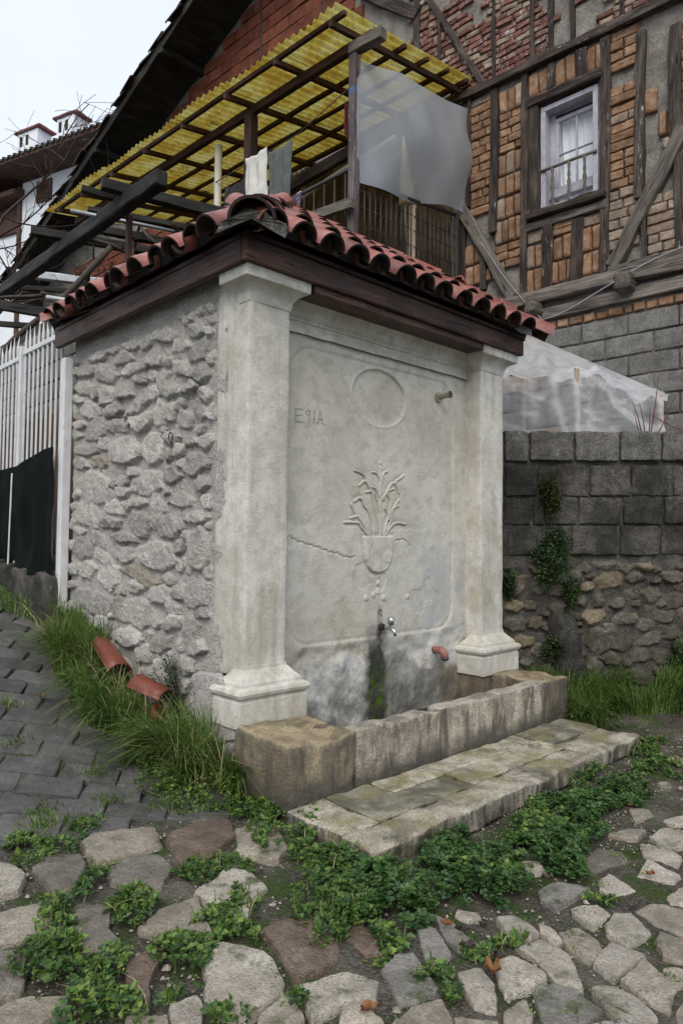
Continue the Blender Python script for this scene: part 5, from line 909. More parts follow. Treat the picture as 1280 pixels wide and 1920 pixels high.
# ------------------------------------------------------------------ timber-framed house
HR = math.radians(3)
def house_thing(name, label, cat, group=None): return thing(name, label, cat, tuple(H0), group, HR)
HS = house_thing('timber_framed_house', 'old timber-framed house with brick infill and a small window, above the terrace', 'house')
roofz = lambda y: 9.91 - 0.404 * (y - 6.57) if y > 2.0 else 11.756 + 0.404 * (y - 2.0)
yy = lin([(-1.6, 3.0, 80), (3.0, 13.6, 90)]); zz = lin([(1.9, 7.2, 90), (7.2, 11.6, 50)])
Y, Z = np.meshgrid(yy, zz, indexing='ij')
rz = np.vectorize(roofz)(Y) - 0.05
X = 0.002 + 0.016 * fbm2(Y, Z, 3.5, 4, 81) + 0.006 * fbm2(Y, Z, 15, 2, 82)
Zc = np.minimum(Z, rz); Fq = np.array(grid_faces(len(yy), len(zz), True)); Vh = np.stack([X.ravel(), Y.ravel(), Zc.ravel()], 1)
cen = Vh[Fq].mean(1); keep = ~((cen[:, 1] > 0.25) & (cen[:, 1] < 0.93) & (cen[:, 2] > 4.87) & (cen[:, 2] < 6.12)) & (np.ptp(Vh[Fq][:, :, 2], axis=1) > 1e-4)
wall = part('wall', Vh, Fq[keep].tolist(), M['housemortar'], HS, True)
def hbox(name, x0, x1, y0, y1, z0, z1, mat, parent, r=0.006, seg=0.3, amp=0.0, seed=0):
    V, F = rbox((x1 - x0) / 2, (y1 - y0) / 2, (z1 - z0) / 2, r, seg); lc = V + np.array([seed * 3.3, 0, 0])
    if y1 - y0 >= max(z1 - z0, x1 - x0): lc = lc[:, [1, 0, 2]]
    elif z1 - z0 > x1 - x0: lc = lc[:, [2, 0, 1]]
    V = V + [(x0 + x1) / 2, (y0 + y1) / 2, (z0 + z1) / 2]
    if amp: V = rough(V, amp, 8, seed)
    return part(name, V, F, mat, parent, False, lc)
hbox('gable_return', 0.05, 5.0, -1.6, -1.5, 1.9, 10.2, M['housemortar'], HS)
hbox('room_back', 1.2, 1.3, -1.5, 13.4, 1.9, 7.2, M['housemortar'], HS, seg=2.0)
def hbeam(name, p, q, w, d, mat, xo=0.0, warp=0.0, parent=None):
    """timber lying on the wall face from (y,z) to (y,z); d is its thickness, xo how far its face stands out"""
    V, F, lc = beam_geo((-xo + d / 2, p[0], p[1]), (-xo + d / 2, q[0], q[1]), w, d, r=0.012, seg=0.09, amp=0.010, up=(1, 0, 0), warp=warp)
    return part(name, V, F, mat, parent or HS, False, lc)
for i, (k, y0, z0, y1, z1, w) in enumerate(TIMBERS):
    if k == 'P': hbeam('post', (y0, z0), (y1, z1), w * .86, 0.12, M['timber'], 0.055 + 0.004 * (i % 3), 0.008)
    elif k == 'D': hbeam('brace', (y0, z0), (y1, z1), w, 0.10, M['greytimber'], 0.095, 0.01)
    else:
        if k == 'U': z0 = z0 + 1.2
        hbeam('brace' if abs(y0 - y1) > .2 else 'post', (y0, z0), (y1, z1 - .02), w, 0.10, M['timber'], 0.05 if abs(y0 - y1) < .2 else 0.07, 0.006)
hbeam('top_plate', (-1.55, 6.585), (2.06, 6.63), 0.10, 0.16, M['timber'], 0.10, 0.01)
hbeam('sill_beam', (-1.55, 3.915), (1.95, 3.955), 0.14, 0.16, M['greytimber'], 0.11, 0.012)
hbeam('sill_beam', (-1.55, 3.735), (1.95, 3.76), 0.13, 0.14, M['greytimber'], 0.075, 0.012)
hbeam('sill_beam', (-1.55, 4.055), (0.14, 4.045), 0.09, 0.13, M['greytimber'], 0.085, 0.008)
hbeam('raking_beam', (2.62, 8.05), (3.6, 8.9), 0.16, 0.14, M['timber'], 0.08, 0.008)
for y, z, s in ((-0.06, 3.845, .085), (0.93, 3.80, .065)):
    V, F, lc = beam_geo((-0.26, y, z), (0.1, y, z), s * 2, s * 2, r=0.03, amp=0.012, seg=0.04); part('joist_end', V, F, M['greytimber'], HS, False, lc)
BRK = []
for s in range(7):
    V, F = rbox(0.05, 0.5, 0.5, 0.02, 0.16, 8); V = V + 0.04 * np.stack([0.16 * fbm(V, 3.5, 3, 500 + s), fbm(V + 7, 2.2, 3, 510 + s), fbm(V + 3, 2.6, 3, 520 + s)], 1)
    BRK.append({k: mesh('brick', V, F, M[k], True) for k in ('brick', 'brick_pale', 'brick_red')})
rg = np.random.default_rng(21)
def put_brick(y, z, w, h, key, xo=0.0, rot=0.0):
    o = piece('brick', BRK[rg.integers(7)][key], HS, (0.022 - xo + rg.normal(0, .006), y, z), Matrix.Rotation(rot, 3, 'X'), (1, w, h))
for m, y0, y1, z0, z1 in ZONES:
    key = 'brick_pale' if m == 'H' else 'brick'; y0 -= 0.035; y1 += 0.035; w = y1 - y0; h = z1 - z0
    if m in 'hH':
        n = max(1, round(h / 0.101)); bh = h / n
        for i in range(n):
            k2 = key if rg.random() > 0.14 else ('brick_pale' if key == 'brick' else 'brick'); tilt = rg.normal(0, .025); z = z0 + (i + .5) * bh
            if w > 0.27 and rg.random() < 0.7:
                c = y0 + w * rg.choice([0.35, 0.62, 0.5]); g = 0.012
                put_brick((y0 + c) / 2, z, c - y0 - g, bh * 0.93, k2, 0.005, tilt); put_brick((c + y1) / 2, z, y1 - c - g, bh * 0.93, k2, 0.005, tilt)
            else: put_brick((y0 + y1) / 2, z, w * 1.0, bh * 0.93, k2, 0.005, tilt)
    else:
        n = max(1, round(w / 0.098)); bw = w / n
        for i in range(n): put_brick(y0 + (i + .5) * bw, (z0 + z1) / 2, bw * 0.93, h * 0.98, key if rg.random() > .1 else 'brick_pale', 0.005, rg.normal(0, .02))
# upper storey
ups = [t for t in TIMBERS if t[0] == 'U']; z = 6.735; row = 0
smear = lambda y, z: fbm(np.array([[y, z, 0.0]]), 2.2, 3, 95)[0]
while z < 8.75:
    y = -1.2 + 0.1 * (row % 2)
    while y < 2.62:
        w = rg.uniform(0.14, 0.24); yc = y + w / 2
        vis = z < 6.95 + 0.58 * (yc + 0.85)
        if vis and smear(yc, z) < 0.22 and z < 8.4: put_brick(yc, z + rg.normal(0, .006), w - .010, 0.062, 'brick_red' if rg.random() > .22 else 'brick_pale', 0.0, rg.normal(0.0, .05))
        y += w
    z += 0.0735; row += 1
# course of brick ends under the sill, concrete blocks below
y = -1.5
while y < 1.4:
    w = rg.uniform(.09, .17); put_brick(y + w / 2, 3.615, w - .012, 0.085, 'brick', 0.0, rg.normal(0, .03)); y += w
CBL = []
for s in range(4):
    V, F = rbox(0.05, 0.235, 0.098, 0.010, 0.06); V = rough(V, 0.005, 14, 540 + s); CBL.append((mesh('concrete_block', V, F, M['block'], True), mesh('concrete_block', V, F, M['brick_pale'], True)))
for r_ in range(7):
    z = 3.455 - r_ * 0.212; y = -1.5 + (0.24 if r_ % 2 else 0)
    while y < 2.2:
        piece('concrete_block', CBL[rg.integers(4)][1 if rg.random() < .1 else 0], HS, (0.018 + rg.normal(0, .004), y + .24, z), Matrix.Rotation(rg.normal(0, .006), 3, 'X')); y += 0.487
# hollow clay bricks of the gable and the yard wall
def hollow_geo():
    prof = []; n = 5; hz = 0.095
    for i in range(n):
        a = -hz + 2 * hz * i / n; b = -hz + 2 * hz * (i + 1) / n; prof += [(-0.05, a + .006), (-0.05, b - .006), (-0.043, b - .002), (-0.043, b + .002)]
    prof = prof[:-2]; V = []
    for yv in (-0.16, 0.16):
        V += [(x, yv, zv) for x, zv in prof] + [(0.05, yv, hz), (0.05, yv, -hz)]
    m = len(prof) + 2; F = [[i, i + m, (i + 1) % m + m, (i + 1) % m] for i in range(m)] + [list(range(m)), list(range(2 * m - 1, m - 1, -1))]
    return V, F
HB = mesh('hollow_brick', *hollow_geo(), M['hollow'])
def hollow_zone(y0, y1, z0, z1, lim=None):
    z = z0 + 0.1; r_ = 0
    while z < z1:
        y = y0 + (0.165 if r_ % 2 else 0)
        while y < y1:
            if lim is None or lim(y, z): piece('hollow_brick', HB, HS, (0.01 + rg.normal(0, .005), y + .16, z + rg.normal(0, .003)), Matrix.Rotation(rg.normal(0, .008), 3, 'X'))
            y += 0.335
        z += 0.207; r_ += 1
hollow_zone(2.75, 9.4, 7.9, 10.2, lambda y, z: z < roofz(y) - 0.25 and z < 6.95 + 0.58 * (y + 0.9) and z > min(8.5, 7.4 + 0.5 * (y - 2.6)) and not (y < 3.5 and z < 8.05 + .87 * (y + .3 - 2.62)))
hollow_zone(6.0, 11.8, 5.3, 7.2)
hbeam('post', (4.35, 8.2), (4.35, 10.6), 0.06, 0.1, M['timber'], 0.05); hbeam('post', (5.75, 8.2), (5.75, 10.0), 0.06, 0.1, M['timber'], 0.05)
# planked door and boards in the balcony bay
for i in range(23):
    y = 2.1 + i * 0.17; hbox('plank', -0.04 - 0.006 * (i % 3), 0.0, y, y + 0.16, 4.2, 6.6 - 0.05 * (i % 4), M['oldboard'], HS, seed=i)
# roof: deck, verge board, purlins, verge tiles
def roof_plane(y0, y1, x0, x1, lift, th):
    V = []
    for x in (x0, x1):
        for y in (y0, y1): V += [(x, y, roofz(y) + lift), (x, y, roofz(y) + lift + th)]
    return V, [[0, 1, 3, 2], [4, 6, 7, 5], [0, 4, 5, 1], [2, 3, 7, 6], [1, 5, 7, 3], [0, 2, 6, 4]]
V, F = join([roof_plane(2.0, 14.2, -0.80, 5.0, 0.0, 0.07), roof_plane(-2.2, 2.0, -0.80, 5.0, 0.0, 0.07)])
hroof = part('roof', V, F, M['darkwood'], HS, False, V)
for a, b in ((2.0, 14.25), (-2.2, 2.0)):
    V, F, lc = beam_geo((-0.82, a, roofz(a) - 0.01), (-0.82, b, roofz(b) - 0.01), 0.04, 0.17, amp=0.004, seg=0.3); part('verge_board', V, F, M['darkwood'], hroof, False, lc)
for y in (3.0, 5.2, 7.4, 9.6, 11.8, 13.6):
    V, F, lc = beam_geo((-0.84, y, roofz(y) - 0.09), (0.2, y, roofz(y) - 0.09), 0.10, 0.12, amp=0.004, seg=0.3); part('purlin', V, F, M['darkwood'], hroof, False, lc)
DT = mesh('roof_tile', *barrel(0.42, 0.105, 0.085, 0.018, seed=290), plain('old_dark_tile', (0.020, 0.014, 0.012), (0.065, 0.040, 0.030), 6, 0.8, 0.4), True)
dn = Vector((0, 0.927, -0.3746)); upn = Vector((0, 0.3746, 0.927))
for k in range(34):
    y = 4.6 + k * 0.285 + rg.normal(0, .02)
    for c in range(2):
        R = Matrix((-dn, upn.cross(-dn), upn)).transposed() @ Matrix.Rotation(rg.normal(0, .07), 3, 'Z') @ Matrix.Rotation(rg.normal(0.05, .06), 3, 'Y')
        piece('roof_tile', DT, hroof, (-0.80 + c * 0.19 + rg.normal(0, .02), y, roofz(y) + 0.085 + rg.normal(0, .012)), R)
# window
M['lilac'] = plain('lilac_white_paint', (0.31, 0.30, 0.35), (0.46, 0.455, 0.51), 14, 0.6, 0.4, rust=((0.17, 0.12, 0.11), 0.60))
M['curtain'] = plain('white_net_curtain', (0.72, 0.76, 0.82), (0.84, 0.88, 0.92), 5, 0.8)
_g = NT('window_glass'); _g.done((0.8, 0.85, 0.9), 0.05, None, 0.5); _tp = _g.n('ShaderNodeBsdfTransparent'); _mx = _g.n('ShaderNodeMixShader'); _mx.inputs[0].default_value = 0.16
_g.t.links.new(_tp.outputs[0], _mx.inputs[1]); _g.t.links.new(_g.b.outputs[0], _mx.inputs[2]); _g.t.links.new(_mx.outputs[0], _g.out.inputs[0]); M['glass'] = _g.m
def frame_geo(y0, y1, z0, z1, w, x0, x1):
    P = []
    for (a, b, c, d) in ((y0, y1, z0, z0 + w), (y0, y1, z1 - w, z1), (y0, y0 + w, z0 + w, z1 - w), (y1 - w, y1, z0 + w, z1 - w)):
        V, F = rbox((x1 - x0) / 2, (b - a) / 2, (d - c) / 2, 0.004, 0.3); P.append((V + [(x0 + x1) / 2, (a + b) / 2, (c + d) / 2], F))
    return join(P)
V, F = frame_geo(0.262, 0.912, 4.905, 6.10, 0.055, -0.02, 0.17); win = part('window', V, F, M['lilac'], HS)
V, F = frame_geo(0.31, 0.80, 5.15, 5.98, 0.045, 0.10, 0.15); part('sash', V, F, M['lilac'], win)
hbox('panel_board', 0.11, 0.14, 0.80, 0.86, 4.96, 6.04, M['lilac'], win); hbox('transom', 0.07, 0.15, 0.315, 0.86, 5.07, 5.15, M['lilac'], win)
hbox('glazing_bar', 0.105, 0.135, 0.545, 0.563, 5.195, 5.935, M['lilac'], win); hbox('glazing_bar', 0.105, 0.135, 0.355, 0.755, 5.555, 5.573, M['lilac'], win)
for a, b, c, d in ((.355, .545, 5.195, 5.555), (.563, .755, 5.195, 5.555), (.355, .545, 5.573, 5.935), (.563, .755, 5.573, 5.935), (.34, .56, 4.97, 5.07), (.60, .80, 4.97, 5.07)):
    part('pane', [(.122, a, c), (.122, b, c), (.122, b, d), (.122, a, d)], [[0, 3, 2, 1]], M['glass'], win)
yv = np.linspace(0.32, 0.86, 60); zv = np.linspace(4.95, 6.02, 10); Y, Z = np.meshgrid(yv, zv, indexing='ij')
part('curtain', np.stack([(0.21 + 0.014 * np.sin(Y * 75 + np.sin(Z * 4)) + 0.008 * np.sin(Y * 31)).ravel(), Y.ravel(), Z.ravel()], 1), grid_faces(60, 10, True), M['curtain'], win, True)
hbeam('window_jamb', (0.985, 4.86), (0.985, 6.16), 0.115, 0.13, M['timber'], 0.07); hbeam('window_lintel', (0.20, 6.175), (1.05, 6.185), 0.10, 0.15, M['timber'], 0.085)
hbeam('window_sill', (0.16, 4.855), (1.05, 4.865), 0.085, 0.20, M['timber'], 0.13); hbeam('window_sill', (0.16, 4.765), (1.08, 4.775), 0.085, 0.14, M['greytimber'], 0.07)
tube('guard_rail', [(-0.03, .90, 5.37), (-0.04, .7, 5.365), (-0.035, .5, 5.372), (-0.03, .27, 5.368)], 0.017, M['greytimber'], win)
for y in (0.40, 0.575, 0.765):
    zz_ = np.array([4.90, 4.95, 5.0, 5.03, 5.08, 5.14, 5.19, 5.22, 5.27, 5.33, 5.36]); tube('baluster', [(-0.035, y, z) for z in zz_], [.018, .018, .012, .02, .012, .024, .012, .02, .013, .017, .017], M['greytimber'], win, 8)
# loose cable on the front
tube('cable', [tuple(p) for p in smooth_line([(-0.12, -1.0, 4.12), (-0.13, -0.35, 4.02), (-0.15, 0.1, 3.86), (-0.15, 0.55, 3.70), (-0.14, 0.86, 3.66), (-0.12, 1.15, 3.67)])], 0.006, M['lilac'], HS, 5)
tube('cable', [tuple(p) for p in smooth_line([(-0.12, 1.62, 4.75), (-0.13, 1.3, 4.25), (-0.13, 0.98, 3.82), (-0.14, 0.84, 3.66), (-0.13, 0.82, 3.45)])], 0.004, M['lilac'], HS, 5)
# ------------------------------------------------------------------ balcony
BC = house_thing('balcony', 'timber balcony with rusty iron railings, projecting from the house above the fountain roof', 'balcony')
for i in range(14):
    y = 1.86 + i * 0.44; hbox('deck_board', -2.12, 0.0, y, y + 0.43, 4.10, 4.16, M['oldboard'], BC, seed=i)
beam('edge_joist', (-2.1, 1.86, 4.06), (-2.1, 8.0, 4.06), 0.10, 0.12, M['redwood'], BC); beam('edge_joist', (-2.1, 1.88, 4.06), (0, 1.88, 4.06), 0.10, 0.12, M['redwood'], BC)
M['oldpost'] = wood('flaking_white_post', (0.06, 0.045, 0.045), (0.11, 0.085, 0.085), (0.20, 0.17, 0.17), fleck=((0.60, 0.60, 0.60), 0.42))
beam('post', (-2.03, 1.90, 4.12), (-2.03, 1.90, 6.12), 0.085, 0.085, M['oldpost'], BC)
beam('post', (-2.0, 3.55, 4.12), (-2.0, 3.55, 6.2), 0.12, 0.12, M['redwood'], BC)
M['cream'] = plain('cream_tube', (0.40, 0.38, 0.30), (0.52, 0.50, 0.42), 9, 0.5, rust=((0.20, 0.12, 0.07), 0.64))
tube('post', [(-1.98, 4.20, 4.12), (-1.98, 4.20, 6.1)], 0.045, M['cream'], BC, 10)
V, F, lc = beam_geo((-2.03, 1.90, 5.68), (-2.03, 1.90, 5.80), 0.095, 0.095, r=0.03, amp=0); part('blue_binding', V, F, plain('blue_tape', (0.03, 0.08, 0.22), (0.06, 0.13, 0.30)), BC, False, lc)
# end railing (welded bars and wire) and front railing
tube('top_rail', [(-2.0, 1.90, 4.86), (-1.0, 1.89, 5.0), (-0.22, 1.89, 5.12)], 0.022, M['iron'], BC)
tube('bottom_rail', [(-2.0, 1.90, 4.22), (-0.22, 1.89, 4.26)], 0.014, M['iron'], BC)
for i in range(21):
    x = -1.96 + i * 0.086; zt = 4.86 + (x + 2) / 1.78 * 0.26 - (0.09 if i % 3 else 0.0)
    tube('baluster', [(x, 1.89, 4.22), (x, 1.89, zt)], 0.008, M['iron'], BC, 5)
for z in (4.42, 4.60, 4.76): tube('cross_wire', [(-2.0, 1.888, z), (-0.24, 1.885, z + .1)], 0.0045, M['iron'], BC, 4)
beam('post', (-0.22, 1.89, 4.15), (-0.22, 1.89, 5.14), 0.05, 0.05, M['iron'], BC, amp=0)
beam('post', (-1.02, 1.93, 4.15), (-1.02, 1.93, 4.96), 0.07, 0.05, M['lath'], BC)
tube('top_rail', [(-2.02, 1.95, 4.98), (-2.02, 4.2, 4.92), (-2.02, 7.8, 4.9)], 0.022, M['iron'], BC)
for i in range(34):
    y = 2.02 + i * 0.15; tube('baluster', [(-2.02, y, 4.2), (-2.02, y, 4.97 - .01 * (i % 3))], 0.008, M['iron'], BC, 5)
beam('loose_plank', (-2.12, 2.55, 4.60), (-2.14, 1.80, 4.54), 0.05, 0.10, M['greytimber'], BC)
# ------------------------------------------------------------------ corrugated canopy
nt = NT('yellow_fibreglass'); p = nt.noise(3.2, 6, 0.7)
col = nt.ramp(p, [(0.40, (0.37, 0.21, 0.018)), (0.5, (0.49, 0.38, 0.065)), (0.60, (0.58, 0.52, 0.20))])
sp_ = nt.math('MULTIPLY', nt.mapr(nt.noise(75, 3, 0.7), 0.45, 0.60), 0.75); col = nt.mix(sp_, col, (0.20, 0.19, 0.05))
col = nt.mix(nt.mapr(nt.noise(1.5, 6, 0.7, dist=0.6), 0.62, 0.69), col, (0.030, 0.034, 0.012))
nt.done(col, 0.55, nt.bump(nt.noise(90, 3, 0.7), 0.4, 0.004), 0.4); tr = nt.n('ShaderNodeBsdfTranslucent'); nt.set(tr.inputs[0], col); mx = nt.n('ShaderNodeMixShader'); mx.inputs[0].default_value = 0.72
nt.t.links.new(nt.b.outputs[0], mx.inputs[1]); nt.t.links.new(tr.outputs[0], mx.inputs[2]); nt.t.links.new(mx.outputs[0], nt.out.inputs[0]); M['fibre'] = nt.m
CN = house_thing('balcony_canopy', 'yellow corrugated fibreglass canopy on red-brown rafters over the balcony', 'canopy')
cz_ = lambda x: 6.385 + (x + 2.39) * 0.185
def sheet_geo(seed):
    per, n = 0.1035, 9; ys_ = np.linspace(0, per * n, n * 10 + 1); xs_ = np.linspace(-2.40, -0.02, 12); X, Y = np.meshgrid(xs_, ys_, indexing='ij')
    Z = cz_(X) + 0.023 * np.cos(Y / per * 2 * np.pi) + 0.010 * fbm2(X, Y, 1.2, 2, seed); X = X + (X < -2.3) * 0.03 * fbm2(0 * X, Y, 2.0, 2, seed + 5)
    return np.stack([X.ravel(), Y.ravel(), Z.ravel()], 1), grid_faces(len(xs_), len(ys_))
SH = [mesh('corrugated_sheet', *sheet_geo(600 + s), M['fibre'], True) for s in range(3)]
for i in range(7):
    o = piece('corrugated_sheet', SH[i % 3], CN, (0.02 * math.sin(i * 2.4), 1.80 + i * 0.90, 0.010 * (i % 2)), Matrix.Rotation(0.003 * math.sin(i), 3, 'Z'))
for x, w, h in ((-2.30, .045, .05), (-1.75, .04, .045), (-1.35, .045, .05), (-0.95, .04, .045), (-0.55, .045, .05), (-0.15, .05, .06)):
    beam('purlin', (x, 1.78, cz_(x) - 0.052), (x, 7.95, cz_(x) - 0.05), w, h, M['redwood'], CN)
beam('main_beam', (-1.98, 1.70, cz_(-1.98) - 0.20), (-1.98, 7.9, cz_(-1.98) - 0.19), 0.07, 0.10, M['redwood'], CN)
for y in (1.93, 2.75, 3.6, 4.45, 5.3, 6.15, 7.0, 7.75):
    beam('rafter', (-2.36, y, cz_(-2.36) - 0.105), (0.02, y, cz_(0.02) - 0.105), 0.05, 0.065, M['redwood'], CN)
beam('rafter_end', (-2.0, 1.55, 6.20), (-2.0, 1.98, 6.22), 0.10, 0.11, M['greytimber'], CN)
tube('drain_pipe', [(-1.0, 2.2, 5.85), (-1.0, 4.6, 5.55)], 0.035, M['cream'], CN)
beam('bay_beam', (-1.0, 2.0, 6.0), (-1.0, 6.5, 5.7), 0.08, 0.14, M['timber'], CN)
# ------------------------------------------------------------------ clouded plastic sheet and laundry
M['banner'] = film('clouded_sheet', (0.56, 0.60, 0.66), 0.60, 0.20, 1.1, 0.16, 0.010, 0.35)
u = np.linspace(0, 1, 46); v = np.linspace(0, 1, 40); U_, V_ = np.meshgrid(u, v, indexing='ij')
xt = -2.03 + 2.06 * U_ - 0.02 * np.sin(V_ * 3) * (1 - U_) - 0.05 * np.sin(V_ * np.pi) * U_; zt = 6.07 + 0.42 * U_ + 0.03 * np.sin(U_ * np.pi * 2) * 0; zb = 4.82 + 0.36 * U_ - 0.04 * np.sin(U_ * 5)
zz = zt + (zb - zt) * V_; yo = 1.83 + 0.045 * fbm2(U_, V_ * .6, 3, 2, 91) - 0.12 * np.sin(U_ * np.pi) * np.sin(V_ * np.pi) + 0.035 * np.sin(U_ * 13 + V_ * 2) * sstep(0.25, 1.0, V_) + 0.03 * np.sin(V_ * 9) * sstep(.85, 1, U_)
o = part('plastic_sheet', np.stack([xt.ravel(), yo.ravel(), zz.ravel()], 1), grid_faces(46, 40), M['banner'], None, True)
o.location = H0; o.rotation_euler = (0, 0, HR); tag(o, 'large cloudy grey plastic sheet hung across the end of the balcony', 'plastic sheet')
def hang(name, y0, y1, z0, z1, x, mat, label, seed, fold=0.025, taper=0.0):
    u = np.linspace(0, 1, 26); v = np.linspace(0, 1, 22); A, B = np.meshgrid(u, v, indexing='ij'); rr = np.random.default_rng(seed)
    y = y0 + (y1 - y0) * (0.5 + (A - 0.5) * (1 - taper * B)); z = z1 + (z0 - z1) * B * (1 + 0.05 * np.sin(A * 5 + seed)) - 0.03 * np.sin(A * np.pi) * (1 - B)
    xx = x + fold * np.sin(A * 14 + seed) * (0.3 + 0.7 * B) + 0.01 * fbm2(A, B, 5, 2, seed)
    V = np.stack([xx.ravel(), y.ravel(), z.ravel()], 1); b = V.copy(); b[:, 0] += 0.012; n = len(V)
    F = grid_faces(26, 22); rim = list(range(22)) + [i * 22 + 21 for i in range(1, 26)] + [25 * 22 + j for j in range(20, -1, -1)] + [i * 22 for i in range(24, 0, -1)]
    F2 = F + [[i + n for i in f[::-1]] for f in F] + [[rim[i], rim[(i + 1) % len(rim)], rim[(i + 1) % len(rim)] + n, rim[i] + n] for i in range(len(rim))]
    o = part(name, np.vstack([V, b]), F2, mat, None, True); o.location = H0; o.rotation_euler = (0, 0, HR); return tag(o, label, 'laundry', 'washing on the balcony line')
hang('shirt', 3.14, 3.50, 5.02, 5.62, -2.12, plain('white_cotton', (0.50, 0.49, 0.45), (0.62, 0.61, 0.57), 6, 0.9), 'white cotton shirt hanging on the balcony line', 1, 0.03)
hang('towel', 2.75, 3.12, 4.98, 5.56, -2.10, plain('grey_green_terry', (0.075, 0.090, 0.088), (0.115, 0.13, 0.128), 30, 0.95, 0.5), 'grey-green towel hanging on the balcony line', 2, 0.02, 0.15)
nt = NT('floral_cotton'); fl = nt.mapr(nt.vor(22), 0.22, 0.30); nt.done(nt.mix(fl, (0.42, 0.38, 0.42), (0.075, 0.055, 0.105)), 0.9)
hang('cloth', 2.62, 2.98, 4.52, 4.96, -2.08, nt.m, 'purple cloth with pale flowers draped over the railing', 3, 0.015)
nt = NT('dark_print_cotton'); fl = nt.mapr(nt.vor(30), 0.16, 0.22); nt.done(nt.mix(fl, (0.16, 0.15, 0.15), (0.014, 0.014, 0.016)), 0.9)
hang('skirt', 3.62, 4.02, 4.9, 5.5, -2.0, nt.m, 'black patterned skirt hanging behind the balcony post', 4, 0.035)
hang('cloth', 2.00, 2.16, 5.44, 5.80, -1.9, plain('crimson_knit', (0.07, 0.006, 0.014), (0.13, 0.014, 0.03), 25, 0.95, 0.6), 'crimson knitted cloth hanging by the corner post', 5, 0.03, 0.3)
o = tube('clothes_line', [(-2.05, 1.95, 5.80), (-2.05, 2.7, 5.62), (-2.05, 3.55, 5.60), (-2.02, 4.2, 5.62)], 0.006, M['iron'], None, 5); o.location = H0; o.rotation_euler = (0, 0, HR); tag(o, 'thin dark clothes line strung between the balcony posts', 'clothes line')
# folded parasol leaning inside the balcony, seen through the sheet
PR = house_thing('folded_parasol', 'yellow and white folded parasol leaning behind the plastic sheet', 'parasol')
tube('pole', [(-0.95, 2.05, 4.2), (-1.08, 2.02, 5.75)], 0.014, M['cream'], PR)
V, F = tube_geo([(-0.98, 2.03, 5.02), (-1.0, 2.03, 5.15), (-1.05, 2.02, 5.5), (-1.08, 2.02, 5.72)], [0.10, 0.085, 0.04, 0.012], 8); part('canopy', V, F, plain('yellow_canvas', (0.5, 0.42, 0.10), (0.62, 0.58, 0.38), 5, 0.9), PR, True)

# ------------------------------------------------------------------ pergola behind the fountain
PG = thing('pergola', 'dark mossy timber pergola over the yard behind the fountain', 'pergola', (1.0, 4.6, 1.0))
beam('main_beam', (0.91, 2.62, 4.56), (0.93, 9.2, 4.56), 0.13, 0.15, M['darkwood'], PG, r=0.02, amp=0.008)
beam('main_beam', (2.05, 2.9, 4.5), (2.2, 8.6, 4.5), 0.10, 0.12, M['darkwood'], PG, amp=0.008)
for (a, b, w) in PERGOLA:
    beam('cross_beam', (*a, 4.68), (*b, 4.66), w * 1.05, w * 1.05, M['galv'] if abs(w - .09) < .001 and a[1] > 5.5 else M['darkwood'], PG, amp=0.006)
beam('post', (1.02, 3.46, 1.0), (1.02, 3.46, 4.52), 0.055, 0.055, M['redwood'], PG); beam('post', (0.95, 7.6, 1.0), (0.95, 7.6, 4.5), 0.09, 0.09, M['darkwood'], PG)
beam('post', (2.1, 7.6, 1.0), (2.1, 7.6, 4.5), 0.09, 0.09, M['darkwood'], PG)
tube('pipe_rail', [(0.62, 3.95, 4.60), (2.0, 3.5, 4.60)], 0.02, M['galv'], PG)
beam('lower_beam', (0.15, 3.3, 3.42), (0.72, 3.1, 3.42), 0.05, 0.03, M['white'], PG); beam('lower_beam', (-0.35, 3.9, 3.42), (0.75, 3.4, 3.34), 0.07, 0.09, M['darkwood'], PG)
VN = thing('grapevine', 'bare tangled grapevine winding over the pergola with a few brown leaves', 'vine', (1.2, 4.4, 1.0))
rg = np.random.default_rng(31); P = []; LF = []
def wander(p, d, L, r, step=0.12, lo=None):
    pts = [np.array(p, float)]; d = np.array(d, float)
    for _ in range(int(L / step)):
        d = d + rg.normal(0, 0.28, 3) * [1, 1, .6]; d /= np.linalg.norm(d)
        q = pts[-1] + d * step
        if lo is not None and q[2] < lo: d[2] = abs(d[2])
        if q[2] > 4.75: d[2] = -abs(d[2])
        pts.append(q)
    return np.array(pts)
for i in range(9):
    pts = wander((rg.uniform(.9, 2.0), rg.uniform(3.2, 6.5), rg.uniform(4.0, 4.6)), (rg.normal(), rg.normal(), rg.normal(0, .2)), rg.uniform(1.2, 2.6), .02, lo=3.6); P.append(tube_geo(pts, np.linspace(0.026, 0.008, len(pts)), 5))
    for k in range(5):
        q = wander(pts[rg.integers(len(pts))], (rg.normal(), rg.normal(), rg.normal(-.2, .4)), rg.uniform(.3, .9), .006, 0.08, lo=3.5); P.append(tube_geo(q, np.linspace(0.008, 0.003, len(q)), 4)); LF += [q[-1], q[len(q) // 2]]
P.append(tube_geo(smooth_line([(0.5, 3.0, 2.6), (0.55, 3.4, 3.3), (0.75, 3.9, 3.9), (1.1, 4.2, 4.35)]), 0.035, 6)); P.append(tube_geo(smooth_line([(-0.2, 4.4, 2.4), (0.1, 4.2, 3.1), (0.5, 3.9, 3.6), (0.9, 3.6, 4.2)]), 0.03, 6))
V, F = join(P); part('stem', V, F, M['twig'], VN, True)
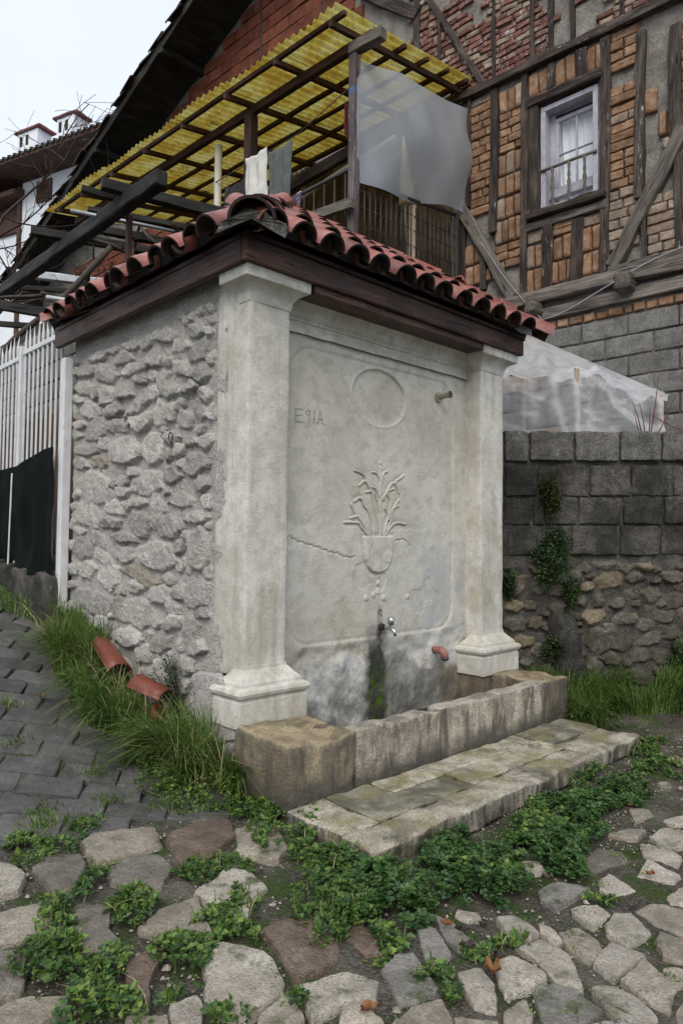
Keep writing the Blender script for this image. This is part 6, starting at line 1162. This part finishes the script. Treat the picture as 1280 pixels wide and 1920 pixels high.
def leaf_fan(P_, size, seed, up=0.3):
    """kite-shaped folded leaves at the points"""
    rr = np.random.default_rng(seed); n = len(P_); P_ = np.asarray(P_, float)
    d = rr.normal(size=(n, 3)); d[:, 2] = np.abs(d[:, 2]) * up; d /= np.linalg.norm(d, axis=1, keepdims=True)
    nn = rr.normal(size=(n, 3)) * 0.5 + [0, 0, 1]; s = np.cross(nn, d); s /= np.linalg.norm(s, axis=1, keepdims=True) + 1e-9; nn = np.cross(d, s)
    L = (size * rr.uniform(0.6, 1.3, n))[:, None]; w = L * 0.36
    V = np.stack([P_, P_ + d * L * 0.5 + s * w + nn * L * .10, P_ + d * L - nn * L * .08, P_ + d * L * 0.5 - s * w + nn * L * .10], 1).reshape(-1, 3)
    i = np.arange(n)[:, None] * 4; return V, np.concatenate([i + [0, 1, 2], i + [0, 2, 3]], 0)
V, F = leaf_fan(np.array(LF)[rg.choice(len(LF), 40, False)], 0.09, 3, -0.5); tag(part('leaf', V, F, M['dryleaf'], VN), kind='stuff')
# withered leaves along the balcony foot
# ------------------------------------------------------------------ gate, kerb, yard
GT = thing('yard_gate', 'white spiked metal gate with dark green cloth over its lower half', 'gate', (-0.04, 3.3, 0.95))
GX = -0.045
def rod(name, y, z0, z1, r, mat, parent): return tube(name, [(GX, y, z0), (GX, y, z1)], r, mat, parent, 5, False)
rg = np.random.default_rng(41); y = 2.42; k = 0
while y < 5.6:
    post = abs(y - 3.27) < 0.04
    if post: beam('gate_post', (GX, 3.27, 0.9), (GX, 3.27, 2.92), 0.05, 0.06, M['white'], GT, amp=0)
    else:
        b = rod('bar', y, 0.95, 2.86, 0.0105, M['white'], GT); zt = 2.99 + rg.normal(0, .025)
        V, F = tube_geo([(GX, y, 2.86), (GX, y, 2.93), (GX + rg.normal(0, .006), y + rg.normal(0, .008), zt + .06)], [0.0105, 0.012, 0.001], 5); part('spike', V, F, M['white'], b)
    y += 0.098; k += 1
beam('top_rail', (GX, 2.36, 2.855), (GX, 3.24, 2.855), 0.03, 0.045, M['white'], GT, amp=0); beam('top_rail', (GX, 3.30, 2.825), (GX, 5.7, 2.805), 0.03, 0.045, M['white'], GT, amp=0)
beam('bottom_rail', (GX, 2.36, 0.955), (GX, 5.7, 1.01), 0.03, 0.05, M['white'], GT, amp=0)
beam('hinge_post', (-0.05, 2.30, 0.55), (-0.05, 2.30, 2.64), 0.075, 0.07, M['white'], GT, amp=0.001)
yv = np.linspace(2.36, 5.6, 120); zv = np.linspace(0, 1, 22); Y, B = np.meshgrid(yv, zv, indexing='ij')
zt = 1.93 + 0.02 * np.sin(Y * 3.1) - 0.06 * sstep(2.5, 3.2, Y); zbm = 0.96 + 0.02 * np.sin(Y * 4)
Xc = GX - 0.058 - 0.012 * np.sin(Y * 19) * (0.3 + B) - 0.02 * fbm2(Y, B, 3, 3, 92) - 0.03 * sstep(.8, 1, B) * np.sin(Y * 5)
part('cloth', np.stack([Xc.ravel(), Y.ravel(), (zt + (zbm - zt) * B).ravel()], 1), grid_faces(120, 22), M['netting'], GT, True)
beam('edge_lath', (GX - 0.06, 3.32, 0.92), (GX - 0.05, 3.31, 1.80), 0.02, 0.012, M['white'], GT, amp=0)
KB = thing('gate_kerb', 'low mossy dark stone kerb below the white gate', 'kerb', (-0.1, 3.3, 0.6))
rg = np.random.default_rng(43); y = 2.28
while y < 5.6:
    w = rg.uniform(.35, .6); V, F = rbox(0.10, w / 2 - .006, 0.28, 0.03, 0.06); V = rough(V, 0.018, 7, int(y * 100)); part('kerb_stone', V + [-0.04, y + w / 2, 0.68 + 0.06 * (y - 2.3)], F, M['block_dark'], KB, True); y += w
struct('yard_ground', [(0.02, 2.32, 0.93), (7, 2.32, 0.93), (7, 14, 2.0), (0.02, 14, 2.0), (.02, 2.32, -.2), (7, 2.32, -.2), (7, 14, -.2), (.02, 14, -.2)], [[0, 1, 2, 3], [0, 4, 5, 1], [3, 7, 4, 0]], M['soil'])
YW = thing('yard_wall', 'grey concrete block wall standing in the yard behind the gate', 'wall', (0.75, 4.2, 1.0))
beam('wall_core', (0.80, 2.6, 2.35), (0.80, 9.0, 2.35), 0.06, 2.7, M['rubblemortar'], YW, amp=0, seg=2); r_ = 0; z = 1.2
CB2 = mesh('concrete_block', *(lambda g: (rough(g[0], .005, 12, 7), g[1]))(rbox(0.06, 0.195, 0.095, 0.01, 0.08)), M['block'], True)
while z < 3.6:
    y = 2.6 + 0.2 * (r_ % 2)
    while y < 6.6: piece('concrete_block', CB2, YW, (0.75 + random.gauss(0, .004), y + .2, z)); y += 0.402
    z += 0.203; r_ += 1
BF = thing('board_fence', 'row of upright brown boards between the gate and the block wall', 'fence', (0.5, 4.0, 1.0))
for i in range(22):
    y = 2.5 + i * 0.16; hbx = beam_geo((0.5 + .01 * (i % 2), y, 0.98), (0.5 + .01 * (i % 2), y, 2.02 + .5 * sstep(3.0, 3.4, y) + 0.05 * math.sin(i * 2.7)), 0.15, 0.02, amp=0.002, seg=.4); part('board', hbx[0], hbx[1], M['oldboard'], BF, False, hbx[2])

# ------------------------------------------------------------------ white neighbour house, far left
ND = np.array([0.3123, -0.9500, 0]); NN = np.array([-0.95, -0.3123, 0]); NP = np.array([4.95, 20.06, 0.0])
def nb(u, back, z): return NP + ND * u - NN * back + np.array([0, 0, z])
NB = thing('white_house', 'white rendered house with brown eaves and two chimneys, beyond the yard', 'house', tuple(nb(0, 3, 1.0)))
M['render'] = plain('white_render', (0.68, 0.71, 0.76), (0.78, 0.81, 0.86), 1.2, 0.9, 0.2)
M['eave'] = wood('brown_eave_boards', (0.050, 0.026, 0.020), (0.085, 0.046, 0.035), (0.125, 0.070, 0.052))
def nbox(name, u0, u1, b0, b1, z0, z1, mat, parent):
    P = [nb(u, b, z) for u in (u0, u1) for b in (b0, b1) for z in (z0, z1)]
    return part(name, P, [[0, 1, 3, 2], [4, 6, 7, 5], [0, 4, 5, 1], [2, 3, 7, 6], [1, 5, 7, 3], [0, 2, 6, 4]], mat, parent, False, np.array(P) * [.3, 1, 1])
nw = nbox('wall', -0.2, 8.0, 1.0, 7.0, 1.0, 12.95, M['render'], NB); nbox('wing_wall', -9, -0.25, 1.25, 7.0, 1.0, 12.35, M['render'], NB)
nbox('corner_board', -0.36, -0.20, 0.93, 1.1, 5.0, 12.75, M['eave'], NB)
def eave(u0, u1, z, b0, name='eave'):
    P = [nb(u0, b0, z), nb(u1, b0, z), nb(u1, b0 + 1.2, z - 0.10), nb(u0, b0 + 1.2, z - 0.10), nb(u0, b0, z + .16), nb(u1, b0, z + .16), nb(u1, 6, z + 2.0), nb(u0, 6, z + 2.0)]
    return part(name, P, [[0, 1, 2, 3], [0, 4, 5, 1], [4, 7, 6, 5], [1, 5, 6, 2], [0, 3, 7, 4]], M['eave'], NB, False, np.array(P) * [.3, 1, 1])
ev = eave(-2.8, 9, 12.95, 0.0); eave(-9, -0.1, 12.35, 0.6)
nbox('lower_boarding', -9, -0.36, 1.15, 1.24, 11.4, 12.4, M['eave'], NB)
DT2 = mesh('roof_tile', *barrel(0.6, 0.11, 0.09, 0.02, n=8, seed=291), plain('grey_green_tile', (0.05, 0.055, 0.05), (0.12, 0.115, 0.10), 6, 0.8, 0.3), True)
sl = Vector(-NN * 0.95 + np.array([0, 0, 0.31])); sl.normalize(); R = Matrix((sl, Vector(ND), sl.cross(Vector(ND)))).transposed()
for i in range(46): piece('roof_tile', DT2, ev, nb(-2.7 + i * 0.255, -0.08, 13.12), R)
for i in range(24): piece('roof_tile', DT2, ev, nb(-8.8 + i * 0.255, 0.52, 12.52), R)
sh = nbox('shutter', 0.52, 1.22, 0.95, 1.0, 12.02, 12.72, M['eave'], NB)
for i in range(9):
    V, F, lc = beam_geo(nb(0.58, 0.93, 12.60 - i * 0.065), nb(1.16, 0.93, 12.52 - i * 0.065), 0.02, 0.03, amp=0); part('slat', V, F, M['eave'], sh, False, lc)
for u0, u1, b, zb_, zt_ in ((-2.65, -1.60, 2.6, 13.2, 16.0), (-0.60, 0.25, 2.6, 13.4, 16.0)):
    ch = nbox('chimney', u0, u1, b, b + .6, zb_, zt_, M['render'], NB)
    for uu in (u0 + .1, u0 + .42): nbox('chimney_vent', uu, uu + .14, b - .01, b + .3, zt_ - .5, zt_ - .12, M['darkwood'], ch)
    V, F, lc = beam_geo(nb(u0 - .18, b + .3, zt_ + .06), nb(u1 + .18, b + .3, zt_ + .06), 0.75, 0.09, amp=.02, r=.03); part('chimney_cap', V, F, M['tile'], ch, False, lc)
# bare tree at the left edge
TR = thing('bare_tree', 'leafless grey tree with fine twigs in front of the white house', 'tree', (1.45, 10.9, 1.5))
rg = np.random.default_rng(52); PB = []; PT = []
def grow(p, d, L, r, lev):
    n = max(4, int(L / 0.22)); pts = [np.array(p, float)]; d = np.array(d, float)
    for _ in range(n):
        d = d + rg.normal(0, 0.16, 3) + np.array([0, 0, 0.02]); d /= np.linalg.norm(d); pts.append(pts[-1] + d * L / n)
    (PB if lev < 2 else PT).append(tube_geo(pts, np.linspace(r, max(r * .45, .004), len(pts)), 5 if lev < 2 else 3))
    if lev < 4:
        for _ in range((5, 5, 4, 3)[lev]):
            k = rg.integers(len(pts) // 3, len(pts)); q = d + rg.normal(0, 0.75, 3); q /= np.linalg.norm(q); grow(pts[k], q, L * rg.uniform(.45, .7), r * .5, lev + 1)
grow((1.45, 10.9, 1.5), (0.03, -0.05, 1), 4.5, 0.07, 0)
V, F = join(PB); part('trunk', V, F, M['twig'], TR, True); V, F = join(PT); part('crown', V, F, M['twig'], TR)
# ------------------------------------------------------------------ vegetation
def blades(P_, h, lean, seed, w=0.0035, droop=0.9):
    """curved grass blades; P_ (n,3) feet, h (n) lengths, lean (n,2) direction they bend to"""
    rr = np.random.default_rng(seed); n = len(P_); az = rr.uniform(0, 2 * np.pi, n)
    d = np.stack([np.cos(az), np.sin(az)], 1) * rr.uniform(.1, .6, n)[:, None] + lean; D = np.concatenate([d, np.zeros((n, 1))], 1)
    s = np.stack([-np.sin(az), np.cos(az), np.zeros(n)], 1); out = []; dr = (droop * rr.uniform(.5, 1.3, n))[:, None]; H = h[:, None]
    for t, ww in ((0, 1.0), (0.35, 1.1), (0.7, .75), (1.0, 0)):
        c = P_ + D * H * (0.15 * t + dr * t * t * 0.75) + np.array([0, 0, 1]) * H * (t - 0.42 * dr * t * t * t * np.linalg.norm(d, axis=1, keepdims=True))
        if ww: out += [c + s * w * ww * (.7 + .6 * rr.random(n))[:, None], c - s * w * ww]
        else: out.append(c)
    V = np.stack(out, 1).reshape(-1, 3); i = np.arange(n)[:, None] * 7
    F = np.concatenate([i + [0, 1, 3, 2], i + [2, 3, 5, 4]], 0).tolist() + (i + [4, 5, 6]).tolist()
    return V, F
def clover(P_, size, seed):
    """three round leaflets on each stalk tip"""
    rr = np.random.default_rng(seed); n = len(P_); nrm = rr.normal(size=(n, 3)) * .35 + [0, 0, 1]; nrm /= np.linalg.norm(nrm, axis=1, keepdims=True)
    a = rr.normal(size=(n, 3)); a -= nrm * (a * nrm).sum(1, keepdims=True); a /= np.linalg.norm(a, axis=1, keepdims=True); b = np.cross(nrm, a); s = (size * rr.uniform(.6, 1.25, n))[:, None]; V = []; F = []
    for k in range(3):
        c, sn_ = math.cos(k * 2.094), math.sin(k * 2.094); u = a * c + b * sn_; v = -a * sn_ + b * c; o = len(V)
        V += [P_, P_ + s * (u * .55 + v * .50 + nrm * .12), P_ + s * (u * 1.0 + v * .42 + nrm * .06), P_ + s * (u * .92 - nrm * .02), P_ + s * (u * 1.0 - v * .42 + nrm * .06), P_ + s * (u * .55 - v * .50 + nrm * .12)]
    V = np.stack(V, 1).reshape(-1, 3); i = np.arange(n)[:, None] * 18
    F = np.concatenate([i + [k * 6, k * 6 + 1, k * 6 + 2, k * 6 + 3] for k in range(3)] + [i + [k * 6, k * 6 + 3, k * 6 + 4, k * 6 + 5] for k in range(3)], 0)
    return V, F.tolist()
rg = np.random.default_rng(61)
def in_patch(k, n):
    _, cx, cy, ax, ay, bx, by, h = k; t = rg.uniform(0, 2 * np.pi, n); r = np.sqrt(rg.random(n)) * (1.0 if _ == 'c' else .86); h = h * (1.0 if _ == 'c' else .72); wob = 1 + .28 * np.sin(3 * t + cx * 9) + .18 * np.sin(5 * t + cy * 7) + .1 * np.sin(9 * t)
    u, v = r * np.cos(t) * wob, r * np.sin(t) * wob; x = cx + ax * u + bx * v; y = cy + ay * u + by * v
    dome = h * np.clip(1 - 0.75 * r ** 2, .15, 1) * (0.75 + .35 * fbm(np.stack([x, y, 0 * x], 1), 16, 2, 9)); g = gz(x, y)
    z = g + dome * (1 - 0.55 * rg.random(n) ** 2); P = np.stack([x, y, z], 1); keep = fbm(np.stack([x, y, 0 * x], 1), 11, 3, 19) > -0.16 - 0.5 * (1 - r); return P[keep]
cl, wd, gb = [], [], []
for k in WEEDS:
    area = np.pi * abs(k[3] * k[6] - k[4] * k[5])
    if k[0] == 'C':
        cl.append(in_patch(k, int(area * 6200))); wd.append(in_patch(k, int(area * 1500)))
    else:
        small = k[7] < 0.045; P = in_patch(k, int(area * (16000 if not small else 12000))); wd.append(P[: int(len(P) * .62)]); cl.append(P[int(len(P) * .62): int(len(P) * .74)])
        gb.append(in_patch(k, int(area * 1100)))
# scattered moss tufts in the joints
P = []
for _ in range(900):
    x, y = rg.uniform(-2.0, 2.6), rg.uniform(-2.6, 0.6)
    if (x > -.2 and y > -1.05): continue
    if fbm(np.array([[x, y, 0]]), 3.3, 3, 12)[0] < 0.05: continue
    q = np.array([x, y]) + rg.normal(0, .02, (26, 2)); g = gz(q[:, 0], q[:, 1]); P.append(np.stack([q[:, 0], q[:, 1], g + rg.uniform(0, .012, 26)], 1))
moss = np.concatenate(P)
V, F = clover(np.concatenate(cl), 0.0185, 5); tag(part('clover', V, F, M['clover'], None), 'thick dark green clover growing along the step and between cobbles', 'clover', kind='stuff')
P = np.concatenate(wd); V1, F1 = leaf_fan(P[::3], 0.028, 6, 0.5); V3, F3 = leaf_fan(np.delete(P, slice(None, None, 3), 0), 0.014, 16, 0.7); V2, F2 = leaf_fan(moss, 0.009, 7, 0.8)
V, F = join([(V1, F1.tolist()), (V2, F2.tolist()), (V3, F3.tolist())]); tag(part('ground_weeds', V, F, M['weed'], None), 'low bright green weeds filling the joints of the cobbles', 'weeds', kind='stuff')
# grass bank along the side wall, grass right of the trough, tufts
G = []
def strip(n, xy, hmin, hmax, lean, seed, w=0.0032, droop=.95):
    xy = np.asarray(xy); q3 = np.stack([xy[:, 0], xy[:, 1], 0 * xy[:, 0]], 1); hh = rg.uniform(hmin, hmax, len(xy)) * np.clip(0.85 + 0.55 * fbm(q3, 4.5, 2, seed), .35, 1.5); lean = np.broadcast_to(lean, (len(xy), 2)) + 0.75 * np.stack([fbm(q3, 7, 2, seed + 1), fbm(q3, 7, 2, seed + 2)], 1); g = gz(xy[:, 0], xy[:, 1]); return blades(np.stack([xy[:, 0], xy[:, 1], g - .01], 1), hh, np.broadcast_to(lean, (len(xy), 2)) if np.ndim(lean) == 1 else lean, seed, w, droop)
t = rg.random(15000); yb = -0.16 + 2.36 * t; wdt = 0.11 + 0.30 * np.sin(np.clip((yb + .25) / 2.3, 0, 1) * np.pi) ** .7 + 0.06 * np.sin(yb * 9)
off = wdt * rg.random(15000) ** 0.9; keep = fbm(np.stack([off * 2, yb, 0 * yb], 1), 5, 2, 14) > -0.42
xb = -0.03 - off - np.where(yb < 0.3, 0.05, 0); G.append(strip(0, np.stack([xb, yb], 1)[keep], 0.16, 0.42, np.array([-0.62, -0.34]), 71))
G.append(strip(0, np.stack([rg.uniform(-.16, -.02, 1100), rg.uniform(1.5, 2.2, 1100)], 1), .25, .48, np.array([-.25, -.1]), 72))
n = 15000; s = rg.uniform(0.02, 2.4, n); o = rg.uniform(0.05, 0.75, n) * (0.55 + .45 * np.sin(s * 2 + .6) ** 2); xy = RA[:2] + s[:, None] * RD[:2] + o[:, None] * RN[:2]
keep = ~((xy[:, 0] < 2.56) & (xy[:, 1] < -0.04) & (xy[:, 0] > -.2)) & ~((xy[:, 1] < -0.78 + .25 * np.sin(xy[:, 0] * 7)) & (xy[:, 0] < 3.1)); G.append(strip(0, xy[keep], 0.14, 0.36, np.array([-0.30, -0.40]), 73))
P = np.concatenate(gb); G.append(blades(np.stack([P[:, 0], P[:, 1], gz(P[:, 0], P[:, 1])], 1), rg.uniform(.03, .075, len(P)), np.zeros((len(P), 2)), 74, .0022))
n = 1500; y = rg.uniform(2.3, 5.4, n); G.append(strip(0, np.stack([-.16 - rg.random(n) * .22 * (0.5 + .5 * np.sin(y * 5)), y], 1), .05, .18, np.array([-.3, -.1]), 75))
tf = [(-0.66, 0.33), (-0.72, 0.05), (-1.0, 0.1), (-1.05, -.03), (-0.55, -.1), (-0.9, .75), (-.82, 1.15), (-1.3, .25), (-0.28, -0.33), (-.45, -.22)]
for x, y in tf: G.append(strip(0, np.array([x, y]) + rg.normal(0, .035, (90, 2)) * [1.6, .8], .03, .10, np.array([-.2, -.2]), int(abs(x * 1000)), .0022))
Ps = np.concatenate(gb)[::9]; Vd, Fd = blades(np.stack([Ps[:, 0], Ps[:, 1], gz(Ps[:, 0], Ps[:, 1])], 1), rg.uniform(.05, .13, len(Ps)), rg.normal(0, .5, (len(Ps), 2)), 76, .0016, 1.2)
yd = rg.uniform(-.1, 2.1, 420); xd = -.04 - .3 * rg.random(420); q_ = np.stack([xd, yd, gz(xd, yd) + .02], 1); Vd2, Fd2 = blades(q_, rg.uniform(.18, .42, 420), rg.normal(0, .4, (420, 2)) + [-.5, -.2], 77, .0024, 1.1)
Vd, Fd = join([(Vd, Fd), (Vd2, Fd2)]); tag(part('dry_grass', Vd, Fd, plain('straw', (0.24, 0.20, 0.10), (0.40, 0.34, 0.19), 20, 0.8), None, True), 'withered straw-coloured blades and stems among the green', 'dry grass', kind='stuff')
V, F = join(G); tag(part('grass', V, F, M['grass'], None, True), 'long wet green grass along the walls and in the paving joints', 'grass', kind='stuff')
# broad leaves and yellow-green weeds at the foot of the grass
P = []
for _ in range(70):
    x, y = -0.20 - rg.random() * .38, -0.30 + rg.random() * .75; g = float(gz(x, y)); P.append(np.array([x, y, g]) + np.abs(rg.normal(0, 1, (24, 3))) * [.03, .03, .05])
for _ in range(40):
    s, o = rg.uniform(.05, 1.0), rg.uniform(.45, .78); q = RA + RD * s + RN * o; P.append(np.array([q[0], q[1], float(gz(q[0], q[1]))]) + np.abs(rg.normal(0, 1, (24, 3))) * [.04, .04, .05])
V, F = leaf_fan(np.concatenate(P), 0.022, 8, .6); tag(part('creeping_weeds', V, F, M['weed'], None), 'yellow-green creeping weeds at the edge of the tall grass', 'weeds', kind='stuff')
def plant(name, label, c, r, n, size, mat, seed, hang=0.0, face=None, cat='shrub', stem_to=None):
    rr = np.random.default_rng(seed); T = thing(name, label, cat, tuple(c)); c = np.array(c); r = np.array(r)
    cl_ = rr.normal(size=(26, 3)) * .55; pts = []; P = []
    for q in cl_:
        q = np.clip(q, -1.15, 1.15); ctr = c + q * r; base = stem_to if stem_to is not None else c
        mid = (ctr + base) / 2 + rr.normal(0, .02, 3); P.append(tube_geo(smooth_line([base, mid, ctr], 3), np.linspace(.006, .002, 7), 4)); pts.append(ctr + rr.normal(0, .30, (n // 26, 3)) * r * .8)
    pts = np.concatenate(pts); pts[:, 2] -= hang * rr.random(len(pts)) ** 2
    V, F = leaf_fan(pts, size, seed, .4); part('foliage', V, F, mat, T); V, F = join(P); part('stem', V, F, M['twig'], T); return T
for i, (s, z, w, h) in enumerate(WALLSHRUBS):
    lab = ('olive-brown trailing shrub on the upper blocks of the retaining wall', 'bushy green shrub growing out of the middle of the retaining wall', 'thin trailing green sprig below the bushy shrub on the retaining wall', 'small green sprig in the corner between fountain pillar and retaining wall', 'low dark green shrub at the foot of the retaining wall beside the concrete lump', 'leafy shrub in the grass at the foot of the retaining wall')[i]
    c = rw(s, z, 0.09 if i < 4 else 0.16); th = 0.055 if i < 4 else .09
    T = plant('wall_shrub', lab, c, (0.72 * w * .62 + .02, 0.68 * w * .62 + .02, h * .62), int(6500 * (w * h * 12) + 500), 0.020 if i != 1 else .023, M['shrub_olive' if i == 0 else 'shrub'], 80 + i, h * .4, stem_to=np.array(rw(s, z + h * .2, 0.02)))
plant('wall_shrub', 'dark straggly weed against the rubble side wall of the fountain', (-0.09, 0.62, 0.36), (.05, .10, .14), 700, .017, M['shrub'], 95, .05, stem_to=np.array([-0.02, .62, .2]))
# heart-leaved weed in the grass
T = thing('broadleaf_weed', 'broad heart-leaved weed standing in the tall grass', 'plant', (-0.40, 0.95, 0.30)); [part('leaf', *leaf_fan(np.array([[-0.42, 0.95, 0.44]]) + rg.normal(0, 1, (1, 3)) * [.06, .08, .04], .075, 900 + q, .1), M['clover'], T) for q in range(12)]; V, F = tube_geo([(-0.38, .95, .25), (-.4, .95, .46)], .004, 4); part('stem', V, F, M['grass'], T)
# red bare twigs above the retaining wall
T = thing('red_twig_shrub', 'bare red-stemmed shrub standing above the retaining wall', 'shrub', tuple(rw(1.40, 2.1, -0.12))); P = []
for a, b, c in ((1.40, 1.28, 2.48), (1.41, 1.35, 2.44), (1.43, 1.52, 2.72), (1.42, 1.44, 2.40), (1.45, 1.66, 2.50), (1.36, 1.30, 2.36)):
    P.append(tube_geo(smooth_line([rw(a, 2.05, -.12), rw((a + b) / 2 + .01, (2.08 + c) / 2, -.11), rw(b, c, -.1)], 4), np.linspace(.008, .002, 9), 5))
P.append(tube_geo(smooth_line([rw(1.45, 2.33, -.08), rw(1.65, 2.20, -.0), rw(1.9, 2.13, .05)], 4), .004, 4)); V, F = join(P); part('stem', V, F, M['redtwig'], T, True)
# ------------------------------------------------------------------ loose things
def loose_tile(loc, d, roll, label, seed, L=.36):
    V, F = barrel(L, .085, .07, .012, seed=seed); o = part('clay_tile', V, F, M['loosetile'], None, True); R = frame_to(d) @ Matrix.Rotation(roll, 3, 'X'); o.matrix_world = Matrix.Translation(loc) @ R.to_4x4(); return tag(o, label, 'roof tile', 'loose tiles in the grass')
M['loosetile'] = plain('fresh_clay_tile', (0.13, 0.030, 0.019), (0.19, 0.052, 0.032), 8, 0.42, .2)
loose_tile((-0.20, 1.02, 0.40), (0.10, 0.80, 0.28), 0.35, 'upper whole roof tile lying in the grass against the side wall', 301, .40)
loose_tile((-0.20, 0.80, 0.36), (0.16, -0.52, -0.12), -0.15, 'broken roof tile leaning upright in the grass below the whole one', 302, .24)
loose_tile((-0.16, 0.62, 0.08), (0.0, -0.3, 0.85), 0.6, 'lowest roof tile half sunk in the grass by the side wall', 303, .20)
labs = ['large curled orange-brown leaf lying on a pale cobble', 'rounded brown leaf beside the clover edge', 'small dark brown leaf next to the rounded brown leaf', 'twisted black leaf between the two brown leaves', 'brown leaf lying on a pale cobble far from the step', 'red-brown leaf at the very edge of the cobbles', 'bright orange leaf on the climbing dark pavers', 'flat blackened leaf by the clover under the step', 'small dark leaf on the flat brown cobble', 'thin black leaf lying over a grey cobble joint', 'dark rolled leaf above the large orange-brown leaf', 'little rust-coloured leaf by the far end of the step']
for i, (x, y, s) in enumerate(LEAVES):
    rr = np.random.default_rng(700 + i); n = 14; th = np.linspace(0, 2 * np.pi, n, endpoint=False); rad = .62 * s * (0.55 + .45 * rr.random(n) ** .7); a = rr.uniform(0, 6.28)
    R_ = np.stack([rad * np.cos(th) * 1.0, rad * np.sin(th) * .65], 1); V = [[0, 0, .004]] + [[u * .5, v * .5, .006] for u, v in R_] + [[u, v, .004 + .35 * s * abs(math.sin(2 * t + i))] for (u, v), t in zip(R_, th)]
    V = np.array(V); c_, s_2 = math.cos(a), math.sin(a); V = np.stack([x + V[:, 0] * c_ - V[:, 1] * s_2, y + V[:, 0] * s_2 + V[:, 1] * c_, V[:, 2] + gz(x, y) + 0.022], 1)
    F = [[0, 1 + j, 1 + (j + 1) % n] for j in range(n)] + [[1 + j, 1 + n + j, 1 + n + (j + 1) % n, 1 + (j + 1) % n] for j in range(n)]
    tag(part('fallen_leaf', V, F, M['darkleaf' if i in (2, 3, 7, 8, 9, 10) else 'dryleaf'], None), labs[i], 'leaf', 'fallen leaves on the street')
V, F = slab_stone([(0.17, -0.36), (0.25, -0.40), (0.30, -0.37), (0.22, -0.33)], .012, .004, 88, .003, 14); V[:, 2] += .274; tag(part('stone_chip', V, F, M['cob_r'], None, True), 'dark reddish chip lying on the near end block of the trough', 'stone chip')
# gravel and grit in the joints of the street
n = 5200; x = rg.uniform(-1.9, 3.0, n); y = rg.uniform(-2.6, -0.2, n); k = (y < -1.1) | (x < -.35); x, y = x[k], y[k]; n = len(x); r = rg.uniform(.003, .009, n) * (1 + (rg.random(n) > .96)); oc = np.array([[1, 0, 0], [-1, 0, 0], [0, 1, 0], [0, -1, 0], [0, 0, .7], [0, 0, -.7]]); of = np.array([[0, 2, 4], [2, 1, 4], [1, 3, 4], [3, 0, 4], [2, 0, 5], [1, 2, 5], [3, 1, 5], [0, 3, 5]])
V = (np.stack([x, y, gz(x, y) - .012 + .6 * r], 1)[:, None, :] + (oc[None] * r[:, None, None]) * rg.uniform(.6, 1.3, (n, 6, 1))).reshape(-1, 3); F = (np.arange(n)[:, None, None] * 6 + of[None]).reshape(-1, 3).tolist()
tag(part('gravel', V, F, M['cob_p'], None), 'fine pale grit lying between the cobbles', 'gravel', kind='stuff')
